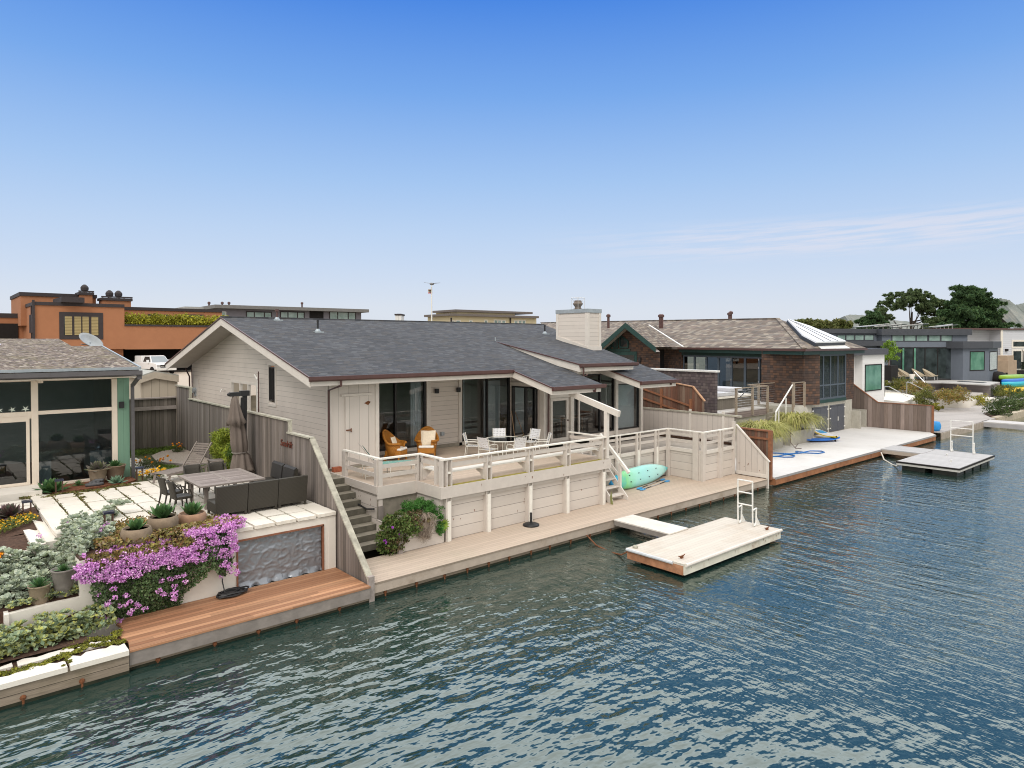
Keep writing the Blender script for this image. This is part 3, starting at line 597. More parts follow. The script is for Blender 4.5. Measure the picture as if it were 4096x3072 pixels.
# ---------------------------------------------------------------- upper deck of the taupe house
KZ=2.22; FY=17.6
U=thing('upper_deck','raised beige deck with taupe railings in front of the taupe house','deck',(12.5,17.6,.45))
mb=MB(); mb.prism([(10.97,22.4),(10.97,19.02),(12.46,19.02),(12.46,17.58),(20.5,17.58),(20.5,22.03),(21.15,22.03),(21.15,24.2),(12.99,24.2),(12.99,22.4)],KZ-.06,KZ); mb.build('decking',M['deckbeige'],U)
mb=MB()
for i in range(60):
    pass
mb.box(12.6,17.60,KZ+.001,20.4,17.78,KZ+.006); mb.build('moss_strip',M['mossflat'],U)
def ub(name,x0,y0,z0,x1,y1,z1,m='trim'): mb=MB(); mb.box(x0,y0,z0,x1,y1,z1); return mb.build(name,M[m],U)
# fascia boards
ub('fascia',12.42,17.53,1.86,20.56,17.578,KZ+.01); ub('fascia',12.37,17.53,1.86,12.418,19.0,KZ+.01); ub('fascia',10.92,18.965,1.83,12.37,19.012,KZ+.01); ub('fascia',10.91,19.012,1.98,10.96,22.4,KZ+.01); ub('fascia',20.5,17.58,1.9,20.55,22.0,KZ+.01)
# board skirting below
mb=MB(); mb.box(12.5,17.76,DZ+.002,20.45,17.80,1.9); mb.build('skirting',M['skirt'],U)
mb=MB(); mb.box(12.45,17.8,DZ+.002,12.5,19.1,1.9); mb.build('skirting',M['skirt'],U)
mb=MB(); mb.prismX([(19.08,.47),(19.08,1.98),(22.4,1.98),(22.4,1.3),(21.2,1.2),(20.2,.6)],10.97,11.0); mb.build('skirting',M['skirt'],U)
mb=MB(); mb.box(10.97,19.05,DZ,12.5,19.1,1.85); mb.build('skirting',M['concstep'],U)
mb=MB(); mb.box(12.6,17.66,1.72,20.4,17.74,1.86); mb.build('ledger',M['trim'],U)
mb=MB(); mb.box(20.45,17.8,DZ+.002,20.5,19.5,1.9); mb.build('skirting',M['skirt'],U)
# paired plank posts
def pair(x,y0,z0,z1,axis='x',par=None,blk=True,zb=1.85,w=.2,sp=.1):
    par=par or U
    for s in (-1,1):
        mb=MB()
        if axis=='x': a=x+s*(sp/2+.02); mb.box(a-.02,y0-w/2,z0,a+.02,y0+w/2,z1)
        else: a=y0+s*(sp/2+.02); mb.box(x-w/2,a-.02,z0,x+w/2,a+.02,z1)
        mb.build('post',M['trim'],par)
    if blk:
        mb=MB()
        if axis=='x': mb.box(x-sp/2+.001,y0-w/2+.01,z0,x+sp/2-.001,y0+w/2-.02,zb); mb.box(x-sp/2,y0-w/2+.02,z1-.46,x+sp/2,y0+w/2-.03,z1-.40)
        else: mb.box(x-w/2+.01,y0-sp/2+.001,z0,x+w/2-.02,y0+sp/2-.001,zb); mb.box(x-w/2+.02,y0-sp/2,z1-.46,x+w/2-.03,y0+sp/2,z1-.40)
        mb.build('spacer_block',M['railcap'],par)
RZt=3.12
PXS=[12.72,14.37,16.28,18.17,20.2]
for x in PXS:
    for s in (-1,1):
        a=x+s*.09; mb=MB(); mb.box(a-.022,17.56,1.95,a+.022,17.75,RZt-.04); mb.build('post',M['trim'],U)
        mb=MB(); mb.box(a-.022,17.60,DZ,a+.022,17.76,1.87); mb.build('post',M['trim'],U)
    mb=MB(); mb.box(x-.066,17.575,DZ,x+.066,17.74,1.74); mb.build('spacer_block',M['railcap'],U)
    mb=MB(); mb.box(x-.066,17.58,2.62,x+.066,17.74,2.68); mb.build('spacer_block',M['railcap'],U)
    if x>13:
        mb=MB(); mb.prismX([(17.72,2.56),(18.12,2.56),(18.12,2.50),(17.9,2.42),(17.78,2.25),(17.72,2.25)],x-.14,x-.11); mb.build('bench_bracket',M['trim'],U)
ub('rail_cap',12.50,17.53,RZt-.045,20.45,17.68,RZt,'railcap'); ub('rail_cap',12.50,17.68,RZt-.045,12.65,19.13,RZt,'railcap'); ub('rail_cap',10.99,18.98,RZt-.045,12.50,19.13,RZt,'railcap'); ub('rail_cap',10.99,19.13,RZt-.045,11.13,21.45,RZt,'railcap'); ub('rail_cap',20.28,17.68,RZt-.045,20.42,19.65,RZt,'railcap')
ub('rail_board',12.83,17.6,2.83,20.1,17.63,2.97); ub('rail_board',12.56,17.8,2.83,12.59,19.0,2.97)
for z in (2.78,2.48):
    ub('rail_board',11.12,19.03,z,12.5,19.06,z+.13); ub('rail_board',11.03,19.15,z,11.06,21.3,z+.13); ub('rail_board',20.34,17.75,z+.06,20.37,19.6,z+.19)
ub('bench_seat',12.8,17.76,2.62,20.1,18.14,2.665,'railcap'); ub('bench_seat',12.66,18.14,2.615,13.02,19.0,2.66,'railcap')
mb=MB(); mb.prismY([(12.62,2.58),(13.0,2.58),(13.0,2.52),(12.66,2.25),(12.62,2.25)],18.92,18.95); mb.build('bench_bracket',M['trim'],U)
# corner posts of the lounger corner
ub('post',10.985,19.0,1.55,11.13,19.13,RZt-.045); ub('post',10.93,19.06,1.95,10.985,19.2,RZt-.045); ub('post',10.985,21.25,KZ,11.09,21.42,RZt-.045); ub('post',10.985,21.45,KZ,11.03,21.5,RZt-.045)
ub('post',12.44,18.97,KZ,12.48,19.12,RZt-.045); ub('post',12.56,18.97,KZ,12.66,19.12,RZt-.045); ub('post',12.44,17.58,KZ,12.5,17.74,RZt-.045); ub('post',12.52,18.0,KZ,12.62,18.14,RZt-.045)
ub('post',10.97,18.97,.5,11.14,19.04,1.6,'greyfascia')
mb=MB(); mb.tube([(10.86,22.2,2.05),(10.84,21.2,1.95),(10.86,20.2,1.5),(10.88,19.6,1.42),(10.9,19.15,1.5)],.028,6); tag(mb.build('hose',M['blackmetal']),'thin black hose sagging along the boards above the concrete steps','hose')
# ---------------------------------------------------------------- lower terrace on the right, behind the kayak
T=thing('terrace','lower taupe terrace with railings and plank sides beside the kayak','terrace',(25,19.5,DZ))
TZ=1.82; RT=2.71
def tb_(name,x0,y0,z0,x1,y1,z1,m='trim'): mb=MB(); mb.box(x0,y0,z0,x1,y1,z1); return mb.build(name,M[m],T)
mb=MB(); mb.prism([(20.56,22.0),(20.56,19.52),(27.0,19.52),(27.0,17.6),(29.6,17.6),(29.6,22),(28.2,22.0)],TZ-.06,TZ); mb.build('decking',M['concstep'] if False else mat('worn_terrace_floor',(.36,.32,.28),.9,.15,3,dirt=(.2,.18,.13)),T)
for (x0,y0,x1,y1) in ((20.56,19.56,27.05,19.6),(27.05,17.6,27.09,19.6),(27.05,17.56,29.62,17.6)):
    mb=MB(); mb.box(x0,y0,DZ+.002,x1,y1,TZ-.14); mb.build('side_boards',M['skirt'],T)
tb_('fascia',20.6,19.50,TZ-.14,27.0,19.558,TZ+.02,'trimlight'); tb_('fascia',26.99,17.6,TZ-.14,27.048,19.5,TZ+.02,'trimlight'); tb_('fascia',27.0,17.50,TZ-.14,29.6,17.558,TZ+.02,'trimlight')
tb_('rail_cap',20.42,19.44,RT-.045,27.06,19.58,RT,'railcap'); tb_('rail_cap',26.93,17.62,RT-.045,27.07,19.44,RT,'railcap'); tb_('rail_cap',26.93,17.48,RT-.045,29.66,17.62,RT,'railcap')
for z in (2.43,2.13):
    tb_('rail_board',20.6,19.5,z,27.0,19.53,z+.12); tb_('rail_board',26.98,17.6,z,27.01,19.5,z+.12); tb_('rail_board',27.0,17.53,z,29.6,17.56,z+.12)
for x in (21.6,23.3,24.72,26.1):
    for s in (-1,1): tb_('post',x+s*.1-.02-(.06 if s<0 else 0),19.42,DZ,x+s*.1+.02,19.5,RT-.045)
    tb_('spacer_block',x-.08,19.44,DZ,x+.08,19.5,1.9,'railcap')
tb_('post',26.84,19.36,DZ,27.02,19.5,RT-.045); tb_('post',26.9,17.75,DZ,27.0,18.05,RT-.045); tb_('post',26.9,17.48,DZ,27.1,17.6,RT-.045); tb_('spacer_block',26.92,17.62,DZ,26.98,17.74,1.7); tb_('post',27.14,17.48,1.7,27.18,17.56,RT-.045)
for x in (28.4,): 
    for s in (-1,1): tb_('post',x+s*.1-.02-(.08 if s<0 else 0),17.44,DZ,x+s*.1+.02,17.56,RT-.045)
    tb_('spacer_block',x-.08,17.46,DZ,x+.08,17.55,1.75,'trim')
tb_('post',29.5,17.46,DZ,29.62,17.6,3.0)
# ---------------------------------------------------------------- wooden stair to the lower dock
ST=thing('stairs','narrow wooden stairs with handrail from the upper deck to the dock','stairs',(21,17.6,DZ))
sy0,sy1=17.6,19.15; sz0,sz1=DZ,2.2
def sline(y): return sz0+(y-sy0)/(sy1-sy0)*(sz1-sz0)
for i in range(6):
    y=sy0+.18+(sy1-sy0)*i/6.3; z=sline(y); mb=MB(); mb.box(20.62,y-.13,z-.02,21.5,y+.15,z+.03); mb.build('tread',M['trimlight'],ST)
for x in (20.6,21.53):
    mb=MB(); mb.prismX([(sy0-.12,DZ),(sy0+.12,DZ),(sy1+.1,sline(sy1)-.1),(sy1+.1,sline(sy1)+.18),(sy0-.12,DZ+.12)],x-.025,x+.025); mb.build('stringer',M['trimlight'],ST)
mb=MB(); mb.box(21.5,17.86,.6,21.6,17.98,1.86); mb.build('newel_post',M['trimlight'],ST)
mb=MB(); mb.beam((21.55,17.45,1.55),(21.55,19.0,2.95),.1,.12); mb.build('handrail',M['railcap'],ST)
mb=MB(); mb.beam((21.55,17.9,1.3),(21.55,19.1,2.4),.035,.11); mb.build('guard_board',M['trimlight'],ST)
mb=MB(); mb.prismX([(17.35,DZ),(17.47,DZ),(17.5,.75),(17.44,.95),(17.40,.7)],20.45,20.47); tag(mb.build('surfboard_fin',mat('olive_plastic',(.2,.21,.08),.5)),'olive green fin standing on the dock at the foot of the stairs','fin')
# ---------------------------------------------------------------- concrete steps on the left of the deck
CS=thing('steps','weathered concrete steps between the grey fence and the taupe deck','steps',(9.9,18.4,DZ))
for i in range(9):
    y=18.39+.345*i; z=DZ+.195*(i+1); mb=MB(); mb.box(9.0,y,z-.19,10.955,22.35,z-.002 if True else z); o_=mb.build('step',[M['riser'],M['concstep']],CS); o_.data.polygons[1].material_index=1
mb=MB(); mb.box(8.95,21.5,1.9,10.9,24.4,2.19); mb.build('landing',M['concstep'],CS)
# ---------------------------------------------------------------- planter with shrubs
PB=thing('planter_box','taupe plank planter box at the foot of the deck','planter',(11,17.6,DZ))
mb=MB(); mb.box(10.93,17.60,DZ,12.52,17.64,1.28); mb.build('front_panel',M['skirt'],PB)
mb=MB(); mb.box(10.87,17.64,DZ,10.92,18.95,1.2); mb.build('side_panel',M['skirt'],PB)
mb=MB(); mb.box(10.80,17.50,DZ,10.95,17.6,1.62); mb.build('post',M['fencerail'],PB)
mb=MB(); mb.box(10.92,17.64,1.0,12.5,18.94,1.12); mb.build('soil',M['soil'],PB)
lf=M['shrub']=leafmat('shrub_leaves',[(.05,.09,.02),(.09,.15,.035),(.14,.19,.05),(.10,.09,.03)],.6,2.5,.4)
lr=leafmat('reddish_shrub_leaves',[(.09,.11,.03),(.15,.12,.05),(.16,.09,.06),(.06,.09,.03)],.6,3,.4)
lg=M['rosemary']=leafmat('bright_green_needles',[(.03,.12,.02),(.06,.18,.03),(.04,.14,.02),(.10,.2,.05)],.6,3,.35)
ld=leafmat('dry_grey_twigs',[(.25,.2,.16),(.32,.26,.21),(.19,.15,.12)],.9,3,.2,trans=0)
pf=leafmat('violet_petals',[(.30,.05,.42),(.38,.08,.5)],.6,3,.1)
sh=thing('flowering_shrub','sprawling green and russet shrub with violet flowers spilling over the planter post','shrub',(10.9,17.8,1.1))
mb=MB(); p=clumpy((11.0,17.72,1.25),(.62,.45,.45),85,60,.17,.4); p2=clumpy((10.72,17.85,.85),(.4,.38,.5),70,60,.17,.4); p3=clumpy((11.5,17.6,1.4),(.5,.25,.2),30,60,.14,.4)
leaf_cloud(mb,np.concatenate([p,p2]),size=.04,aspect=1.6); mb.build('foliage',lf,sh); mb=MB(); leaf_cloud(mb,np.concatenate([p3,clumpy((10.8,17.6,.75),(.35,.2,.3),18,50,.12,.5)]),size=.036,aspect=1.6); mb.build('russet_foliage',lr,sh)
mb=MB()
for q in random.sample(list(map(tuple,p))+list(map(tuple,p2)),16): leaf_cloud(mb,np.array(blob_points((q[0]-.06,q[1]-.12,q[2]+.04),(.035,)*3,8,.2)),size=.035,aspect=1.1)
mb.build('flowers',pf,sh)
sh=thing('rosemary_bush','dense bright green bush growing under the deck corner','shrub',(11.9,18.2,1.1)); mb=MB(); p=clumpy((11.95,18.0,1.52),(.7,.55,.36),95,70,.15,.3,1.05); leaf_cloud(mb,p,N=np.tile((0,0,0),(len(p),1)),size=.05,aspect=4.5); mb.build('foliage',lg,sh)
mb=MB(); p=clumpy((12.35,17.55,1.1),(.13,.1,.42),26,50,.1,.3); leaf_cloud(mb,p,size=.045,aspect=3.5); mb.build('trailing_stems',lg,sh)
dt=thing('dry_plant','dead grey trailing plant hanging over the planter front','plant',(11.8,17.5,1.3)); mb=MB()
for i in range(260):
    x=random.gauss(11.72,.17); y=17.56-random.random()*.16; z1=1.45+random.gauss(0,.06); L=random.uniform(.45,.85)*(1-min(.6,abs(x-11.72)*1.2)); pts=[(x,y+.1,z1)]
    for k in range(1,5): pts.append((x+random.gauss(0,.03)*k,y-random.random()*.05,z1-L*k/4))
    mb.tube(pts,[.006,.006,.005,.004,.003],3)
mb.build('twigs',ld,dt); mb=MB(); leaf_cloud(mb,clumpy((11.72,17.5,1.05),(.22,.09,.4),40,40,.08,.2),size=.03,aspect=5); mb.build('dry_leaves',ld,dt)
fn=MB()
for i in range(13):
    a=2*PI*i/13; fn.add([(12.2,17.58,1.05),(12.2+.1*math.cos(a)-.03*math.sin(a),17.52,1.05+.12*math.sin(a)+.03*math.cos(a)),(12.2+.2*math.cos(a),17.47,1.05+.22*math.sin(a)),(12.2+.1*math.cos(a)+.03*math.sin(a),17.52,1.05+.12*math.sin(a)-.03*math.cos(a))],[(0,1,2,3)])
fn.v=[(x+.28,y,z) for x,y,z in fn.v]
tag(fn.build('fern',leafmat('yellow_green_fern',[(.16,.26,.02),(.22,.32,.04)],.5,3,.1)),'small yellow green fern sprouting from the planter boards','fern')
# ---------------------------------------------------------------- fences at the right boundary of the plot
fx=29.75
F1=thing('fence','pale painted plank fence with sloped end beside the lower dock','fence',(fx,17,DZ))
mb=MB(); strip_wall(mb,PX(fx),15.86,17.5,.62,lambda y:1.24+(y-15.86)*.94); strip_wall(mb,PX(fx+.04),15.86,17.5,.62,lambda y:1.24+(y-15.86)*.94); mb.build('boards',M['fencepaint'],F1)
mb=MB(); mb.box(fx-.02,15.84,-.4,fx+.06,15.96,1.3); mb.build('end_post',M['trimlight'],F1)
mb=MB(); mb.beam((fx+.02,15.8,1.24),(fx+.02,17.52,2.84),.12,.06); mb.build('sloped_cap',M['trimlight'],F1); mb=MB(); mb.box(fx-.03,15.9,.47,fx+.06,17.5,.64); mb.build('base_board',M['trimlight'],F1)
F2=thing('fence','long level taupe fence along the terrace side with weathered cap','fence',(fx,20,DZ))
mb=MB(); strip_wall(mb,PX(fx),17.6,24,1.2,lambda y:3.2); strip_wall(mb,PX(fx+.05),17.6,24,1.2,lambda y:3.2); mb.build('boards',M['fencepaint'],F2)
mb=MB(); mb.box(fx-.05,17.25,3.2,fx+.1,24,3.28); mb.build('cap',M['fencecap'],F2)
for y in (18.2,20.1): mb=MB(); mb.box(fx-.04,y-.07,1.8,fx-.002,y+.07,3.42 if y<19 else 3.4); mb.build('post',M['trimlight'],F2)
mb=MB(); mb.box(fx-.06,17.6,TZ,fx-.01,22,TZ+.12); mb.build('kick_board',M['soil'],F2)
redw=M['redfence']=planks('red_brown_fence_boards',(.13,.06,.04),.15,Y1,var=.25,gap=.05,gapdark=.4,grain=.3,along=Z1,rough=.9,tint=(.17,.12,.09))
redr=mat('red_brown_rail',(.24,.10,.05),.8,.2,6)
F3=thing('fence','red brown cedar fence with sloping top behind the taupe fence','fence',(30.2,20,2))
fz=lambda y: 3.35+(y-19.1)*1.02 if y<20.3 else 4.02+(y-20.3)*.235 if False else (3.25+(y-19.6)*.95 if y<20.25 else 3.87+(y-20.25)*.24)
mb=MB(); strip_wall(mb,PX(30.2),19.6,25.5,1.2,fz,(),[20.25]); strip_wall(mb,PX(30.24),19.6,25.5,1.2,fz,(),[20.25]); mb.build('boards',redw,F3)
mb=MB(); mb.beam((30.2,19.55,fz(19.55)),(30.2,20.25,fz(20.25)),.13,.05); mb.beam((30.2,20.25,fz(20.25)),(30.2,25.5,fz(25.5)),.13,.05); mb.build('cap',mat('light_cedar_cap',(.42,.24,.14),.8,.2,5),F3)
for y in (20.35,22.2,24): mb=MB(); mb.box(30.1,y-.06,1.5,30.198,y+.06,fz(y)-.03); mb.build('post',redr,F3)
for dz in (.4,.85): mb=MB(); mb.beam((30.15,20.3,fz(20.3)-dz),(30.15,25.4,fz(25.4)-dz-.1*(dz>.5)),.05,.09); mb.build('rail',redr,F3)
F4=thing('fence','short red brown timber fence panel at the water end of the grey dock','fence',(30.3,16.5,DZ))
mb=MB(); strip_wall(mb,PX(30.2),16.0,17.7,DZ,lambda y:2.62); strip_wall(mb,PX(30.24),16.0,17.7,DZ,lambda y:2.62); mb.build('boards',redw,F4)
mb=MB(); mb.box(30.08,15.9,DZ-.1,30.26,16.05,2.66); mb.build('post',redr,F4); mb=MB(); mb.box(30.12,16.0,2.6,30.28,17.7,2.67); mb.build('cap',redr,F4)
for z in (2.2,1.2): mb=MB(); mb.box(30.14,16.05,z,30.198,17.7,z+.09); mb.build('rail',redr,F4)
# ---------------------------------------------------------------- swim float, gangway, ladder
FL=thing('float','white swim float with rusty cleats moored off the beige dock','float',(19.4,12.4,0))
mb=MB(); mb.box(16.56,11.38,.36,22.2,13.48,.42); mb.build('decking',planks('white_painted_float_boards',(.55,.505,.445),.15,Y1,var=.05,gap=.05,gapdark=.7,grain=.06,along=X1,rough=.8,dirt=(.45,.36,.28),dirtamt=.55,dscale=.9),FL)
mb=MB(); mb.box(16.57,11.36,.10,22.2,11.41,.36); mb.box(22.17,11.41,.10,22.2,13.45,.36); mb.build('side_boards',mat('stained_white_float_side',(.62,.6,.52),.85,.12,2.5,dirt=(.3,.15,.06),dirtamt=.6),FL)
mb=MB(); mb.box(16.55,11.41,.09,16.59,13.46,.36); mb.box(16.6,13.43,.09,22.17,13.46,.36); mb.build('end_boards',mat('rusty_timber_end',(.32,.15,.08),.9,.35,4,dirt=(.45,.3,.2)),FL)
mb=MB(); mb.box(16.9,11.6,-.3,21.9,13.2,.2); mb.build('floats',M['blackmetal'],FL)  # float blocks coloured black to paint the shadow gap below the side boards
mb=MB(); mb.tube([(16.6,11.34,.385),(22.2,11.34,.385)],.055,8); mb.build('bumper',M['trimlight'],FL); mb=MB(); mb.tube([(16.52,11.75,.385),(16.52,13.46,.385)],.05,8); mb.build('bumper',mat('grey_bumper',(.5,.52,.55),.5),FL)
for x,y in ((16.98,11.75),(21.75,11.62)):
    mb=MB(); mb.box(x-.05,y-.03,.42,x+.05,y+.03,.47); mb.tube([(x-.16,y,.51),(x-.08,y,.485),(x+.08,y,.485),(x+.16,y,.51)],[.012,.02,.02,.012],6); mb.build('cleat',M['rust'],FL)
mb=MB(); mb.ball((16.75,13.3,.45),.08,.1,.06,8,5); mb.build('cleat',M['fencecap'],FL)
GW=thing('gangway','short pale gangway from the beige dock to the white swim float','gangway',(19.2,14.6,.4))
mb=MB(); mb.box(18.7,13.42,.43,19.77,15.82,.47); mb.build('walkway',mat('pale_gangway_boards',(.66,.62,.57),.8,.08,3,dirt=(.42,.36,.3),dirtamt=.5),GW)
mb=MB(); mb.box(18.7,13.5,.27,18.76,15.8,.43); mb.box(19.71,13.5,.27,19.77,15.8,.43); mb.build('side_beam',M['greyfascia'],GW)
LD=thing('ladder','raised white swim ladder on the far edge of the white float','ladder',(21.9,12.4,.42))
def ladder(par,x,ya,yb,zt,m,z0=.42):
    for y in (ya,yb):
        mb=MB(); mb.tube([(x-.05,y,zt),(x-.03,y,z0+.45),(x-.02,y,z0+.12),(x+.03,y,z0+.03),(x+.12,y,z0+.03),(x+.2,y,z0+.12),(x+.22,y,z0+.62)],.03,6); mb.tube([(x+.22,y,z0+.62),(x-.02,y,z0+.58)],.025,6); mb.build('side_rail',m,par)
        mb=MB(); mb.prismY([(x+.2,z0+.005),(x+.48,z0+.005),(x+.22,z0+.34)],y-.012,y+.012); mb.build('base_bracket',m,par)
    for z in (zt,zt-.42,zt-.84): mb=MB(); mb.tube([(x-.05,ya,z),(x-.05,yb,z)],.026,6); mb.build('rung',m,par)
ladder(LD,21.72,12.12,12.68,2.0,M['alu'])
mb=MB(); mb.tube([(17.2+.0,15.75,.2),(17.05,15.2,.02),(16.95,14.5,-.03),(16.8,13.9,.05),(16.75,13.4,.35)],.025,5); tag(mb.build('chain',M['rust']),'rusty mooring chain hanging from the beige dock to the white float','chain')
# ---------------------------------------------------------------- kayak and paddles, umbrella base
def kayak_mesh(L,Wd,Hh,n=26,m=14):
    """hull with keel ridges; x along, y beam, z up, open shallow deck"""
    mb=MB(); rings=[]
    for i in range(n+1):
        t=-1+2*i/n; w=Wd/2*(1-abs(t)**(2.1 if t>0 else 4.))**.85+.004; rocker=.1*abs(t)**3
        ring=[]
        for k in range(m):
            a=2*PI*k/m; c,s_=math.cos(a),math.sin(a); z=s_*Hh/2*(1 if s_<0 else .75)
            y=w*(abs(c)**.6)*(1 if c>=0 else -1)
            if s_<-.3: z-= .035*max(0,math.cos(3*math.asin(max(-1,min(1,y/(w+1e-6))))) )*(1-abs(t)**4)
            z*= (1-.55*abs(t)**4); ring.append((t*L/2,y,z+rocker))
        rings.append(ring)
    for r in rings: mb.v+=r
    for i in range(n):
        for k in range(m): mb.f.append((i*m+k,i*m+(k+1)%m,(i+1)*m+(k+1)%m,(i+1)*m+k)); mb.mi.append(0)
    mb.f.append(tuple(range(m))[::-1]); mb.f.append(tuple(n*m+k for k in range(m))); mb.mi+=[0,0]
    return mb
t=NT('turquoise_kayak_plastic'); sxk=t.n('ShaderNodeSeparateXYZ'); t.l(t.co(),sxk.inputs[0])
nz=t.math('ADD',sxk.outputs[0],t.math('MULTIPLY',t.math('SUBTRACT',t.noise(2.2,4),.5),1.1))
M['kayakt']=t.done(t.ramp(t.rng(nz,-2.5,2.5,0,1),[(0,(.01,.25,.55)),(.12,(.02,.38,.55)),(.2,(.22,.62,.26)),(.34,(.33,.70,.58)),(.5,(.33,.68,.66)),(.72,(.42,.72,.69)),(.86,(.42,.74,.68)),(.93,(.05,.48,.52)),(1,(.25,.65,.62))]),.4)
KY=thing('kayak','turquoise and green sit on top kayak leaning on its side against the terrace','kayak',(24.3,18.95,.87))
o=kayak_mesh(4.9,.84,.32).build('hull',M['kayakt'],None,True); o.parent=KY
for i,x in enumerate((-1.2,-.45,.3,1.05)):
    for s in (-1,1):
        mb=MB(); mb.box(x-.025,s*.14-.015,-.2,x+.025,s*.14+.015,-.12); q=mb.build('scupper_hole',M['blackmetal']); q.parent=KY
KY.rotation_euler=(rad(-108),0,rad(7))
def paddle(name,label,a,b,z=.47):
    P_=thing(name,label,'paddle',a); a=Vector(a);b=Vector(b); d=(b-a).normalized(); sd=Vector((-d.y,d.x,0))
    mb=MB(); mb.tube([a+d*.35,b-d*.35],.018,6); mb.build('shaft',M['blackmetal'],P_); mb=MB(); mb.tube([a+d*.95,b-d*.95],.02,6); mb.build('grip',M['steel'],P_)
    for e,s in ((a,1),(b,-1)):
        mb=MB(); q=[e+d*s*t_+sd*w for t_,w in ((.0,.03),(.1,.09),(.3,.09),(.45,.02),(.45,-.02),(.3,-.08),(.1,-.085),(0,-.03))]; mb.extr([v+Vector((0,0,-.01)) for v in q],(0,0,.02)); mb.build('blade',mat('blue_paddle_plastic',(.03,.28,.6),.4),P_)
paddle('paddle','blue bladed kayak paddle lying nearest the water on the dock',(23.25,18.2,.475),(25.9,18.62,.475)); paddle('paddle','blue bladed kayak paddle tucked right under the kayak hull',(23.3,18.4,.485),(26.0,18.95,.485))
ub_=thing('umbrella_base','round dark umbrella base with short tube on the beige dock','umbrella base',(15.98,17.25,DZ)); mb=MB(); mb.lathe([(.29,0),(.29,.05),(.2,.09),(.06,.12)],(15.98,17.25,DZ),20); mb.build('weight',M['blackmetal'],ub_,True); mb=MB(); mb.lathe([(.04,.1),(.04,.45)],(15.98,17.25,DZ),10); mb.build('tube',M['blackmetal'],ub_)

def stains(par,P,n,u0,u1,z0,z1,m=None):
    for _ in range(n):
        u=random.uniform(u0,u1); z=random.uniform(z0,z1); h=random.uniform(.03,.12); w=random.uniform(.008,.02); mb=MB(); mb.poly([P(u-w,z),P(u+w,z),P(u+w*.6,z-h*.6),P(u,z-h),P(u-w*.7,z-h*.5)][::-1]); mb.build('rust_stain',m or M['rust'],par)
stains(FL,lambda u,z:(u,11.357,z),12,16.7,22.1,.24,.33); stains(U,lambda u,z:(u,17.757,z),9,12.9,20,.9,1.6); stains(U,lambda u,z:(10.968,u,z),5,19.2,20.4,1.5,1.9); stains(U,lambda u,z:(u,17.527,z),6,12.6,20.4,1.95,2.15); stains(T,lambda u,z:(u,19.557,z),6,21.5,26.8,.9,1.6); stains(F1,lambda u,z:(fx-.003,u,z),5,16,17.4,.8,1.1)
# ---------------------------------------------------------------- furniture on the taupe deck
def strapmat():
    return mat('white_vinyl_straps',(.74,.75,.78),.5,.05,5)
STR=strapmat(); ALW=mat('cream_aluminium_tube',(.68,.66,.6),.45,.06,6)
def weave(mb,P,u0,u1,v0,v1,nu,nv,w,th=.008):
    """woven straps on surface P(u,v,d)"""
    for i in range(nu):
        u=u0+(u1-u0)*(i+.5)/nu
        for j in range(12):
            a=v0+(v1-v0)*j/12;b=v0+(v1-v0)*(j+1)/12; d=th if (i%2) else 0
            mb.quad(P(u-w/2,a,d),P(u+w/2,a,d),P(u+w/2,b,d),P(u-w/2,b,d))
    for j in range(nv):
        v=v0+(v1-v0)*(j+.5)/nv
        for i in range(8):
            a=u0+(u1-u0)*i/8;b=u0+(u1-u0)*(i+1)/8
            mb.quad(P(a,v-w/2,th/2),P(b,v-w/2,th/2),P(b,v+w/2,th/2),P(a,v+w/2,th/2))
def make_strap_chair(label):
    """faces +Y (seat front towards +Y)"""
    c=thing('patio_chair',label,'chair',(0,0,0),'woven strap patio chairs round the glass table')
    mb=MB(); weave(mb,lambda u,v,d:(u,v,.42+d-.02*math.sin((v+.25)*3)),-.24,.24,-.24,.26,7,7,.048); mb.build('seat',STR,c)
    mb=MB(); weave(mb,lambda u,v,d:(u,-.25-(v-.45)*.22-d-.05*((v-.45)/.45)**2+.04*(2*u)**2,v),-.25,.25,.50,.92,8,6,.045); mb.build('backrest',STR,c)
    for s in (-1,1):
        x=.27*s
        mb=MB(); mb.tube([(x,-.30,.02),(x,-.24,.44),(x*.98,-.36,.93)],.016,6); mb.build('rear_leg',ALW,c)
        mb=MB(); mb.tube([(x,-.27,.62),(x,.05,.63),(x,.2,.60),(x,.27,.5),(x,.26,.42),(x,.3,.02)],.016,6); mb.build('arm',ALW,c)
    mb=MB(); mb.tube([(-.27,-.24,.42),(.27,-.24,.42),(.27,.27,.42),(-.27,.27,.42)],.014,6,True); mb.build('seat_frame',ALW,c)
    return c
tcx,tcy=17.72,20.75
ch0=make_strap_chair('woven strap chair with its back to the railing, nearest the water')
def face(x,y): return math.atan2(tcy-y,tcx-x)-PI/2
spots=[(17.55,19.82,None),(16.75,20.55,'woven strap chair at the left front of the glass table, seen from behind'),(16.85,21.65,'woven strap chair at the far left of the glass table by the siding'),(18.45,21.85,'woven strap chair behind the glass table before the curtained sliding door'),(19.35,20.95,'woven strap chair behind the glass table before the side sliding door'),(18.95,19.85,'woven strap chair at the right end of the glass table, seen side on')]
for i,(x,y,l) in enumerate(spots):
    if i==0: ch0.location=(x,y,KZ); ch0.rotation_euler=(0,0,face(x,y))
    else: dup(ch0,(x,y,KZ),face(x,y),l)
TBL=thing('glass_table','round glass topped patio table on the taupe deck','table',(tcx,tcy,KZ))
mb=MB(); mb.lathe([(0.01,.70),(.74,.70),(.74,.708),(0.01,.708)],(tcx,tcy,KZ),32); mb.build('tabletop',M['glasstable'],TBL)
mb=MB(); mb.tube([(tcx+.76*math.cos(2*PI*i/36),tcy+.76*math.sin(2*PI*i/36),KZ+.70) for i in range(36)],.022,6,True); mb.build('rim',ALW,TBL)
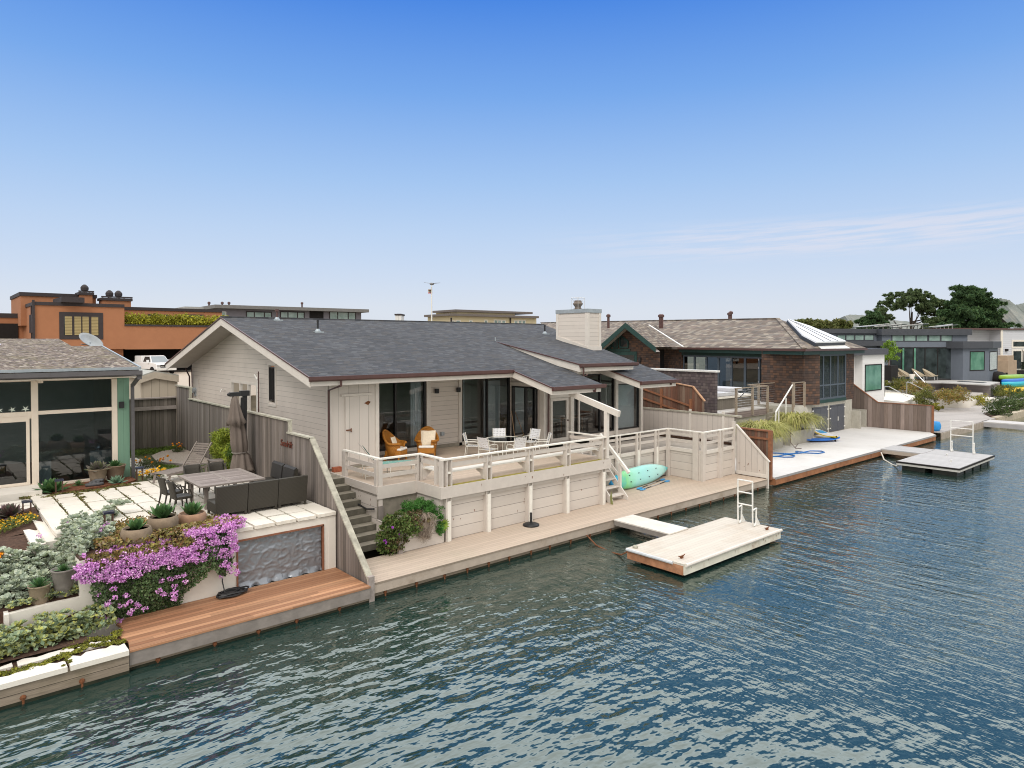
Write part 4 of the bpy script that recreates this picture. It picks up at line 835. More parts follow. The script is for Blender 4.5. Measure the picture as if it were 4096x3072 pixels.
for i in range(4):
    a=PI/4+i*PI/2; mb=MB(); mb.tube([(tcx+.62*math.cos(a),tcy+.62*math.sin(a),KZ),(tcx+.5*math.cos(a),tcy+.5*math.sin(a),KZ+.35),(tcx+.66*math.cos(a),tcy+.66*math.sin(a),KZ+.68)],.018,6); mb.build('leg',ALW,TBL)
# wicker armchairs
t=NT('orange_wicker'); wv=t.n('ShaderNodeTexWave'); wv.inputs['Scale'].default_value=22; wv.bands_direction='Z'; wv.inputs['Distortion'].default_value=1.5; t.l(t.co(),wv.inputs[0]); wv2=t.n('ShaderNodeTexWave'); wv2.inputs['Scale'].default_value=16; wv2.bands_direction='DIAGONAL'; t.l(t.co(),wv2.inputs[0])
ww=t.math('MULTIPLY',wv.outputs['Fac'],wv2.outputs['Fac']); t.bump(ww,.8,.01); M['wick']=t.done(t.ramp(ww,[(0,(.36,.13,.015)),(.5,(.58,.25,.035)),(1,(.68,.33,.06))]),.5)
CUSH=mat('white_seat_cushion',(.8,.77,.72),.9,.04,6); PIL=mat('cream_pillow',(.78,.68,.53),.9,.08,14,bump=.4,bscale=12)
def make_wicker(label):
    """faces -Y"""
    c=thing('wicker_armchair',label,'armchair',(0,0,0),'orange wicker armchairs by the sliding door')
    n=28; mb=MB()
    # curved shell: arms and back as one continuous wrap around (horseshoe)
    pts=[]
    for i in range(n+1):
        a=rad(-62)+(rad(304))*i/n   # horseshoe open to the front (-Y)
        ang=a; x=.36*math.cos(ang); y=.32*math.sin(ang); bk=max(0,math.sin(ang)); h=.60+.42*bk**1.6
        pts.append((x,y,h,bk))
    for (x,y,h,bk) in pts:
        mb.v+= [(x*.92,y*.92,.16),(x*1.0,y*1.0,.45),(x*1.12,y*1.1+.05*bk,h)]
    for i in range(n):
        for k in range(2): mb.f.append((i*3+k,(i+1)*3+k,(i+1)*3+k+1,i*3+k+1)); mb.mi.append(0)
    o=mb.build('woven_shell',M['wick'],c,True); so_=o.modifiers.new('s','SOLIDIFY'); so_.thickness=.035
    mb=MB(); mb.tube([(x*1.14,y*1.12+.05*bk,h+.01) for (x,y,h,bk) in pts],.042,8); mb.build('rolled_rim',M['wick'],c,True)
    mb=MB(); mb.box(-.30,-.34,.16,.30,.25,.36); mb.build('seat_base',M['wick'],c,bevel=.03)
    for x in (-.29,.29):
        for y in (-.28,.24): mb=MB(); mb.tube([(x,y,0),(x,y,.2)],.03,6); mb.build('leg',M['wick'],c)
    mb=MB(); mb.box(-.27,-.35,.362,.27,.2,.45); mb.build('seat_cushion',CUSH,c,bevel=.035)
    return c
wc=make_wicker('orange wicker armchair turned side on, left of its pair, with small pillow'); wc2=dup(wc,(15.35,22.75,KZ),rad(-38),'orange wicker armchair facing the water with a large cream pillow'); wc.location=(14.0,22.95,KZ); wc.rotation_euler=(0,0,rad(32))
for c_ in (wc,wc2): c_.scale=(1.12,1.12,1.1)
def pillow(label,loc,sz,rz,tilt):
    mb=MB(); n=10
    for sgn in (1,-1):
        b=len(mb.v)
        for i in range(n+1):
            for j in range(n+1):
                u=-1+2*i/n; v=-1+2*j/n; th=.5*((1-u**4)*(1-v**4))**.5
                pin=1-.08*(u*u*v*v)*0-.06*(abs(u)*(1-abs(v))+abs(v)*(1-abs(u)))
                mb.v.append((u*sz*pin,sgn*th*sz*.42,v*sz*pin))
        for i in range(n):
            for j in range(n): mb.f.append((b+i*(n+1)+j,b+(i+1)*(n+1)+j,b+(i+1)*(n+1)+j+1,b+i*(n+1)+j+1)); mb.mi.append(0)
    o=mb.build('pillow',PIL,None,True); o.location=loc; o.rotation_euler=(tilt,0,rz); tag(o,label,'pillow')
pillow('large cream ruched pillow propped on the wicker armchair facing the water',(15.33,22.62,KZ+.78),.30,rad(-38),rad(-18)); pillow('small cream pillow on the wicker armchair turned side on',(13.98,22.98,KZ+.72),.19,rad(32),rad(-20))
# strap lounger with striped cushion
LG=thing('lounger','white strap lounger behind the railing corner of the taupe deck','lounger',(12.0,20.4,KZ))
def loc2(u,v): # u along lounger from head to foot, v across
    a=rad(-20); ox,oy=11.22,20.68; return ox+u*math.cos(a)-v*math.sin(a),oy+u*math.sin(a)+v*math.cos(a)
mb=MB(); weave(mb,lambda u,v,d:(*loc2(u,v),KZ+.40+d),.55,1.95,-.3,.3,12,5,.06); mb.build('seat',STR,LG)
mb=MB(); weave(mb,lambda u,v,d:(*loc2(.55-u*.6,v),KZ+.40+u*.8+d),0,.95,-.3,.3,8,5,.06); mb.build('backrest',STR,LG)
for u in (.15,1.0,1.85):
    for v in (-.3,.3): x,y=loc2(u,v); mb=MB(); mb.tube([(x,y,KZ),(x,y,KZ+.4)],.016,6); mb.build('leg',ALW,LG)
for v in (-.3,.3): mb=MB(); mb.tube([(*loc2(.15,v),KZ+.38),(*loc2(1.97,v),KZ+.38)],.016,6); mb.tube([(*loc2(.15,v),KZ+.1),(*loc2(1.85,v),KZ+.1)],.012,6); mb.build('side_rail',ALW,LG)
st=NT('green_striped_fabric'); fr=st.math('FRACT',st.math('MULTIPLY',st.dot((.342,.94,0)),8.5)); M['stripe']=st.done(st.ramp(fr,[(0,(.015,.16,.13)),(.36,(.03,.25,.21)),(.42,(.75,.75,.68)),(.5,(.75,.75,.68)),(.52,(.01,.05,.05)),(.62,(.05,.38,.32)),(.86,(.03,.25,.2)),(.9,(.7,.72,.66))],'CONSTANT'),.9)
cu=thing('lounge_cushion','green and white striped cushion draped over the strap lounger','cushion',(12,20.4,KZ+.45))
mb=MB(); pts=[(1.98,.46),(1.2,.47),(.58,.46),(.22,.93),(.12,1.08)]
for w in (0,):
    for (u0,z0),(u1,z1) in zip(pts[:-1],pts[1:]):
        q=[(*loc2(u0,-.28),KZ+z0),(*loc2(u0,.28),KZ+z0),(*loc2(u1,.28),KZ+z1),(*loc2(u1,-.28),KZ+z1)]; mb.extr(q,(.03,0,-.05))
mb.build('pad',M['stripe'],cu,bevel=.02)
# ---------------------------------------------------------------- neighbour plot on the left: glass fronted house, patio, garden
PZ=2.05
G=thing('glass_house','low house with gravel roof, cream window frames and a green corner','house',(5.6,27,PZ))
GREEN=planks('sage_green_boards',(.17,.30,.22),.19,X1,var=.05,gap=.04,gapdark=.55,grain=.05,along=Z1,rough=.7); GREENY=planks('sage_green_side_boards',(.17,.30,.22),.19,Y1,var=.05,gap=.04,gapdark=.55,grain=.05,along=Z1,rough=.7)
CR=mat('cream_window_timber',(.72,.63,.53),.6,.04,3)
gr=NT('gravel_roof'); vo=gr.n('ShaderNodeTexVoronoi'); vo.inputs['Scale'].default_value=13; gr.l(gr.scaled((.8,1,1)),vo.inputs['Vector']); sp=gr.n('ShaderNodeSeparateColor'); gr.l(vo.outputs['Color'],sp.inputs[0])
gc=gr.ramp(sp.outputs[0],[(0,(.06,.042,.03)),(.2,(.13,.095,.075)),(.4,(.19,.15,.125)),(.55,(.10,.082,.08)),(.7,(.25,.205,.165)),(.85,(.16,.135,.08)),(.93,(.42,.37,.31))],'CONSTANT'); gc=gr.mix(gr.rng(gr.noise(.7,4),.5,.75,0,.5),gc,(.16,.14,.06)); gr.bump(vo.outputs['Distance'],.6,.03); GRV=gr.done(gc,.95)
def rl(y): return 5.96+(y-26.1)*.103
mb=MB(); slab([(-8,26.1,rl(26.1)),(5.72,26.1,rl(26.1)),(5.78,33.0,rl(33)),(4.75,33,rl(33)),(4.7,36,rl(36)),(-8,36,rl(36))],.1,mb); mb.build('gravel_roof',GRV,G)
mb=MB(); mb.beam((-8,26.06,5.93),(5.76,26.06,5.93),.06,.09); mb.beam((5.76,26.06,5.95),(5.82,33,rl(33)),.05,.07); mb.build('roof_edge',M['zinc'],G)
mb=MB(); mb.prismX([(26.08,5.86),(26.08,5.70),(26.0,5.68),(25.95,5.72),(25.95,5.86)],-8,5.80); mb.build('gutter',M['greyfascia'] if False else mat('dark_grey_gutter',(.1,.095,.1),.5,.1,4),G)
mb=MB(); mb.box(-8,26.1,5.62,5.65,27.1,5.66); mb.build('soffit',CR,G)
mb=MB(); mb.box(-8,27.02,5.55,5.62,27.1,5.86); mb.build('fascia',CR,G)
mb=MB(); mb.box(5.225,26.98,PZ-.02,5.60,27.10,5.6); mb.build('corner_wall',GREEN,G); mb=MB(); mb.quad((5.6,27.05,1.6),(5.6,33,1.6),(5.6,33,6.55),(5.6,27.05,5.95)); mb.build('side_wall',GREENY,G)
def gbox(name,x0,z0,x1,z1,y0=26.96,y1=27.1,m=None): mb=MB(); mb.box(x0,y0,z0,x1,y1,z1); return mb.build(name,m or CR,G)
gbox('mullion',2.75,PZ+.05,2.935,5.56); gbox('mullion',5.06,PZ+.05,5.22,5.56); gbox('transom',2.935,4.45,5.06,4.57,26.97); gbox('transom',-8,4.43,2.75,4.57,26.97); gbox('sill',2.935,PZ+.02,5.06,PZ+.1,26.93); gbox('bracket',2.9,5.5,3.05,5.6,26.7,26.96)
gbox('mullion',-1.2,PZ,-1.0,5.56)
pn=lambda n,x0,z0,x1,z1,y: (lambda mb:(mb.quad((x0,y,z0),(x1,y,z0),(x1,y,z1),(x0,y,z1)),mb.build(n,M['glassdark'],G)))(MB())
pn('pane',2.935,4.57,5.06,5.56,27.05); pn('pane',2.935,PZ+.1,5.06,4.45,27.05); pn('pane',-1,4.57,2.75,5.56,27.05)
gd=frame('glazed_door',PYd(27.02),-.6,2.70,PZ+.12,4.34,.09,.05,CR,G,[1.0]); pane(PYd(27.02),-.55,2.65,PZ+.17,4.3,-.03,M['glassdark'],gd)
mb=MB(); mb.box(-3,27.0,PZ,2.75,27.1,PZ+.14); mb.build('threshold',CR,G)
mb=MB(); mb.box(-8,26.99,4.34,2.75,27.04,4.43); mb.build('door_head',CR,G)
mb=MB(); mb.box(-7,27.2,1.9,5.5,32.9,2.05); mb.build('interior_floor',M['intfloor'],G); mb=MB(); mb.quad((-7,32.9,2.05),(5.5,32.9,2.05),(5.5,32.9,6.3),(-7,32.9,6.3)); mb.quad((5.5,27.2,2.05),(5.5,32.9,2.05),(5.5,32.9,6.3),(5.5,27.2,5.7)); mb.quad((-7,27.2,2.05),(-7,32.9,2.05),(-7,32.9,6.3),(-7,27.2,5.7)); mb.build('interior_wall',M['intwall'],G); mb=MB(); mb.box(-7,27.15,5.6,5.5,32.9,5.62); mb.build('interior_ceiling',mat('dark_ceiling',(.12,.09,.07),.8),G)
mb=MB(); mb.box(4.55,28.0,PZ,5.3,29.2,PZ+.9); tag(mb.build('kitchen_counter',M['conc']),'white kitchen counter inside the gravel roofed house behind the glass','counter')
mb=MB(); mb.lathe([(.14,0),(.16,.1),(.08,.2),(.03,.24)],(4.85,28.2,PZ+.9),12); tag(mb.build('kettle',M['steel'],None,True),'steel kettle on the white kitchen counter behind the glass','kettle')
mb=MB(); mb.box(2.98,27.6,PZ,3.35,27.95,PZ+.75); tag(mb.build('cabinet',M['conc']),'pale low cabinet inside the glass beside the cream mullion','cabinet')
mb=MB(); mb.box(5.27,26.88,4.52,5.42,26.98,4.74); mb.build('wall_lamp',M['blackmetal'],G)
mb=MB(); mb.box(5.62,26.78,1.95,5.72,26.88,5.35); mb.beam((5.67,26.83,5.3),(5.74,26.2,5.62),.1,.1); mb.box(5.66,26.05,5.55,5.8,26.2,5.72); mb.build('downpipe',mat('dark_grey_downpipe',(.1,.095,.1),.5,.1,4),G)
STARW=mat('white_starfish',(.62,.68,.6),.8)
for i,x in enumerate((1.56,1.93,2.25,2.60)):
    mb=MB(); r0=.085+.012*i; pts=[]
    for k in range(10):
        a=PI/2+k*PI/5+.2*i; r=r0 if k%2==0 else r0*.28; pts.append((x+r*math.cos(a),26.99,4.66+r*math.sin(a)))
    mb.extr(pts,(0,.03,0)); tag(mb.build('starfish',STARW),['white starfish at the left end of the row on the transom ledge','white starfish second from the left on the transom ledge','white starfish third from the left on the transom ledge','largest white starfish, nearest the cream mullion'][i],'starfish','white starfish on the window ledge')
DS=thing('satellite_dish','grey satellite dish standing behind the gravel roof','dish',(5.4,33.3,6.4)); mb=MB(); n=20; rings=[]
for i in range(6):
    r=.5*i/5; rings.append([(r*math.cos(2*PI*k/n)*1.0,r*math.sin(2*PI*k/n)*.8,-.12*(1-(r/.5)**2)) for k in range(n)])
for r in rings: mb.v+=r
for i in range(5):
    for k in range(n): mb.f.append((i*n+k,i*n+(k+1)%n,(i+1)*n+(k+1)%n,(i+1)*n+k)); mb.mi.append(0)
o=mb.build('reflector',mat('grey_dish',(.3,.32,.33),.5),None,True); o.parent=DS; o.location=(.1,0,.5); o.rotation_euler=(rad(40),rad(28),0); so_=o.modifiers.new('s','SOLIDIFY'); so_.thickness=.02
mb=MB(); mb.tube([(5.4,33.3,6.4),(5.45,33.3,6.8)],.03,6); mb.tube([(5.1,33.1,6.75),(5.4,33.3,6.7)],.02,6); mb.build('mount',M['zinc'],DS)
for x,y,l in ((1.15,33.5,'white skylight dome at the left edge of the gravel roof'),(2.05,33.6,'second white skylight dome, to the right on the gravel roof')):
    mb=MB(); mb.ball((x,y,rl(y)),.42,.42,.16,14,8); tag(mb.build('skylight',mat('white_acrylic',(.75,.77,.78),.3),None,True),l,'skylight','white domes on the gravel roof')
# ---------------------------------------------------------------- patio
mb=MB(); mb.prism([(2.56,20.15),(5.95,20.15),(5.95,18.1),(8.86,18.1),(8.86,33.4),(5.62,33.4),(5.62,27.0),(2.9,27.0),(2.9,25.7),(2.56,25.7)],1.2,PZ-.035); structure(mb.build('patio_base',M['thymejoint']))
xe=[2.53,3.08,3.67,4.24,4.80,5.36,5.93,6.52,7.1,7.68,8.27,8.86]; ye=[17.62,18.32,19.1,20.12,21.25,22.4,23.5,24.7,25.85]
mb=MB()
def pave(x0,y0,x1,y1,rag=.012):
    pts=[]
    for a,b in (((x0,y0),(x1,y0)),((x1,y0),(x1,y1)),((x1,y1),(x0,y1)),((x0,y1),(x0,y0))):
        for i in range(6): pts.append((a[0]+(b[0]-a[0])*i/6+random.uniform(-rag,rag),a[1]+(b[1]-a[1])*i/6+random.uniform(-rag,rag)))
    mb.prism(pts,PZ-.09,PZ+random.uniform(-.004,.004))
for i,(a,b) in enumerate(zip(xe[:-1],xe[1:])):
    for j,(c,d) in enumerate(zip(ye[:-1],ye[1:])):
        if (a<5.9 and c<20.1): continue
        if i==0 and j in (3,4): continue
        c2,d2=c+(random.uniform(-.06,.06) if j else 0),d
        if a<5.3 and j==len(ye)-2: d2-=random.uniform(.35,.6) if 3<a else .1
        pave(a+.028,c2+.02,b-.028,d2-.02,.02 if j==len(ye)-2 else .012)
pave(2.53,20.13,3.05,23.38)
for k in range(13): pave(5.98+.1*random.random(),25.95+k*.42,6.85+.1*random.random()-k*.012,26.25+k*.42,.02)
structure(mb.build('patio_paving',mat('ivory_paving',(.70,.655,.585),.85,.05,1.6,bump=.1,bscale=25,dirt=(.6,.53,.42),dirtamt=.4)))
# cream retaining wall with a niche
RW=thing('retaining_wall','cream rendered retaining wall with a tarp covered niche under the patio edge','wall',(6,17.7,DZ))
mb=MB(); strip_wall(mb,PY(17.7),2.65,8.80,.1,lambda x:1.94,[(6.11,8.46,.45,1.72)]); mb.quad((2.65,17.7,.4),(2.65,20.2,.9),(2.65,20.2,1.94),(2.65,17.7,1.94)); mb.quad((2.65,17.7,1.94),(8.86,17.7,1.94),(8.86,17.95,1.94),(2.65,17.95,1.94)); mb.box(8.62,17.69,.40,8.84,17.9,1.94); mb.build('rendered_face',M['stucco'],RW)
mb=MB(); mb.box(6.1,17.9,.45,8.46,18.0,1.75); mb.build('niche_back',M['soil'],RW)
fm=mat('red_brown_frame',(.22,.09,.05),.7,.2,5)
for a in ((6.08,.46,6.12,1.72),(8.44,.46,8.48,1.72),(6.08,1.70,8.48,1.745)): mb=MB(); mb.box(a[0],17.67,a[1],a[2],17.75,a[3]); mb.build('niche_frame',fm,RW)
tp=NT('silver_tarpaulin'); tf=tp.math('ADD',tp.noise(1,5,.62,vec=tp.scaled((2.2,2,3.4),(0,rad(18),0))),tp.math('MULTIPLY',tp.noise(9,3,.6),.18)); tp.bump(tf,.35,.03); TARP=tp.done(tp.ramp(tp.noise(1.8,4),[(.3,(.20,.22,.25)),(.7,(.27,.29,.325))]),.33,.4,.6)
import mathutils.noise as mno
mb=MB(); nx_,nz_=84,48
for j in range(nz_+1):
    for i in range(nx_+1):
        x=6.13+2.31*i/nx_; z=.455+1.24*j/nz_
        q=Vector((x*2.2+z*.8,z*3.0-x*.7,3)); d=.024*(1-abs(mno.noise(q)))**7+.02*(1-abs(mno.noise(q*2.3+Vector((7,2,0)))))**7+.02*mno.noise(q*.6)
        for gx_ in (.25,.5,.75): d+=.008*math.exp(-((i/nx_-gx_)/.006)**2)
        for gz_ in (.33,.66): d+=.008*math.exp(-((j/nz_-gz_)/.01)**2)
        if j<5: d+=.10*(5-j)/5*abs(math.sin(i*.19)); 
        mb.v.append((x,17.80-d,z))
for j in range(nz_):
    for i in range(nx_): a=j*(nx_+1)+i; mb.f.append((a,a+1,a+nx_+2,a+nx_+1)); mb.mi.append(0)
tag(mb.build('tarp',TARP,None,True),'crumpled silver grey tarp covering the niche in the cream wall','tarp')
RP=MB()
for k in range(9):
    r0=.12+.03*(k%4); pts=[(5.88+.05*math.sin(k*2.1)+r0*1.8*math.cos(2*PI*i/14),17.42+.03*math.cos(k*1.7)+r0*.8*math.sin(2*PI*i/14),.48+.012*k+.012*math.sin(i*2+k)) for i in range(14)]; RP.tube(pts,.02,5,True)
RP.tube([(5.72,17.45,.5),(5.7,17.6,.8),(5.72,17.66,1.1)],.016,5); tag(RP.build('rope_coil',M['blackmetal']),'coiled black rope on the redwood deck below the trailing purple flowers','rope')
# steps down at the left of the patio
SS=thing('steps','three broad ivory steps leading down from the left end of the patio','steps',(2,21,1.6))
for x0,x1,z in ((2.02,2.54,1.89),(1.5,2.03,1.74),(.2,1.51,1.58)): mb=MB(); mb.prism([(x0,20.0),(x1,20.0),(x1,21.85-(2.54-x1)*.9),(x0,21.85-(2.54-x1)*.9)],z-.5,z); mb.build('step',M['conc'],SS)
mb=MB(); mb.box(2.3,19.9,1.1,2.53,25.8,PZ-.1); mb.build('landing_edge',M['conc'],SS)
DS2=MB(); DS2.box(-2,25.72,1.9,2.88,26.95,PZ+.12); tag(DS2.build('doorstep',M['conc']),'long ivory doorstep slab below the glazed door','step')
mb=MB(); 
for y0,y1 in ((25.0,25.35),(24.45,24.9),(23.95,24.35)): mb.prism([(-1.5,y0),(2.5,y0),(2.5,y1),(-1.5,y1)],1.85,2.02)
structure(mb.build('stepping_path',M['conc']))
# garden ground
def gzz(x,y):
    t_=min(1,max(0,(x-2.5)/.25)); lo=min(1.85,1.12+.24*max(0,y-17.7)) if y>17.65 else .52+.04*(y-16.6)
    hi=2.0 if y>17.72 else .46
    return lo*(1-t_)+hi*t_
mb=MB(); gx=[-4,-2,0,.5,1,1.35,1.7,2.1,2.45,2.62,2.64]; gy=[16.6,17.0,17.4,17.64,17.76,18,18.5,19,19.5,20,20.6,21.5]
mb.v=[(x,y,gzz(min(x,2.4),y)) for y in gy for x in gx]; mb.f=[(j*len(gx)+i,j*len(gx)+i+1,(j+1)*len(gx)+i+1,(j+1)*len(gx)+i) for j in range(len(gy)-1) for i in range(len(gx)-1)]; mb.mi=[0]*len(mb.f); structure(mb.build('garden_soil',M['soil']))
mb=MB(); mb.prism([(2.66,17.74),(5.93,17.74),(5.93,20.14),(2.66,20.14)],1.5,1.99); structure(mb.build('planting_bed',M['soil']))
mb=MB(); gx=[-4,0,1,1.8,2.5]; gy=[21.6,22.5,23.4,24.0]; mb.v=[(x,y,1.5+.42*(x+1)/3.5*min(1,max(0,x+1))+.05*(y-21.6)) for y in gy for x in gx]; mb.f=[(j*5+i,j*5+i+1,(j+1)*5+i+1,(j+1)*5+i) for j in range(3) for i in range(4)]; mb.mi=[0]*12; structure(mb.build('bed_soil',M['soil']))
mb=MB(); mb.prism([(2.95,25.9),(3.4,25.55),(4.4,25.75),(5.3,25.9),(5.62,26.2),(5.62,26.95),(2.95,26.95)],PZ-.1,PZ+.02); structure(mb.build('house_bed_soil',mat('red_bark_mulch',(.16,.06,.03),1,.5,14,bump=.8,bscale=30)))
LW=MB(); LW.prism([(1.33,17.55),(2.0,17.66),(2.66,17.7),(2.66,17.8),(1.9,17.78),(1.33,17.68)],.4,1.14); LW.box(1.28,17.5,.4,1.36,17.75,1.16); tag(LW.build('low_wall',M['stucco']),'low cream garden wall between the two succulent beds','wall')
# ---- plants: ground covers
silver=leafmat('silver_succulent_leaves',[(.22,.27,.19),(.36,.42,.33),(.48,.53,.44),(.28,.33,.2),(.52,.55,.42)],.5,3,.15,trans=.05)
yel=leafmat('yellowing_succulent_leaves',[(.16,.23,.14),(.26,.33,.2),(.34,.39,.22),(.42,.42,.10),(.12,.17,.08)],.5,3,.2,trans=.05)
def rosette(mb,c,r,n,up=.9):
    c=Vector(c); tilt=Vector((random.gauss(0,.25),random.gauss(0,.25)-.15,1)).normalized(); e1=tilt.orthogonal().normalized(); e2=tilt.cross(e1)
    for i in range(n):
        ring=i/n; a=i*2.4+random.random()*.3; d=e1*math.cos(a)+e2*math.sin(a); lift=up*(1.15-ring*1.0); L=r*(.5+.5*ring); w=L*.42
        ax=(d*(1-.35*lift)+tilt*lift*.8).normalized(); sd=ax.cross(tilt); 
        if sd.length<1e-4: continue
        sd=sd.normalized(); nn=sd.cross(ax); b=c+ax*.02
        p=[b-sd*w*.25,b+ax*L*.55-sd*w+nn*.1*L,b+ax*L*.92-sd*w*.55+nn*.18*L,b+ax*L+nn*.2*L,b+ax*L*.92+sd*w*.55+nn*.18*L,b+ax*L*.55+sd*w+nn*.1*L,b+sd*w*.25,b+ax*L*.5-nn*.02*L]
        mb.add(p,[(0,1,7),(1,2,3,7),(3,4,5,7),(5,6,7),(0,7,6)])
polyS=[(4.15,21.3),(3.55,20.1),(3.75,19.6),(3.5,18.7),(2.95,18.2),(2.75,17.85),(1.3,17.85),(-.6,17.7),(-.4,19.6),(1.0,19.9),(2.5,20.0),(3.2,21.2)]
mb=MB()
for x,y in rand_in(polyS,600):
    if (x-1.95)**2+(y-18)**2<.07 or (x-2.35)**2+(y-17.95)**2<.08: continue
    h=random.uniform(.02,.36) if x<3.3 else random.uniform(.08,.3); z=gzz(x,y)+h
    rosette(mb,(x,y,z),random.uniform(.085,.15),random.randint(10,14))
fill=[]
for x,y in rand_in(polyS,5200): fill.append((x,y,gzz(x,y)+random.uniform(.02,.16)))
leaf_cloud(mb,fill,size=.05,aspect=1.3,upbias=.9)
for x,y in ((4.15,21.35),(4.0,21.5),(4.3,21.2),(4.1,21.2)): rosette(mb,(x,y,PZ+.3),.17,12)
tag(mb.build('silver_succulents',silver),'dense drift of silver green succulent rosettes','ground cover',kind='stuff')
mb=MB()
for x,y in rand_in([(-1.2,16.6),(1.6,16.68),(2.6,16.95),(3.3,17.15),(3.1,17.55),(2.4,17.6),(1.2,17.5),(-1.2,17.6)],420): rosette(mb,(x,y,gzz(min(x,2.4),y)+random.uniform(.05,.42)),random.uniform(.075,.14),random.randint(8,11),.7)
for x,y in rand_in([(1.4,17.7),(2.7,17.75),(2.75,18.1),(2.1,18.0),(1.5,17.85)],60): rosette(mb,(x,y,1.2+random.uniform(0,.12)),random.uniform(.06,.1),9,.7)
fill=[]
for x,y in rand_in([(-1.2,16.62),(1.6,16.7),(2.6,16.85),(3.3,17.1),(3.1,17.6),(-1.2,17.6)],3200): fill.append((x,y,gzz(min(x,2.4),y)+random.uniform(.01,.2)))
leaf_cloud(mb,fill,size=.05,aspect=1.4,upbias=.8)
tag(mb.build('green_succulents',yel),'yellow tinged leggy succulents behind the stone kerb','ground cover',kind='stuff')
# moss
def patches(mb,pts,r,per,z,zj=.03):
    for x,y in pts: p=blob_points((x,y,z),(r*random.uniform(.6,1.3),r*random.uniform(.5,1.1),zj),per,.1); leaf_cloud(mb,p,size=.022,aspect=1.3)
mb=MB(); patches(mb,[(x,16.2+.14*math.sin(x*3)+random.uniform(-.1,.12)) for x in np.arange(-.5,3.2,.055)],.11,60,.5); patches(mb,[(x,16.6+random.uniform(-.15,.3)) for x in np.arange(2.3,3.3,.05)],.13,60,.5); patches(mb,[(2.15+random.gauss(0,.04),y) for y in np.arange(15.7,16.2,.08)],.05,30,.5)
tag(mb.build('moss',leafmat('yellow_green_moss_tufts',[(.16,.17,.02),(.25,.24,.03),(.11,.13,.02),(.2,.2,.05)],.9,5,.3,trans=0)),'yellow green moss creeping over the stone kerb','moss',kind='stuff')
mb=MB(); jp=[]
for x in xe[1:6]:
    for y in np.arange(20.2,25.6,.16):
        if random.random()<.75: jp.append((x+random.gauss(0,.03),y))
patches(mb,jp,.055,16,PZ-.01,.02); patches(mb,[(x,25.35+.2*math.sin(x*4)+random.uniform(-.15,.25)) for x in np.arange(2.9,5.6,.06)],.12,40,PZ,.03); patches(mb,[(3.25+random.gauss(0,.13),20.95+random.gauss(0,.22)) for _ in range(14)],.1,60,PZ,.04); patches(mb,[(3.75+random.gauss(0,.05),24.6+random.gauss(0,.3)) for _ in range(14)],.08,50,PZ,.03); patches(mb,[(2.5+random.gauss(0,.2),25.6+random.gauss(0,.08)) for _ in range(12)],.1,40,PZ-.02,.03)
tag(mb.build('creeping_thyme',leafmat('thyme_tufts',[(.10,.13,.025),(.16,.17,.04),(.2,.15,.07),(.13,.09,.05)],.9,4,.3,trans=0)),'creeping thyme growing in the joints of the ivory paving','ground cover',kind='stuff')
# sedum mat on top of the wall, purple flowers, trailing ivy-like green
mb=MB(); P_=[]
for x,y in rand_in([(3.0,17.6),(4.6,17.55),(5.8,17.6),(6.25,17.55),(6.3,18.2),(5.9,19.3),(5.0,19.8),(4.4,20.3),(3.6,20.1),(3.5,19.0),(3.0,18.3)],5200): P_.append((x,y,2.02+random.uniform(0,.16)+.12*math.exp(-((y-17.9)/.5)**2)))

for _ in range(2600):
    x=random.uniform(2.75,5.3); z=random.uniform(1.7,2.1); P_.append((x,17.64-.3*max(.05,math.sin(PI*(z-.4)/2.0))*random.uniform(.6,1.0),z))
leaf_cloud(mb,P_,size=.04,aspect=1.25,upbias=.8); tag(mb.build('sedum_mat',leafmat('rusty_sedum',[(.20,.19,.05),(.28,.24,.07),(.30,.15,.07),(.16,.15,.04),(.33,.25,.16)],.7,1.3,.35,trans=.05)),'yellow and rust coloured sedum mat around the bowl planters','ground cover',kind='stuff')
ivyP=[(2.72,1.95),(2.85,1.2),(2.95,.75),(3.2,.5),(3.6,.46),(4.7,.46),(4.78,.7),(5.3,1.15),(5.45,1.3),(5.55,1.1),(5.62,.95),(5.78,.98),(5.92,1.25),(5.95,1.9),(5.9,2.1),(5.3,2.1),(5.2,1.85),(2.8,1.82)]
mb=MB(); P_=[]
for x,z in rand_in(ivyP,9500):
    bulge=.05+.38*max(0,math.sin(PI*min(1,max(0,(z-.4)/1.9))))*(.7+.3*math.sin(x*5)); P_.append((x+random.gauss(0,.03),17.68-bulge*random.uniform(.15,1)**.5,z))
leaf_cloud(mb,P_,size=.034,aspect=1.35); tag(mb.build('trailing_greenery',leafmat('trailing_green_leaves',[(.03,.065,.02),(.06,.11,.035),(.10,.15,.06),(.14,.19,.09),(.05,.075,.035)],.6,2.2,.4)),'grey green trailing plant cascading down the cream wall','ground cover',kind='stuff')
mb=MB(); P_=[]
for _ in range(420):
    x=random.uniform(2.5,5.98); lo=1.55-.12*math.sin(x*2.3)-(.12 if x>4.4 else 0); hi=1.93 if x<3.3 else (1.86 if x<5.0 else 2.22)
    if x>5.5: lo=.98
    z=lo+(hi-lo)*random.random()**.85
    P_.append((x,17.66-.36*max(0.05,math.sin(PI*min(1,max(0,(z-.4)/2.0))))*random.uniform(.75,1.12) if z<2.06 else 17.62-random.random()*.2,z))
for _ in range(34): P_.append((random.uniform(2.9,4.8),17.42-.25*random.random(),random.uniform(.5,1.3)))
for _ in range(150):
    x=random.uniform(4.85,6.2); P_.append((x,17.45+random.random()*(.3+.9*(x-4.85)/1.3*random.random()),2.1+random.random()*.12))
for _ in range(60): P_.append((random.uniform(2.7,4.8),random.uniform(17.3,17.6),random.uniform(1.8,2.0)))
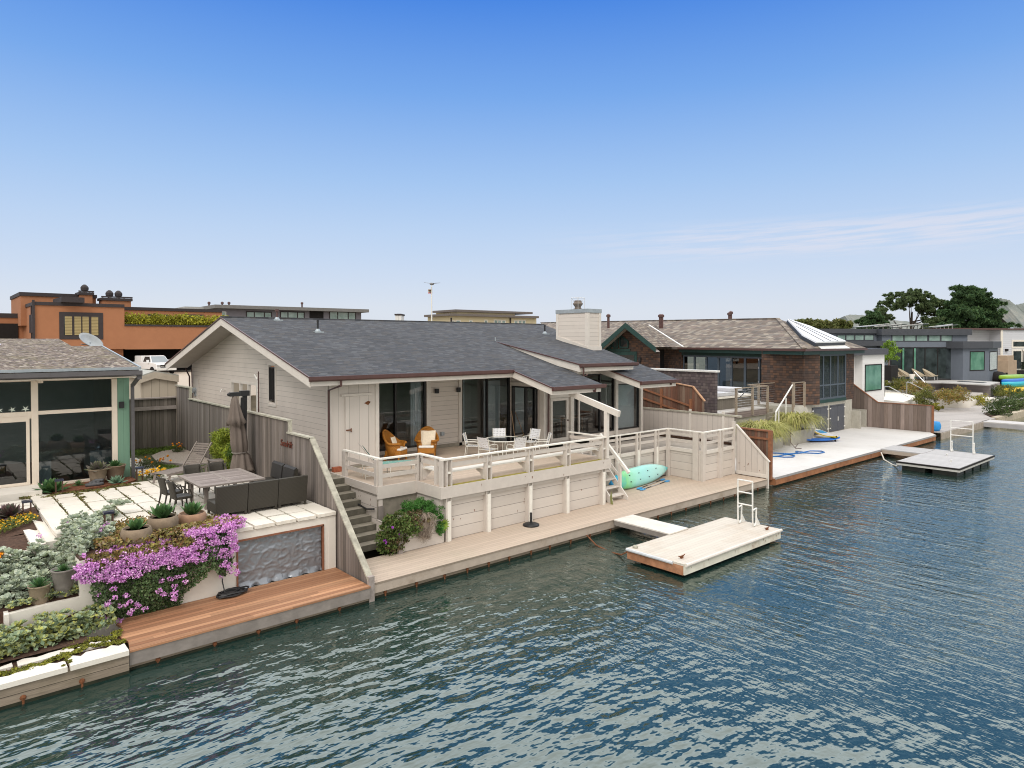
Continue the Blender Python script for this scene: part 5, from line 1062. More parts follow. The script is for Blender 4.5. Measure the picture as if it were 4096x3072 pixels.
for _ in range(26): P_.append((random.uniform(2.7,4.8),random.uniform(17.5,17.75),2.05+random.random()*.06))
for _ in range(60): P_.append((random.uniform(5.7,6.3),random.uniform(17.5,18.5),2.18+random.random()*.08))
for x,y in ((2.9,19.2),(2.2,20.3),(2.8,20.0),(3.2,18.7),(3.35,19.1),(3.5,19.4)): P_.append((x,y,gzz(x,y)+.3))
fp=[]
for c in P_: fp.append(blob_points(c,(.08,.07,.06),30,.35))
fp=np.concatenate(fp); leaf_cloud(mb,fp,N=np.tile((-.3,-.7,.6),(len(fp),1)),size=.019,jit=.75,aspect=1.0)
tag(mb.build('purple_flowers',leafmat('magenta_petals',[(.50,.16,.52),(.64,.28,.64),(.76,.44,.74),(.58,.21,.58),(.84,.62,.80)],.6,3,.15,trans=.1)),'mass of magenta flowers spilling over the top of the cream wall','flowers',kind='stuff')
# ---- pots and agaves
def agave(mb,c,r,n,lift,w=.16,seed=0):
    c=Vector(c)
    for i in range(n):
        t_=i/n; a=i*2.4+seed; d=Vector((math.cos(a),math.sin(a),0)); el_=rad(85)-(rad(85)-lift)*t_; L=r*(.65+.35*t_); ax=d*math.cos(el_)+Vector((0,0,1))*math.sin(el_); sd=Vector((-d.y,d.x,0)); nn=sd.cross(ax)
        W_=w*r; b=c
        q=[]
        for s,ww,cv in ((0,.5,0),(.3,1,.0),(.65,.8,.03),(1,.03,.09)): m_=b+ax*L*s-nn*0+Vector((0,0,-.12*L*s*s*t_)); q+= [m_-sd*W_*ww+nn*W_*.45*ww,m_,m_+sd*W_*ww+nn*W_*.45*ww]
        mb.add(q,[(0,1,4,3),(1,2,5,4),(3,4,7,6),(4,5,8,7),(6,7,10,9),(7,8,11,10)])
AG=leafmat('deep_green_agave',[(.05,.12,.05),(.08,.17,.06),(.11,.20,.07)],.45,2,.15,trans=.03); AGB=leafmat('blue_green_agave',[(.12,.22,.15),(.17,.28,.19),(.22,.32,.22)],.5,2,.15,trans=.03); AGP=leafmat('purple_agave',[(.11,.06,.07),(.16,.10,.10),(.12,.14,.10)],.5,2,.2,trans=.03)
TERR=mat('weathered_terracotta_bowl',(.22,.165,.115),.85,.25,4,bump=.2,dirt=(.36,.31,.26),dirtamt=.6); GREYP=mat('grey_weathered_pot',(.19,.17,.155),.85,.25,4,dirt=(.42,.38,.36)); TANP=mat('tan_clay_pot',(.25,.195,.14),.85,.18,5,dirt=(.22,.17,.12))
def potted(label,c,prof,pm,am,r,n,lift,w=.16,zs=None,group=None):
    t_=thing('potted_agave',label,'potted plant',c,group); mb=MB(); mb.lathe(prof,c,24); mb.build('pot',pm,t_,True); top=max(z for _,z in prof); rr_=prof[-1][0]
    mb=MB(); mb.lathe([(.01,top-.06),(rr_*.98,top-.06)],c,20); mb.build('potting_soil',M['soil'],t_); mb=MB(); agave(mb,(c[0],c[1],c[2]+top-.06),r,n,lift,w,random.random()*6); mb.build('agave',am,t_)
def bowl(R,Hh): return [(R*.45,0),(R*.72,Hh*.12),(R*.98,Hh*.5),(R*1.0,Hh*.78),(R*.9,Hh*.98),(R*.86,Hh),(R*.8,Hh*.97),(R*.8,Hh*.86)]
def tall(R,Hh): return [(R*.66,0),(R*.8,Hh*.4),(R*.97,Hh*.93),(R*1.03,Hh*.95),(R*1.03,Hh),(R*.93,Hh),(R*.9,Hh*.88)]
potted('round clay bowl with small open agave, lowest of the three bowls',(3.85,17.95,1.96),bowl(.34,.48),TERR,AG,.40,16,rad(35),.2,group='clay bowls with agaves above the wall')
potted('tallest clay bowl with upright green agave, middle of the three bowls',(4.55,18.45,1.98),bowl(.355,.52),TERR,AG,.52,24,rad(40),.18,group='clay bowls with agaves above the wall')
potted('shallow reddish clay bowl with agave, half hidden by purple flowers',(5.32,18.75,1.98),bowl(.35,.42),mat('reddish_bowl',(.33,.2,.13),.85,.2,4,dirt=(.45,.36,.28)),AG,.48,24,rad(38),.18,group='clay bowls with agaves above the wall')
potted('tan tapered pot with spiky green plant above the low wall',(1.93,17.9,1.08),tall(.215,.46),TANP,AG,.33,70,rad(12),.055)
potted('tall grey pot with spiky plant at the edge of the purple flowers',(2.38,17.95,1.18),tall(.235,.6),GREYP,AG,.25,60,rad(5),.06)
potted('tan pot with broad purple green agave by the cream sill',(4.5,26.35,PZ+.05),tall(.30,.48),TANP,leafmat('grey_purple_agave',[(.16,.17,.12),(.21,.19,.15),(.14,.12,.12),(.2,.24,.1)],.5,2,.2),.48,34,rad(5),.2)
potted('brown pot with dark green agave at the green corner',(5.05,26.55,PZ+.03),tall(.33,.52),mat('brown_pot',(.2,.14,.1),.85,.2,4),AG,.36,34,rad(10),.14)
def groundagave(label,c,r,n,lift,w,m): mb=MB(); agave(mb,c,r,n,lift,w,random.random()*6); tag(mb.build('agave',m),label,'agave')
groundagave('bright green broad agave in the bed left of the cream sill',(3.15,25.95,PZ+.02),.62,30,rad(8),.2,AG)
groundagave('small blue green agave on the mulch in front of the brown pot',(5.0,26.05,PZ+.02),.38,22,rad(12),.2,AGB)
groundagave('dark purple agave beside the solar lamp at the left of the patio',(1.85,23.5,1.95),.55,40,rad(5),.2,AGP)
groundagave('blue green agave at the left edge of the photo',(1.05,22.9,1.85),.52,24,rad(10),.2,AGB)
groundagave('low dark fern like plant on the mulch under the glass',(3.95,26.4,PZ+.02),.3,22,rad(5),.09,AG)
mb=MB()
for k in range(3): mb.tube([(4.25+.1*k+.13*math.cos(a*.55),26.0+.07*math.sin(a*.55),PZ+.07+.05*k*(a<6)) for a in range(12)],.055,8)
tag(mb.build('stone_coil',mat('dark_grey_stone',(.09,.09,.095),.8,.2,9,bump=.4),None,True),'dark grey coiled stone ornament in front of the tan pot','ornament')
def solar(label,c):
    t_=thing('solar_lamp',label,'garden lamp',c,'small bronze solar garden lamps'); c=Vector(c)
    for sx_ in (-.09,.09):
        for sy_ in (-.07,.07): mb=MB(); mb.box(c.x+sx_-.012,c.y+sy_-.012,c.z,c.x+sx_+.012,c.y+sy_+.012,c.z+.42); mb.build('leg',mat('bronze_lamp',(.1,.05,.035),.5) if 'bronze_lamp' not in bpy.data.materials else bpy.data.materials['bronze_lamp'],t_)
    mb=MB(); mb.prism([(c.x-.12,c.y-.1),(c.x+.12,c.y-.1),(c.x+.12,c.y+.1),(c.x-.12,c.y+.1)],c.z+.42,c.z+.47); mb.build('solar_panel',mat('solar_panel',(.03,.035,.06),.25) if 'solar_panel' not in bpy.data.materials else bpy.data.materials['solar_panel'],t_)
solar('bronze solar lamp among the silver succulents',(3.6,19.75,2.05)); solar('bronze solar lamp beside the dark purple agave',(2.25,23.35,1.9)); solar('bronze solar lamp in front of the green agave by the door',(3.3,25.55,2.02)); solar('bronze solar lamp at the foot of the green house corner',(5.72,26.15,2.03))
# poppies and yellow ground flowers
POP=leafmat('orange_poppy_petals',[(.85,.30,.01),(.9,.42,.02),(.8,.22,.01)],.6,3,.1); POY=leafmat('yellow_petals',[(.85,.55,.02),(.8,.42,.01),(.9,.62,.1)],.6,3,.1); FOL=leafmat('grey_green_foliage',[(.06,.08,.03),(.10,.13,.05),(.15,.17,.08),(.09,.08,.05)],.7,2,.3)
def poppy(label,c,r,h,nf,nl,pm=POP,fm_=FOL):
    t_=thing('poppy_clump',label,'flowers',c); mb=MB(); p=blob_points((c[0],c[1],c[2]+h*.45),(r,r,h*.5),nl,.1); leaf_cloud(mb,p,size=.045,aspect=4,upbias=.5); mb.build('foliage',fm_,t_); mb=MB()
    for _ in range(nf):
        q=(c[0]+random.gauss(0,r*.65),c[1]+random.gauss(0,r*.65),c[2]+h*random.uniform(.6,1.25)); mb.tube([(q[0],q[1],c[2]),q],.004,3)
    mb.build('stems',fm_,t_); mb2=MB()
    for i in range(0,len(mb.v),6): q=mb.v[i+3]; leaf_cloud(mb2,blob_points(q,(.03,.03,.02),7,.2),size=.035,aspect=1)
    mb2.build('blooms',pm,t_)
poppy('yellow and orange poppies beside the wooden lounger',(6.15,25.95,PZ),.3,.3,46,500,POY); poppy('sparse orange poppies along the narrow pavers',(6.6,28.6,PZ),.5,.3,14,900); poppy('orange poppies on the gravel by the fence',(8.45,31.6,PZ),.3,.3,8,500); poppy('orange poppies below the bamboo bush',(8.75,27.3,PZ),.15,.3,5,150); poppy('orange poppies at the left end of the silver succulents',(1.2,19.6,1.6),.35,.3,22,350)
mb=MB(); mf=MB()
for x,y in rand_in([(-.5,21.5),(1.9,21.9),(2.4,22.3),(2.3,23.2),(1.2,22.9),(-.5,23.0)],1500):
    z=1.55+.42*min(1,(x+1)/3.5)+.05; leaf_cloud(mb,[(x,y,z+random.random()*.08)],size=.05,aspect=1.8,upbias=.5)
    if random.random()<.16: leaf_cloud(mf,blob_points((x,y,z+.1),(.03,.03,.02),4,.2),size=.016,aspect=1)
tag(mb.build('bed_foliage',leafmat('bed_green',[(.12,.15,.03),(.18,.2,.05),(.08,.1,.03)],.7,2,.3)),'low green plants in the bed left of the patio','ground cover',kind='stuff'); tag(mf.build('small_yellow_flowers',POY),'tiny yellow flowers in the bed left of the patio','flowers',kind='stuff')
# gravel bed, thyme, bamboo
mb=MB(); mb.prism([(7.05,29.2),(7.7,28.0),(8.6,27.6),(8.85,27.6),(8.85,32.4),(8.1,32.5),(7.3,31.3)],PZ-.2,PZ+.03); structure(mb.build('gravel_bed',M['gravelbed']))
mb=MB(); pts=[(7.05,29.2,PZ),(7.7,28.0,PZ),(8.6,27.55,PZ)]
for a,b in zip(pts[:-1],pts[1:]): mb.beam((a[0],a[1],PZ+.02),(b[0],b[1],PZ+.02),.05,.12)
tag(mb.build('bed_edging',M['fencerail']),'weathered board edging the gravel bed','edging')
mb=MB()
for x,y in rand_in([(5.8,31.5),(7.2,31.8),(8.8,32.6),(8.8,33.5),(5.8,33.5)],1300): leaf_cloud(mb,[(x,y,PZ+random.random()*.06)],size=.07,aspect=4,upbias=.5)
for x,y in rand_in([(6.6,27.2),(7.6,26.9),(8.6,27.3),(7.5,28.0),(6.9,29)],900): leaf_cloud(mb,[(x,y,PZ+random.random()*.05)],size=.05,aspect=2,upbias=.5)
tag(mb.build('grass',leafmat('garden_grass',[(.09,.16,.02),(.14,.21,.03),(.08,.11,.03)],.7,2,.3)),'short bright grass at the foot of the back fence','grass',kind='stuff')
BB=thing('bamboo_bush','yellow green bamboo bush behind the closed parasol','bush',(9.2,26.6,PZ)); bl_=leafmat('bamboo_leaves',[(.22,.30,.03),(.30,.36,.04),(.16,.22,.03),(.38,.40,.06)],.55,1.5,.3)
mb=MB(); p=clumpy((8.62,26.3,PZ+.75),(.34,1.15,.8),130,70,.2,.3,PZ+.05); leaf_cloud(mb,p,size=.065,aspect=4.5); p=clumpy((8.62,25.2,PZ+.62),(.2,.5,.6),30,60,.2,.3,PZ+.05); mb.build('foliage',bl_,BB)
mb=MB(); leaf_cloud(mb,p,size=.065,aspect=4.5); mb.build('shaded_foliage',leafmat('darker_bamboo',[(.05,.10,.02),(.08,.14,.03),(.12,.18,.03)],.55,1.5,.3),BB)
mb=MB()
for _ in range(22): y=random.uniform(25,27.2); mb.tube([(8.65,y,PZ),(8.6+random.gauss(0,.08),y+random.gauss(0,.1),PZ+random.uniform(.8,1.5))],.008,4)
mb.build('canes',bl_,BB)
# ---------------------------------------------------------------- fences of the left plot
FF=thing('fence','tall weathered grey board fence stepping down beside the concrete steps','fence',(8.9,25,PZ))
def ztf(y):
    return 3.9 if y>=19.33 else .56+(y-15.86)/(19.33-15.86)*(3.9-.56)
mb=MB()
for x in (8.88,8.94):
    strip_wall(mb,PX(x),15.88,19.33,-.1 if False else .2,ztf); strip_wall(mb,PX(x),19.33,21.0,.4,lambda y:3.9); strip_wall(mb,PX(x),21.0,31.5,1.2,lambda y:4.3); strip_wall(mb,PX(x),31.5,33.5,1.2,lambda y:4.8)
mb.build('boards',M['fence'],FF)
mb=MB(); mb.box(8.83,15.78,-.35,8.99,15.9,.66); mb.build('end_post',M['fencerail'],FF)
for a,b in (((8.91,15.84,.56),(8.91,19.36,3.95)),((8.91,19.3,3.94),(8.91,21.06,3.94)),((8.91,20.95,4.33),(8.91,31.6,4.36)),((8.91,31.45,4.84),(8.91,33.6,4.85))): mb=MB(); mb.beam(a,b,.17,.05); mb.build('cap',M['fencecap'],FF)
for y,z0,z1 in ((20.96,3.9,4.3),(31.48,4.3,4.83)): mb=MB(); mb.box(8.86,y-.06,z0,8.96,y+.06,z1); mb.build('post',M['fencecap'],FF)
FB=thing('fence','weathered back fence with a pale cross rail beside the green corner','fence',(7.5,33.7,PZ)); mb=MB(); strip_wall(mb,PY(33.6),5.6,8.9,1.4,lambda x:4.28); strip_wall(mb,PY(33.65),5.6,8.9,1.4,lambda x:4.28); mb.build('boards',M['fencex'],FB); mb=MB(); mb.box(5.6,33.52,4.27,8.88,33.7,4.33); mb.build('cap',M['fencerail'],FB); mb=MB(); mb.box(7.05,33.45,3.78,8.87,33.58,3.93); mb.build('rail',M['fencerail'],FB)
tx=bpy.data.curves.new('name_sign','FONT'); tx.body='Seadrift'; tx.size=.30; tx.extrude=.008; tx.shear=.25; to=text_mesh('name_sign',tx,mat('rusty_letters',(.13,.035,.02),.8)); to.location=(8.86,21.62,3.47); to.rotation_euler=(PI/2,0,-PI/2); tag(to,'rusty metal script letters reading Seadrift fixed to the grey fence','sign')
# ---------------------------------------------------------------- patio furniture
TEAK=planks('silvered_teak',(.33,.28,.26),.1,X1,var=.12,gap=.05,gapdark=.5,grain=.2,along=Y1,rough=.85,tint=(.42,.37,.35)); TEAK2=mat('silvered_teak_frame',(.24,.205,.185),.85,.15,9)
TT=thing('dining_table','weathered teak dining table with dark wicker seats round it','table',(6.8,21,PZ))
tz=2.8; TKX=planks('silvered_teak_top',(.2,.165,.15),.1,Y1,var=.14,gap=.06,gapdark=.5,grain=.22,along=X1,rough=.85,tint=(.27,.23,.215))
mb=MB(); mb.box(6.0,20.02,tz-.04,7.58,21.98,tz-.004); mb.build('tabletop',TKX,TT)
mb=MB(); mb.box(5.87,19.93,tz-.045,6.0,22.07,tz); mb.box(7.58,19.93,tz-.045,7.71,22.07,tz); mb.box(6.0,19.93,tz-.045,7.58,20.02,tz); mb.box(6.0,21.98,tz-.045,7.58,22.07,tz); mb.box(6.73,20.02,tz-.045,6.85,21.98,tz); mb.build('frame',TEAK2,TT)
for x in (6.15,7.43):
    for y in (20.3,21.7): mb=MB(); mb.box(x-.045,y-.045,PZ,x+.045,y+.045,tz-.05); mb.build('leg',TEAK2,TT)
wv_=NT('dark_brown_wicker'); w1_=wv_.n('ShaderNodeTexWave'); w1_.inputs['Scale'].default_value=26; w1_.bands_direction='Z'; wv_.l(wv_.co(),w1_.inputs[0]); w2_=wv_.n('ShaderNodeTexWave'); w2_.inputs['Scale'].default_value=20; w2_.bands_direction='DIAGONAL'; wv_.l(wv_.co(),w2_.inputs[0]); q_=wv_.math('MULTIPLY',w1_.outputs['Fac'],w2_.outputs['Fac']); wv_.bump(q_,.6,.008); DW=wv_.done(wv_.ramp(q_,[(0,(.03,.026,.02)),(1,(.078,.068,.052))]),.6)
CUSD=mat('charcoal_cover',(.03,.028,.028),.6,.2,3)
def wchair(label):
    c=thing('wicker_chair',label,'chair',(0,0,0),'dark wicker dining chairs round the teak table') # faces +Y
    mb=MB(); mb.box(-.24,-.24,.38,.24,.24,.46); mb.build('seat',DW,c,bevel=.02)
    mb=MB(); n=8; fr_=[];bk_=[]
    for i in range(n+1):
        x=-.24+.48*i/n; cv=.05*(2*i/n-1)**2
        for j in range(5): z=.44+.46*j/4; y=-.24-.10*(j/4)**1.5+cv; fr_.append((x,y,z))
    mb.v=fr_+[(x,y-.035,z) for x,y,z in fr_]; m5=(n+1)*5
    for i in range(n):
        for j in range(4): a=i*5+j; mb.f.append((a,a+5,a+6,a+1)); mb.f.append((m5+a,m5+a+1,m5+a+6,m5+a+5)); mb.mi+=[0,0]
    for i in range(n): mb.f.append((i*5+4,(i+1)*5+4,m5+(i+1)*5+4,m5+i*5+4)); mb.mi.append(0)
    for j in range(4):
        mb.f.append((j,j+1,m5+j+1,m5+j)); mb.f.append((n*5+j,m5+n*5+j,m5+n*5+j+1,n*5+j+1)); mb.mi+=[0,0]
    mb.build('backrest',DW,c,True)
    for s in (-1,1): mb=MB(); mb.tube([(s*.24,-.28,.88),(s*.27,-.1,.66),(s*.27,.15,.64),(s*.25,.22,.42)],.022,6); mb.build('arm',DW,c)
    for x in (-.21,.21):
        for y,dy in ((-.21,-.08),(.2,.02)): mb=MB(); mb.tube([(x,y,.4),(x*1.06,y+dy,0)],[.028,.018],6); mb.build('leg',DW,c)
    return c
wch=wchair('dark wicker chair at the near left end of the teak table'); wch.location=(5.55,20.55,PZ); wch.rotation_euler=(0,0,rad(-88))
dup(wch,(5.5,21.35,PZ),rad(-84),'dark wicker chair at the far left end of the teak table, nearer the house'); dup(wch,(6.45,22.45,PZ),rad(178),'dark wicker chair on the far side of the teak table beside the lounger'); dup(wch,(7.2,22.45,PZ),rad(183),'dark wicker chair on the far side of the teak table below the parasol')
def sofa(label,c,w,rz_,cushm=None):
    s=thing('sofa_module',label,'sofa',(0,0,0),'dark wicker sofa modules on the patio') # back at -Y side
    mb=MB(); mb.box(-w/2,-.05,.12,w/2,.68,.40); mb.build('seat',DW,s,bevel=.02)
    mb=MB(); mb.prismX([(-.02,.1),(-.1,.1),(-.2,.86),(-.15,.88),(-.08,.86)],-w/2,w/2); mb.build('backrest',DW,s)
    for x in (-w/2+.04,w/2-.04):
        for y in (-.08,.62): mb=MB(); mb.box(x-.03,y-.03,0,x+.03,y+.03,.12); mb.build('leg',M['alu'] if False else DW,s)
    if cushm:
        mb=MB(); mb.prismX([(.0,.42),(-.06,.86),(-.14,.92),(-.16,.88),(-.08,.42)],-w/2+.01,w/2-.01); mb.build('back_cover',cushm,s)
    s.location=c; s.rotation_euler=(0,0,rz_); return s
sofa('dark wicker sofa module nearest the purple flowers, back to the water',(6.42,19.12,PZ),.84,0); sofa('middle dark wicker sofa module of the row with its back to the water',(7.28,19.12,PZ),.84,0); sofa('corner dark wicker sofa module against the grey fence, back to the water',(8.15,19.12,PZ),.86,0)
sofa('sofa module along the fence with black cover, farthest from the water',(8.58,21.35,PZ),.84,PI/2,CUSD); sofa('black covered sofa module along the fence next to the corner',(8.58,20.45,PZ),.84,PI/2,CUSD)
LN=thing('lounger','weathered slatted teak lounger with raised back on the patio','lounger',(7.2,25.2,PZ))
def lp(u,v,z): # u 0 head .. 2 foot; axis from head to foot
    a=Vector((7.85,26.0)); d=Vector((-.86,-.51)).normalized(); s_=Vector((-d.y,d.x)); p=a+d*u+s_*v; return (p.x,p.y,PZ+z)
def lslat(u,v0,v1,z,du,m='slats'): pass
mb=MB()
for i in range(14): u=.75+i*.095; mb.beam(lp(u,-.31,.34),lp(u,.31,.34),.07,.02)
mb.build('seat_slats',TEAK2,LN); mb=MB()
for i in range(11): u=.72-i*.062; z=.36+i*.072; mb.beam(lp(u,-.29,z),lp(u,.29,z),.02,.055,up=(0,0,1))
mb.build('back_slats',TEAK2,LN)
for v in (-.33,.33): mb=MB(); mb.beam(lp(.2,v,.32),lp(2.1,v,.32),.04,.08); mb.build('side_rail',TEAK2,LN); mb=MB(); mb.beam(lp(.74,v,.33),lp(.04,v,1.14),.04,.05); mb.build('back_rail',TEAK2,LN)
for u in (.35,1.95):
    for v in (-.32,.32): mb=MB(); mb.beam(lp(u,v,.32),lp(u+(.08 if u>1 else -.05),v,0),.05,.07,up=(1,0,0)); mb.build('leg',TEAK2,LN)
SD=thing('side_table','small weathered teak side table beside the lounger','table',(8.2,25.9,PZ)); mb=MB(); mb.box(7.95,25.6,PZ+.42,8.5,26.15,PZ+.46); mb.build('tabletop',TEAK2,SD)
for x in (8.0,8.45):
    for y in (25.65,26.1): mb=MB(); mb.box(x-.03,y-.03,PZ,x+.03,y+.03,PZ+.42); mb.build('leg',TEAK2,SD)
# closed cantilever parasol
PU=thing('parasol','closed taupe cantilever parasol tied with a strap beside the fence','parasol',(8.6,24,PZ))
TAU=mat('taupe_canvas',(.15,.122,.105),.9,.1,4,bump=.15,bscale=120)
ux,uy=8.15,23.8
mb=MB(); n=40; prof=[(.06,2.93),(.11,2.82),(.17,2.5),(.23,2.2),(.30,2.02),(.20,1.95),(.23,1.7),(.25,1.3),(.23,1.02),(.20,.96),(.24,.88),(.30,.6),(.37,.42),(.36,.36)]
for j,(r,z) in enumerate(prof):
    for k in range(n):
        a=2*PI*k/n; fold=1+.20*math.sin(a*8+j*.25)*(1-.7*(j in (9,)))*min(1,j/3); zz_=z-(.34*max(0,math.sin(a*2+.9)) if j>=len(prof)-2 else 0)-(.12*max(0,math.sin(a*3)) if j==4 else 0)+.15*(j/13)*0; mb.v.append((ux+r*fold*math.cos(a)-.06*math.sin(j*.5)*.3+.02*j,uy+r*fold*math.sin(a),PZ+z_ if False else PZ+zz_))
for j in range(len(prof)-1):
    for k in range(n): mb.f.append((j*n+k,(j+1)*n+k,(j+1)*n+(k+1)%n,j*n+(k+1)%n)); mb.mi.append(0)
mb.build('canopy',TAU,PU,True)
mb=MB(); mb.tube([(ux+.16+.24*math.cos(2*PI*k/20),uy+.24*math.sin(2*PI*k/20),PZ+.98) for k in range(20)],.02,5,True); mb.build('tie_strap',M['greyfascia'],PU)
mb=MB(); mb.box(ux-.16,uy-.06,PZ+2.92,ux+.18,uy+.06,PZ+3.06); mb.ball((ux-.18,uy,PZ+2.99),.07,.06,.06,8,5); mb.build('hub',M['blackmetal'],PU)
mb=MB(); mb.beam((8.55,24.1,PZ),(8.62,24.12,PZ+3.0),.11,.13,up=(1,0,0)); mb.build('mast',M['blackmetal'],PU); mb=MB(); mb.beam((8.42,24.0,PZ+1.2),(8.50,24.0,PZ+2.85),.09,.1,up=(1,0,0)); mb.build('folded_arm',M['blackmetal'],PU); mb=MB(); mb.box(8.45,24.0,PZ+2.9,8.75,24.2,PZ+3.08); mb.build('bracket',M['blackmetal'],PU); mb=MB(); mb.box(8.2,23.6,PZ,8.84,24.5,PZ+.1); mb.build('base',M['blackmetal'],PU)
# ---------------------------------------------------------------- helpers for buildings standing further off
def R3(z,x,y,dist): return _ray(*D(z,x,y))*dist+Vector((0,0,CAM_H))
class Plane:
    """vertical wall plane through p0 along horizontal direction d (left to right as seen)"""
    def __init__(s,p0,d): s.p=Vector((p0[0],p0[1],0)); s.d=Vector((d[0],d[1],0)).normalized(); s.n=Vector((s.d.y,-s.d.x,0))
    def uz(s,z,x,y):
        r=_ray(*D(z,x,y)); t=s.p.dot(s.n)/r.dot(s.n); q=r*t+Vector((0,0,CAM_H)); return ((q-s.p).dot(s.d),q.z)
    def P(s,u,z,o=0): q=s.p+s.d*u+s.n*o; return (q.x,q.y,z)
    def box(s,mb,u0,u1,z0,z1,o0,o1,mi=0):
        a=[s.P(u,z,o) for z in (z0,z1) for (u,o) in ((u0,o1),(u1,o1),(u1,o0),(u0,o0))]
        return mb.add(a,[(0,3,2,1),(4,5,6,7),(0,1,5,4),(1,2,6,5),(2,3,7,6),(3,0,4,7)],mi)
    def rect(s,z,x0,y0,x1,y1):
        u0,za=s.uz(z,x0,(y0+y1)/2); u1,zb=s.uz(z,x1,(y0+y1)/2); _,zt=s.uz(z,(x0+x1)/2,y0); _,zl=s.uz(z,(x0+x1)/2,y1); return u0,u1,zl,zt
    def part(s,name,m,par,u0,u1,z0,z1,o0=-.0,o1=.05): mb=MB(); s.box(mb,u0,u1,z0,z1,o0,o1); return mb.build(name,m,par)
    def window(s,par,r,fm,gm,fw=.12,mulls=(),hm=(),name='window',o=.05):
        u0,u1,z0,z1=r; mb=MB()
        s.box(mb,u0-fw,u0,z0-fw,z1+fw,0,o); s.box(mb,u1,u1+fw,z0-fw,z1+fw,0,o); s.box(mb,u0,u1,z0-fw,z0,0,o); s.box(mb,u0,u1,z1,z1+fw,0,o)
        for k in mulls: uu=u0+(u1-u0)*k; s.box(mb,uu-fw/2,uu+fw/2,z0,z1,0,o-.005)
        for k in hm: zz_=z0+(z1-z0)*k; s.box(mb,u0,u1,zz_-fw/3,zz_+fw/3,0,o-.01)
        f=mb.build(name,fm,par); mb=MB(); s.box(mb,u0,u1,z0,z1,.0,.015); mb.build('pane',gm,f); return f
FG=NT('dark_reflective_pane'); M['farglass']=FG.done(FG.ramp(FG.noise(.9,2),[(.3,(.015,.02,.022)),(.7,(.05,.065,.07))]),.06,0,.8)
FG=NT('green_reflective_pane'); M['fargreen']=FG.done(FG.ramp(FG.noise(.8,4),[(.3,(.05,.16,.11)),(.7,(.16,.33,.25))]),.08,0,.8)
FG=NT('pale_curtained_pane'); M['farpale']=FG.done(FG.ramp(FG.noise(.9,2),[(.3,(.16,.24,.22)),(.7,(.32,.42,.4))]),.1,0,.6)
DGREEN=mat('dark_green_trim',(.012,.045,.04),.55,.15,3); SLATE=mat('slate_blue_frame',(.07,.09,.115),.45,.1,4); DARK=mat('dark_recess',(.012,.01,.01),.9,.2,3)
# ---------------------------------------------------------------- grey dock of the brown house
d=thing('dock','wide pale grey dock with rusty edge in front of the brown shingle house','dock',(40,15.8,0))
mb=MB(); mb.prism([(30.3,15.80),(52.5,15.80),(53.65,16.5),(53.65,21.2),(30.3,21.2)],DZ-.06,DZ); mb.build('decking',planks('pale_grey_dock_panels',(.58,.565,.55),1.2,X1,var=.03,gap=.012,gapdark=.7,grain=.03,along=Y1,rough=.85,dirt=(.45,.43,.4),dirtamt=.5,dscale=.4),d)
mb=MB(); mb.box(30.3,15.77,DZ-.1,52.5,15.80,DZ+.004); mb.build('edge_strip',mat('grey_edge_strip',(.3,.29,.29),.8),d); mb=MB(); mb.box(30.3,15.79,.08,52.5,15.84,DZ-.1); mb.box(30.28,15.79,.08,30.32,21,DZ-.06); mb.build('fascia',mat('rust_brown_fascia',(.30,.13,.06),.85,.25,2.5,dirt=(.14,.06,.03),dirtamt=.6),d)
mb=MB(); mb.box(30.3,15.95,-.6,53,16.1,.2); mb.build('bulkhead',M['bulk'],d)
# ---------------------------------------------------------------- brown shingle house
B=thing('house','brown shingle house with dark green trim and folding glass doors','house',(44.3,21.15,DZ))
BLK=mat('grey_concrete_block',(.40,.38,.33),.95,.12,3,bump=.3,bscale=25,dirt=(.25,.22,.17),dirtamt=.5)
pf_=Plane((44.3,21.15),(1,0)); pl_=Plane((47.8,33.0),(44.3-47.8,21.15-33.0))   # front wall, left wall
LL=math.hypot(3.5,11.85)
mb=MB(); pf_.box(mb,0,7.95,2.6,6.35,-3,0); mb.build('front_wall',M['shinglewall'],B)
mb=MB(); pf_.box(mb,0,7.68,.2,2.6,-3,-.01); mb.build('block_base',BLK,B)
mb=MB(); pl_.box(mb,LL-2.45,LL-.001,2.6,6.3,-1.5,0); mb.build('left_wall',M['shinglewall'],B)
mb=MB(); pl_.box(mb,-.2,LL-2.45,5.75,6.35,-.3,.03); pl_.box(mb,LL-2.55,LL-2.42,2.7,5.8,-.2,.05); mb.build('door_header',DGREEN,B)
mb=MB(); pl_.box(mb,-2.6,-.2,2.6,6.3,-.6,-.02); mb.build('left_wall',M['shinglewall'],B)
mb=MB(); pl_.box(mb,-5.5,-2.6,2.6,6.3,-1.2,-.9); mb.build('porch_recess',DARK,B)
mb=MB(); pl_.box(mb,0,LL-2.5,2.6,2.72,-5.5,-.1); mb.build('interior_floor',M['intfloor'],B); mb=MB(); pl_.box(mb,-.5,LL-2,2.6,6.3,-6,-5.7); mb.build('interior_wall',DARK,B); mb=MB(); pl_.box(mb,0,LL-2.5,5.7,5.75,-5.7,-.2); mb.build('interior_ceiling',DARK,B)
n=7; L7=LL-2.55
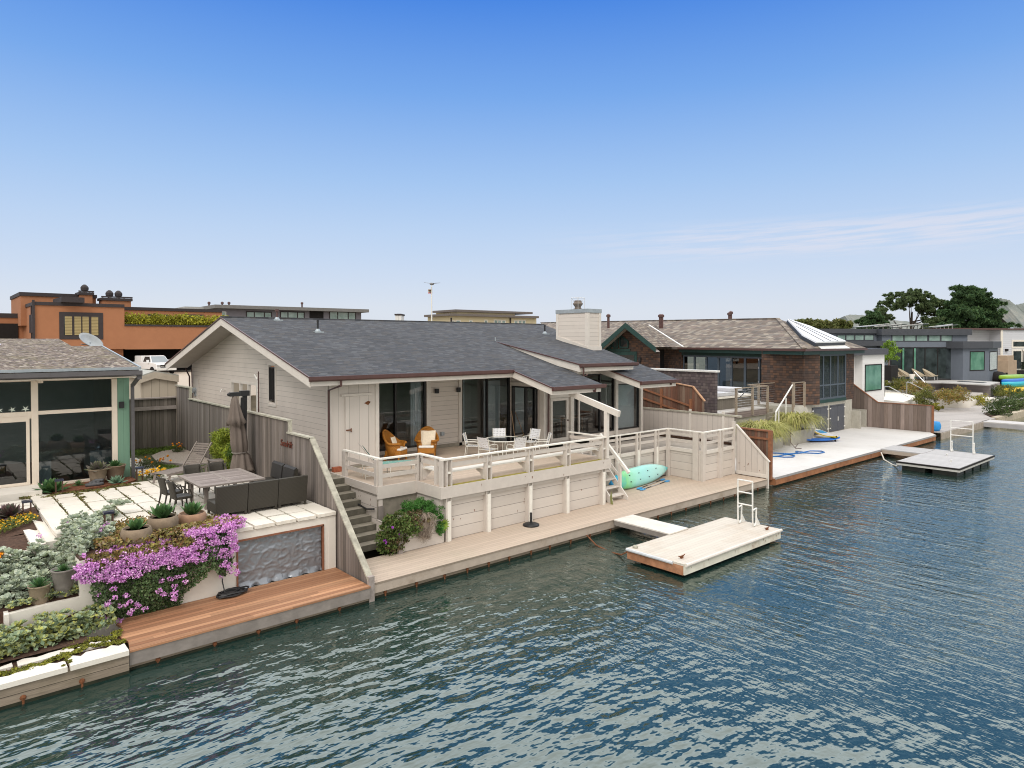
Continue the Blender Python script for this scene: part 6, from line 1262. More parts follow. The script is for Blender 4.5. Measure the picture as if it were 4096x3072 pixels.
for i in range(n):
    a=L7*i/n; b=L7*(i+1)/n; mb=MB()
    for q in ((a,a+.1,2.75,5.75),(b-.1,b,2.75,5.75),(a+.1,b-.1,2.75,2.9),(a+.1,b-.1,5.62,5.75)): pl_.box(mb,*q,-.06,.02)
    f=mb.build('folding_door',SLATE,B); mb=MB(); mb.quad(pl_.P(a+.1,2.9,-.02),pl_.P(b-.1,2.9,-.02),pl_.P(b-.1,5.62,-.02),pl_.P(a+.1,5.62,-.02)); mb.build('pane',M['glassdark'],f)
    if i in (1,3,5):
        mb=MB(); 
        for z in (3.9,4.9,5.5): pl_.box(mb,b-.03,b+.03,z,z+.14,.02,.05)
        mb.build('hinge',M['steel'],f)
cs=thing('sofa','pale grey sofa inside the brown house behind the folding doors','sofa',pl_.P(4.5,2.72,-2)); mb=MB(); pl_.box(mb,2.6,6.4,2.75,3.7,-2.6,-1.8); mb.build('backrest',M['curtain'],cs,bevel=.1); mb=MB(); pl_.box(mb,2.5,6.5,2.75,3.25,-3.4,-2.6); mb.build('seat',M['curtain'],cs,bevel=.1)
fw_=pf_.window(B,(1.75,6.33,2.95,5.85),SLATE,M['glassdark'],.14,(.24,.48,.74),(.30,)); 
mb=MB()
for u in (4.6,5.0,5.4,5.8): pf_.box(mb,u,u+.22,3.8,5.8,-.0,.012)
mb.build('curtain',M['intwood'],fw_)
mb=MB(); pf_.box(mb,1.6,6.48,2.6,2.82,0,.09); pf_.box(mb,1.6,6.48,5.98,6.35,0,.06); mb.build('window_trim',DGREEN,B)
for u0,u1 in ((1.25,3.55),(3.92,6.25)):
    mb=MB(); um=(u0+u1)/2; pf_.box(mb,u0,um-.01,.5,2.27,0,.05); pf_.box(mb,um+.01,u1,.5,2.27,0,.05); pf_.box(mb,u0,u1,2.29,2.36,0,.07)
    f=mb.build('storage_door',mat('slate_storage_door',(.075,.08,.095),.6,.1,4),B)
    for k in (0,1):
        for z in (.7,1.4,2.1): mb=MB(); uu=(u0,u1)[k]; pf_.box(mb,uu-.09,uu+.09,z,z+.08,.05,.075); mb.build('hinge',M['alu'],f)
    mb=MB(); pf_.box(mb,um+.05,um+.09,1.2,1.5,.05,.1); mb.build('handle',M['alu'],f)
mb=MB(); pl_.box(mb,LL-1.35,LL-1.1,4.85,5.2,0,.12); mb.build('wall_lamp',M['blackmetal'],B)
mb=MB(); mb.tube([pl_.P(LL-2.3,2.7,.08),pl_.P(LL-2.3,6.0,.08),pl_.P(LL-2.5,6.3,.4)],.06,6); mb.build('downpipe',M['gutter'],B)
ec=Vector((43.0,20.5,6.40)); el_v=Vector((47.4,33.2,6.4)); er=Vector((52.75,20.5,6.4)); rR=Vector((52.45,27.24,8.72)); rM=R3('a',0,505,61); rL=R3('7',355,195,66); eLL=R3('7',430,420,60); er2=Vector((57,31,6.4))
rn=(el_v-ec).cross(rR-ec).normalized()
def onroof(z,x,y):
    r=_ray(*D(z,x,y)); o0=ec-Vector((0,0,CAM_H)); return r*(o0.dot(rn)/r.dot(rn))+Vector((0,0,CAM_H))
rM=onroof('a',0,505); rL=onroof('7',355,196); eLL=onroof('7',430,420)
ru=(el_v-ec).normalized(); rv=rn.cross(ru)
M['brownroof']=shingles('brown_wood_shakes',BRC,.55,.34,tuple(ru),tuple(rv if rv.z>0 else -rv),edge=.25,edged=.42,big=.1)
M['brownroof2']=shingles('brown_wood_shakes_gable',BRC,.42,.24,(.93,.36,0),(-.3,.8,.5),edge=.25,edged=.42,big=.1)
def roofpoly(name,pts,m): mb=MB(); mb.poly(pts); mb.poly([p-Vector((0,0,.18)) for p in pts][::-1]); n_=len(pts); q=[tuple(p) for p in pts]+[tuple(p-Vector((0,0,.18))) for p in pts]; mb.add(q,[(i,(i+1)%n_,n_+(i+1)%n_,n_+i) for i in range(n_)]); return mb.build(name,m,B)
roofpoly('roof',[ec,rR,rM,el_v],M['brownroof']); roofpoly('roof',[el_v,rM,rL,eLL],M['brownroof']); roofpoly('front_hip',[ec,er,rR],M['brownhip']); roofpoly('rear_hip',[er,er2,rR],M['brownhip'])
mb=MB()
for a,b in ((ec,rR),(rR,rM),(rM,rL)): mb.beam(a+Vector((0,0,.02)),b+Vector((0,0,.02)),.3,.07)
mb.build('ridge_caps',M['brownroof'],B)
mb=MB(); mb.beam(ec+Vector((-.05,-.05,-.1)),el_v+Vector((-.05,0,-.1)),.12,.14); mb.beam(ec+Vector((-.05,-.05,-.1)),er+Vector((0,-.05,-.1)),.12,.14); mb.build('gutter',M['gutter'],B)
mb=MB(); mb.beam(ec+Vector((.15,.15,-.28)),el_v+Vector((.15,0,-.28)),.1,.26); mb.beam(ec+Vector((.15,.15,-.28)),er+Vector((0,.15,-.28)),.1,.26); mb.build('fascia',DGREEN,B)
# skylight glazing on the front hip
nh=(er-ec).cross(rR-ec).normalized()
def onhip(x,y,off):
    r=_ray(*D('p',x,y)); o0=ec+nh*off-Vector((0,0,CAM_H)); return r*(o0.dot(nh)/r.dot(nh))+Vector((0,0,CAM_H))
sk=[onhip(x,y,.35) for x,y in ((172,112),(205,118),(460,200),(915,392),(538,402),(362,310))]
mb=MB(); mb.extr(sk,tuple(-nh*.10)); so_=mb.build('skylight',mat('white_skylight_panel',(.74,.75,.77),.35,.03,2),B)
mb=MB(); mb.extr([p-nh*.105 for p in sk],tuple(-nh*.28)); mb.build('skylight_curb',mat('dark_curb',(.03,.035,.045),.6),so_)
for a,b in (((285,208),(635,396)),((195,122),(725,393)),((272,152),(815,391))): mb=MB(); mb.beam(onhip(*a,.365),onhip(*b,.365),.035,.02); mb.build('glazing_bar',DARK,so_)
mb=MB(); q=[onhip(x,y,.03) for x,y in ((545,448),(890,442),(970,484),(600,490))]; mb.extr(q,tuple(-nh*.02)); mb.build('metal_flashing',M['alu'],B)
# green trimmed cross gable
ga=R3('o',385,160,54.6); gr_=R3('o',768,492,52.6); gl=R3('o',40,440,56.8); gl.z=gr_.z=6.42; 
back=(rM-ga); back.z=0; back=Vector((.93,.36,0)).normalized()*9
mb=MB(); mb.poly([ga,gr_,gr_+back*.55,ga+back]); mb.poly([ga,ga+back,gl+back*.55,gl]); mb.build('gable_roof',M['brownroof2'],B)
def rake(a,b,h=.42):
    mb=MB(); mb.extr([a,b,b-Vector((0,0,h)),a-Vector((0,0,h*1.15))],tuple(Vector((.93,.36,0))*.1)); return mb.build('rake_board',DGREEN,B)
rake(ga,gr_); rake(gl,ga)
inn=Vector((.93,.36,0))*1.3; ga2,gr2,gl2=ga+inn-Vector((0,0,.35)),gr_+inn-Vector((0,0,.35)),gl+inn-Vector((0,0,.35))
mb=MB(); mb.poly([ga2,gl2,gl2+Vector((0,0,-3.6)),gr2+Vector((0,0,-3.6)),gr2]); mb.build('gable_wall',M['shinglewall'],B)
mb=MB(); mb.poly([ga-Vector((0,0,.4)),gr_-Vector((0,0,.36)),gr2,ga2]); mb.poly([ga-Vector((0,0,.4)),ga2,gl2,gl-Vector((0,0,.36))]); mb.build('soffit',M['soffit'],B)
pg_=Plane((gl2.x,gl2.y),(gr2.x-gl2.x,gr2.y-gl2.y)); wl=pg_.uz('o',90,480)[0]; 
def gw(x0,x1,yt0,yt1,yb):
    a=pg_.uz('o',x0,yt0); b=pg_.uz('o',x1,yt1); c=pg_.uz('o',x1,yb); e_=pg_.uz('o',x0,yb); mb=MB(); mb.poly([pg_.P(*a,.06),pg_.P(*b,.06),pg_.P(*c,.06),pg_.P(*e_,.06)]); f=mb.build('gable_window',M['farglass'],B)
    for p,q in ((a,b),(b,c),(c,e_),(e_,a)): mb=MB(); mb.beam(pg_.P(*p,.07),pg_.P(*q,.07),.08,.13); mb.build('frame',DGREEN,f)
gw(100,205,460,375,475); gw(238,292,335,300,475); gw(322,425,320,395,475)
r_=pg_.rect('o',90,490,450,520); pg_.part('trim_band',DGREEN,B,r_[0],r_[1],r_[2],r_[3],0,.08); r_=pg_.rect('o',190,525,535,660); pg_.part('door_surround',DGREEN,B,r_[0],r_[1],r_[2]-2,r_[3],0,.07); r_=pg_.rect('o',290,572,505,660); pg_.part('glazed_door',M['farglass'],B,r_[0],r_[1],r_[2]-2,r_[3],.07,.09)
r_=pg_.rect('o',560,605,590,655); pg_.part('wall_lamp',M['blackmetal'],B,*r_,0,.15)
mb=MB(); mb.beam(R3('o',685,190,58),R3('o',1120,466,52.2),.12,.05); mb.build('valley_flashing',M['alu'],B)
for zz_,x,y,n_ in (('o',170,110,1),('o',827,112,2),('o',851,112,2),('a',878,462,2),('a',894,450,3)):
    p=R3(zz_,x,y,63); mb=MB(); mb.lathe([(.12,-.9),(.12,.15),(.2,.15),(.2,.35),(.05,.45)],p,8); mb.build('roof_vent',M['gutter'],B)
# shingle screen wall, hot tub terrace
SW=thing('screen_wall','tall grey brown shingle screen wall between the terrace and the hot tub','wall',(35.3,22,2))
mb=MB(); mb.box(35.05,22.0,1.2,35.3,31,5.05); mb.build('shingle_face',M['purpleshingle'],SW); mb=MB(); mb.box(34.95,21.9,5.05,35.4,31,5.16); mb.build('cap',M['alu'],SW)
HT=thing('hot_tub','grey hot tub with folded grey cover beside the shingle screen wall','hot tub',(39,23.5,2.66)); mb=MB(); mb.box(36.6,22.8,2.6,40.6,25.0,3.35); mb.build('cabinet',planks('hot_tub_cabinet',(.16,.14,.115),.22,X1,var=.12,gap=.05,gapdark=.5,grain=.1,along=Z1,rough=.7),HT); mb=MB(); mb.box(36.5,22.7,3.35,40.7,25.1,3.47); mb.build('shell_rim',M['conc'],HT); mb=MB(); mb.box(36.5,22.75,3.48,38.9,25.1,3.72); mb.box(38.0,22.75,3.72,39.4,25.1,3.95); mb.build('cover',mat('grey_vinyl_cover',(.5,.5,.52),.6,.08,3),HT,bevel=.04); mb=MB(); mb.tube([(38.7,22.7,3.2),(40.3,22.68,4.0)],.03,6); mb.build('lift_arm',M['blackmetal'],HT)
TD=thing('hot_tub_deck','weathered plank deck on concrete block carrying the hot tub','deck',(38,22,DZ)); mb=MB(); mb.box(35.32,21.92,2.57,40.9,26,2.66); mb.box(40.9,23.2,2.57,45,26,2.66); mb.build('decking',M['greyfascia'] if False else mat('pale_grey_deck',(.5,.48,.46),.85,.1,3),TD); mb=MB(); mb.box(35.32,21.88,2.2,40.9,21.95,2.58); mb.build('fascia',planks('weathered_fascia',(.2,.16,.15),.13,Z1,var=.15,gap=.06,gapdark=.4,grain=.25,along=X1,rough=.9),TD); mb=MB(); mb.box(35.0,21.98,.4,40.9,22.2,2.2); mb.box(40.7,22.2,.4,40.9,26,2.57); mb.build('block_wall',BLK,TD)
RLm=mat('weathered_rail_timber',(.27,.22,.17),.9,.2,6)
def railing(name,label,pts,z0,z1,posts,cap=M['steel']):
    r=thing(name,label,'railing',(pts[0][0],pts[0][1],z0))
    for p in posts: mb=MB(); mb.box(p[0]-.06,p[1]-.06,p[2]-.35,p[0]+.06,p[1]+.06,p[2]+z1-z0); mb.build('post',RLm,r)
    for a,b in zip(pts[:-1],pts[1:]):
        mb=MB(); mb.beam((*a,z1),(*b,z1),.1,.05); mb.build('top_rail',RLm,r)
        mb=MB()
        for k in range(1,9): zz_=z0+(z1-z0)*k/9; mb.tube([(*a,zz_),(*b,zz_)],.008,3)
        mb.build('cable',M['steel'],r)
railing('railing','timber post cable railing round the hot tub deck',[(37.0,21.85),(40.85,21.85),(40.85,23.2),(44.6,23.2)],2.66,4.02,[(37.1,21.85,2.66),(39.0,21.85,2.66),(40.85,21.85,2.66),(42.2,23.2,2.66),(44.6,23.2,2.66)])
railing('railing','short cable railing on the concrete landing beside the corner of the brown house',[(42.6,21.1),(44.15,21.05)],2.64,4.18,[(42.55,21.0,2.64),(42.75,21.05,2.64),(44.1,21.0,2.64)])
HS=thing('steps','concrete garden steps half hidden by ornamental grass below the brown house','steps',(41.6,21.5,DZ))
for i in range(10): mb=MB(); z=DZ+.22*(i+1); y=20.2+.27*i; mb.box(40.95,y,z-.22,42.5,23.2,z); mb.build('step',M['concstep'],HS)
mb=MB(); mb.prismX([(20.5,.45),(23.2,.45),(23.2,2.62),(21.0,2.62),(20.3,1.2)],42.5,44.28); mb.build('landing_block',BLK,HS)
HR=MB(); HR.tube([(42.65,21.05,4.12),(39.35,20.5,2.55),(39.3,20.5,1.9)],.05,6); HR.tube([(39.3,20.5,1.9),(40.3,19.95,1.4)],.02,5); HR.tube([(41.2,20.8,3.3),(41.2,20.8,1.9)],.045,5); HR.tube([(39.9,20.6,2.8),(39.9,20.6,1.6)],.045,5); tag(HR.build('handrail',M['alu']),'pale sloping handrail above the grass beside the garden steps','handrail')
for l,x0,x1,y0,z1 in (('left concrete block planter by the red brown panel holding grass',33.6,39.15,19.95,1.1),('right concrete block planter by the storage doors holding grass',40.22,43.1,20.0,1.3)):
    mb=MB(); mb.box(x0,y0,.4,x1,y0+1.0,z1); tag(mb.build('planter',BLK),l,'planter')
mb=MB(); mb.box(52.0,20.6,DZ,52.2,21.9,1.75); mb.box(51.7,21.2,DZ,53.4,22.2,.8); mb.box(53.3,20.7,DZ,53.5,22,1.75); tag(mb.build('step_block',BLK),'low concrete block side wall and step at the right corner of the brown house','wall')
GRS=leafmat('straw_green_grass',[(.26,.28,.06),(.38,.38,.12),(.52,.47,.2),(.17,.2,.05)],.7,1.2,.3)
def fountain_grass(label,c,R,Hh,n,lean=(0,0)):
    mb=MB()
    for _ in range(n):
        a=random.random()*2*PI; r0=random.random()*R*.35; L=random.uniform(.55,1.05)*R; b=Vector((c[0]+r0*math.cos(a)*1.5,c[1]+r0*math.sin(a),c[2])); dx,dy=math.cos(a)+lean[0],math.sin(a)+lean[1]; h=Hh*random.uniform(.6,1.05); pts=[]
        for k in range(5): s=k/4; pts.append(b+Vector((dx*L*s,dy*L*s,h*(1.9*s-1.95*s*s*random.uniform(.8,1.15)))))
        sd=Vector((-dy,dx,0)).normalized()*.026; base=len(mb.v)
        for k,p in enumerate(pts): w=1-k/4.6; mb.v+=[tuple(p-sd*w),tuple(p+sd*w)]
        for k in range(4): mb.f.append((base+2*k,base+2*k+1,base+2*k+3,base+2*k+2)); mb.mi.append(0)
    tag(mb.build('ornamental_grass',GRS),label,'grass clump','fountain grass clumps below the brown house')
fountain_grass('large fountain grass clump over the left planter, by the red brown panel',(37.3,20.4,1.45),1.6,1.3,1100,(-.1,-.2)); fountain_grass('fountain grass clump on the right planter beside the storage doors',(41.7,20.5,1.65),1.5,1.3,1100,(.1,-.2)); fountain_grass('smaller fountain grass clump between the two planters',(39.6,20.8,1.5),1.2,.8,450)
# paddle boards, hose, cord
def board(name,label,a,b,wd,ms,z0,z1):
    t_=thing(name,label,'paddle board',(a[0],a[1],.6)); a=Vector((a[0],a[1],z0)); b=Vector((b[0],b[1],z1)); d_=(b-a); sd=Vector((-d_.y,d_.x,0)).normalized(); up=Vector((0,0,1)); mb=MB(); n_=16
    for i in range(n_+1):
        s=i/n_; w=wd/2*max(.02,(1-abs(2*s-1)**2.6))**.6; p=a+d_*s+up*(.10*abs(2*s-1)**3)
        mb.v+=[tuple(p-sd*w*.9),tuple(p-sd*w-up*.06),tuple(p-up*.11),tuple(p+sd*w-up*.06),tuple(p+sd*w*.9),tuple(p+up*.01)]
    for i in range(n_):
        for k in range(6): mb.f.append((i*6+k,(i+1)*6+k,(i+1)*6+(k+1)%6,i*6+(k+1)%6)); mb.mi.append(0 if k in (4,5) else 1)
    mb.build('board',ms,t_,False); return t_,a,d_,sd
BLU=mat('bright_blue_board',(.01,.14,.55),.35); WHB=mat('white_board_deck',(.66,.66,.68),.4); YEL=mat('yellow_board_rail',(.7,.5,.03),.4)
t_,a,d_,sd=board('paddle_board','blue paddle board with pale tip lying on the grey dock under the white one',(42.1,20.5),(44.6,18.9),.8,[BLU,BLU],.62,.62)
mb=MB(); mb.beam(a+d_*.02+Vector((0,0,.09)),a+d_*.3+Vector((0,0,.02)),.3,.02); mb.build('pale_stripe',WHB,t_); mb=MB(); mb.beam((42.3,20.2,.55),(42.2,20.25,.46),.03,.12); mb.build('fin',DARK,t_)
t_,a,d_,sd=board('paddle_board','white paddle board with yellow rail and blue mark resting on the blue board',(45.8,21.0),(44.0,18.85),.85,[WHB,YEL],.85,.72)
mb=MB(); mb.beam(a+d_*.12+Vector((0,0,.045)),a+d_*.42+Vector((0,0,.028)),.42,.012); mb.build('deck_mark',mat('cyan_mark',(.02,.28,.6),.4),t_); mb=MB(); mb.beam(a+d_*.93+Vector((0,0,-.1)),a+d_*.96+Vector((0,0,-.3)),.03,.16); mb.build('fin',DARK,t_)
hp=[(560,1330),(760,1335),(950,1345),(1100,1335),(1140,1318),(1060,1308),(1040,1318),(1100,1335),(1250,1303),(1420,1305),(1466,1322),(1380,1340),(1150,1332),(950,1350),(820,1370),(790,1385),(870,1396),(1000,1392),(1028,1375),(960,1358),(880,1352),(800,1380),(700,1388),(560,1385)]
mb=MB(); mb.tube([AZ(*D('d',x,y),.48+.01*(i%2)) for i,(x,y) in enumerate(hp)],.035,5); tag(mb.build('hose',mat('blue_hose',(.01,.13,.4),.4)),'blue garden hose in loose loops on the grey dock','hose')
mb=MB(); mb.tube([AY(*D('d',965,930),20.0),AY(*D('d',965,1180),19.9),AZ(*D('d',1040,1265),.47),AZ(*D('d',1130,1270),.47)],.018,5); mb.tube([AY(*D('d',975,1040),19.95),AZ(*D('d',1095,1175),.5),AZ(*D('d',1035,1255),.47)],.018,5); tag(mb.build('cord',M['gutter']),'thin brown cord hanging over the planter to the blue paddle board','cord')
# grey float
F2_=thing('float','grey plank swim float on black floats off the grey dock','float',(42.4,12.2,0))
mb=MB(); mb.box(39.4,10.8,.38,45.46,13.68,.46); mb.build('decking',planks('grey_float_boards',(.42,.41,.41),.42,X1,var=.06,gap=.08,gapdark=.55,grain=.06,along=Y1,rough=.8),F2_); mb=MB(); mb.box(39.35,10.76,.26,45.5,13.7,.38); mb.build('frame',mat('pale_grey_frame',(.45,.44,.42),.8,.1,3),F2_); mb=MB(); mb.box(39.33,10.74,.37,45.52,10.78,.45); mb.box(39.33,10.78,.37,39.37,13.7,.45); mb.build('bumper',DARK,F2_)
for i,x in enumerate((39.6,41.0,42.4,43.8,45.0)):
    for y in (10.95,12.4): mb=MB(); mb.box(x,y,-.4,x+(1.1 if i<4 else .35),y+1.1,.27); mb.build('float_block',mat('black_float',(.018,.02,.018),.5,.3,4,dirt=(.05,.06,.02)) if 'black_float' not in bpy.data.materials else bpy.data.materials['black_float'],F2_)
for x,y in ((41.3,11.7),(43.4,12.5)): mb=MB(); mb.box(x-.05,y-.03,.46,x+.05,y+.03,.52); mb.tube([(x-.16,y,.55),(x+.16,y,.55)],.02,5); mb.build('cleat',M['alu'],F2_)
G2=thing('gangway','grey ribbed gangway from the grey dock to the grey float','gangway',(44,14.7,.4)); mb=MB(); mb.box(43.0,13.6,.42,45.1,15.85,.48); mb.build('walkway',planks('grey_gangway_boards',(.42,.41,.41),.3,X1,var=.05,gap=.1,gapdark=.55,grain=.05,along=Y1,rough=.8),G2); mb=MB(); mb.box(43.0,13.7,.22,43.06,15.8,.42); mb.box(45.04,13.7,.22,45.1,15.8,.42); mb.build('side_beam',M['deckedge'],G2)
L2=thing('ladder','raised aluminium swim ladder on the grey float','ladder',(45.2,12.3,.46)); ladder(L2,44.95,11.65,12.75,2.3,M['alu'],.46)
mb=MB(); mb.tube([(42.7,15.7,.3),(41.8,15.2,.05),(40.8,14.4,.0),(39.8,13.8,.12),(39.45,13.6,.35)],.035,5); tag(mb.build('rope',mat('pale_rope',(.6,.56,.5),.9)),'pale mooring rope sagging from the grey dock to the grey float','rope')
# fence at the right end of the grey dock
FR=thing('fence','grey brown board fence with kinked top at the right end of the grey dock','fence',(53.7,19,DZ)); WF=planks('weathered_wide_boards',(.17,.13,.11),.28,Y1,var=.3,gap=.04,gapdark=.4,grain=.25,along=Z1,rough=.9,tint=(.24,.19,.17))
zf_=lambda y: 2.32 if y<20 else 2.32+(y-20)*.72
mb=MB()
for x in (53.68,53.74): strip_wall(mb,PX(x),16.4,22.6,DZ-.05,zf_,(),[20.0])
mb.build('boards',WF,FR); mb=MB(); mb.beam((53.71,16.3,2.34),(53.71,20,2.34),.14,.05); mb.beam((53.71,20,2.34),(53.71,22.6,zf_(22.6)+.02),.14,.05); mb.build('cap',redr,FR); mb=MB(); mb.box(53.64,16.3,DZ-.1,53.78,16.42,2.36); mb.build('end_post',redr,FR)
mb=MB(); mb.lathe([(.42,0),(.5,.16),(.52,.32),(.5,.48),(.44,.62),(.43,.64)],(54.5,16.6,.5),18); tag(mb.build('barrel',mat('bright_blue_plastic',(.02,.25,.62),.4),None,True),'bright blue plastic barrel by the end of the board fence','barrel')
# ---------------------------------------------------------------- far decks and the slate blue house
d=thing('dock','weathered grey timber dock beyond the board fence and blue barrel','dock',(60,15.85,0)); mb=MB(); mb.prism([(53.75,15.85),(67.2,15.85),(70.5,17.6),(100,18.2),(100,23),(88,21.5),(80,22.5),(72,23.5),(60,27),(53.75,27)],.44,.5); mb.build('decking',planks('weathered_grey_decking',(.38,.35,.33),.3,(.3,.95,0),var=.08,gap=.07,gapdark=.6,grain=.1,along=X1,rough=.9),d); mb=MB(); mb.box(53.75,15.80,-.1,67.2,15.87,.44); mb.build('fascia',mat('pale_weathered_fascia',(.34,.29,.24),.9,.2,3),d)
kb=MB(); kb.box(67.3,15.7,-.4,110,16.2,.55); tag(kb.build('kerb',mat('tan_concrete_kerb',(.42,.36,.27),.9,.2,3)),'tan concrete kerb edging the shrub bed at the far right','kerb')
mb=MB(); mb.prism([(67.4,16.2),(70.5,17.55),(110,18.2),(110,16.2)],.2,.5); structure(mb.build('shrub_bed_soil',M['soil']))
g=thing('gangway','flat grey gangway from the far timber dock at the right edge','gangway',(64.5,14,.4)); mb=MB(); mb.box(63.6,11.5,.42,65.6,15.95,.5); mb.build('walkway',mat('pale_grey_walkway',(.48,.46,.45),.85,.08,3),g); mb=MB(); mb.box(63.6,11.5,.1,63.7,15.8,.42); mb.build('side_beam',mat('grey_beam',(.33,.32,.33),.8),g)
g=thing('float','pale grey swim float cut off by the right edge of the photo','float',(66,10,0)); mb=MB(); mb.box(62.8,8.0,.2,70,11.7,.5); mb.build('decking',mat('pale_grey_float',(.48,.46,.45),.85,.08,3),g)
WB=thing('house','white panelled house corner with a large green reflecting window and dark cornice','house',(58.6,23,.5)); pw=Plane((58.5,23),(1,0)); WHT=planks('white_panel_cladding',(.74,.73,.72),.35,Z1,var=.01,gap=.02,gapdark=.8,grain=0,along=X1,rough=.6)
mb=MB(); pw.box(mb,0,4.6,.4,5.75,-8,0); mb.build('wall',WHT,WB); mb=MB(); pw.box(mb,-2.2,0.0,.4,5.6,-8,-.6); mb.build('side_wall',WHT,WB); mb=MB(); pw.box(mb,-2.4,4.8,5.75,6.25,-8.2,.25); mb.build('cornice',mat('charcoal_cornice',(.06,.06,.07),.6,.1,3),WB)
r_=pw.rect('b',455,1135,630,1408); pw.window(WB,r_,DARK,M['fargreen'],.08); mb=MB(); mb.tube([pw.P(-1.2,2.4,-.5),pw.P(-1.2,4.7,-.5),pw.P(-2.0,5.2,-.5)],.07,5); mb.build('downpipe',M['gutter'],WB)
# ramp, railings, walls
mb=MB(); a=[AZ(*D('c',x,y),1.3) for x,y in ((480,450),(650,430),(1050,515),(880,575),(650,550))]; mb.extr(a,(0,0,-.9)); tag(mb.build('terrace_slab',M['conc']),'white sloping terrace slab behind the board fence','terrace')
mb=MB(); a=AZ(*D('c',1250,635),.5); b=AZ(*D('c',1620,640),.5); mb.extr([a,b,b+Vector((.5,1.2,0)),a+Vector((.5,1.2,0))],(0,0,1.05)); tag(mb.build('planter_wall',M['stucco']),'long white planter wall with shrubs in front of the slate blue house','planter')
r=thing('railing','slanting steel handrails over the white terrace slab','railing',(75,27,1))
for pts in (((670,405),(720,405),(1098,610)),((920,355),(955,362),(1278,535)),((1000,238),(1118,360))):
    mb=MB(); mb.tube([R3('c',x,y,69-i*.8) for i,(x,y) in enumerate(pts)],.035,5); mb.build('top_rail',M['steel'],r)
for x,y0,y1 in ((672,405,545),(916,358,485),(1278,535,632)): mb=MB(); mb.tube([R3('c',x,y0,68.5),R3('c',x,y1,68.5)],.04,5); mb.build('post',M['steel'],r)
FZ=2.3; A_=AZ(*D('b',745,1292),FZ); B_=AZ(*D('b',1415,1287),FZ); pb=Plane((A_.x,A_.y),(B_.x-A_.x,B_.y-A_.y))
SB=thing('house','slate blue modern house with flat roofs and a wall of glass','house',(A_.x,A_.y,FZ)); SBM=mat('slate_blue_render',(.13,.15,.185),.8,.05,2); COR=mat('dark_slate_cornice',(.055,.06,.072),.7,.08,2)
ua=pb.uz('b',640,1000)[0]; ub2=pb.uz('b',1585,1000)[0]; zt=pb.uz('b',1100,735)[1]
mb=MB(); pb.box(mb,ua,ub2,1.0,zt-.3,-9,0); mb.build('wall',SBM,SB); mb=MB(); pb.box(mb,ua-.3,ub2+.3,zt-.75,zt,-9.3,.35); mb.build('cornice',COR,SB)
for x0,x1 in ((755,875),(890,1010),(1025,1140),(1160,1280),(1297,1410)): pb.window(SB,pb.rect('b',x0,808,x1,866),COR,M['farpale'],.1)
f=pb.window(SB,pb.rect('b',742,948,1415,1288),DARK,M['farglass'],.12,(.17,.36,.55,.76),name='glass_wall')
for k,u in enumerate((.18,.37)): 
    r_=pb.rect('b',742,948,1415,1288); mb=MB(); uu=r_[0]+(r_[1]-r_[0])*u; pb.box(mb,uu,uu+.22,r_[2],r_[3],.02,.05); mb.build('curtain',M['fargreen'],f)
pb.window(SB,pb.rect('b',1475,990,1580,1288),DARK,M['fargreen'],.1,name='glazed_door')
C_=AZ(*D('b',1600,1300),FZ-.1); pq=Plane((C_.x,C_.y),(.97,-.25)); u1=pq.uz('b',1820,1100)[0]; zt2=pq.uz('b',1650,872)[1]
mb=MB(); pq.box(mb,-1.2,u1,.8,zt2-.3,-8,0); mb.build('wing_wall',SBM,SB); mb=MB(); pq.box(mb,-1.8,u1+.3,zt2-.85,zt2,-8.3,.35); mb.build('cornice',COR,SB); pq.window(SB,pq.rect('b',1617,990,1768,1187),DARK,M['fargreen'],.1)
e=pq.P(u1,0); pr_=Plane((e[0],e[1]),(.99,.12)); u2=pr_.uz('b',1920,1100)[0]; mb=MB(); pr_.box(mb,0,u2,.8,zt2-.3,-6,0); mb.build('wing_wall',SBM,SB); mb=MB(); pr_.box(mb,-.1,u2+.4,zt2-.85,zt2,-6.3,.35); mb.build('cornice',COR,SB); pr_.window(SB,pr_.rect('b',1832,990,1912,1183),DARK,M['farpale'],.1)
q0=R3('b',240,900,82); pz=Plane((q0.x,q0.y),(B_.x-A_.x,B_.y-A_.y)); uu=pz.uz('b',650,900)[0]; mb=MB(); pz.box(mb,-14,uu,.5,pz.uz('b',400,790)[1],-8,0); mb.build('left_wing_wall',SBM,SB); r_=pz.rect('b',-200,733,625,785); mb=MB(); pz.box(mb,r_[0]-6,r_[1],r_[2],r_[3],-8,.3); mb.build('cornice',COR,SB); r_=pz.rect('b',238,868,650,920); mb=MB(); pz.box(mb,r_[0]-8,r_[1],r_[2],r_[3],0,1.5); mb.build('canopy',COR,SB)
for x0,x1 in ((148,232),(245,330),(345,436),(452,545)): pz.window(SB,pz.rect('b',x0,805,x1,856),COR,M['farpale'],.1)
sp_=thing('solar_rack','tilted solar panel racks on the flat roof of the slate blue house','solar panels',R3('b',700,710,95))
for (x0,y0,x1,y1) in ((365,716,720,684),(560,716,860,684),(760,718,1090,684),(1160,720,1420,688)):
    a=R3('b',x0,y0,96); b=R3('b',x1,y1,99); mb=MB(); mb.beam(a,b,1.6,.08); mb.build('panel',M['farglass'],sp_); mb=MB()
    for k in range(5): p=a+(b-a)*(.3+.7*k/4); mb.beam(p,p-Vector((0,0,p.z-zt+.05)),.1,.1,up=(1,0,0))
    mb.beam(a+Vector((0,0,.1)),b+Vector((0,0,.1)),.1,.06); mb.build('rack',M['alu'],sp_)
DK=thing('terrace','raised pale terrace with a grey plank plunge pool wall before the slate blue house','terrace',(88,27,1.5))
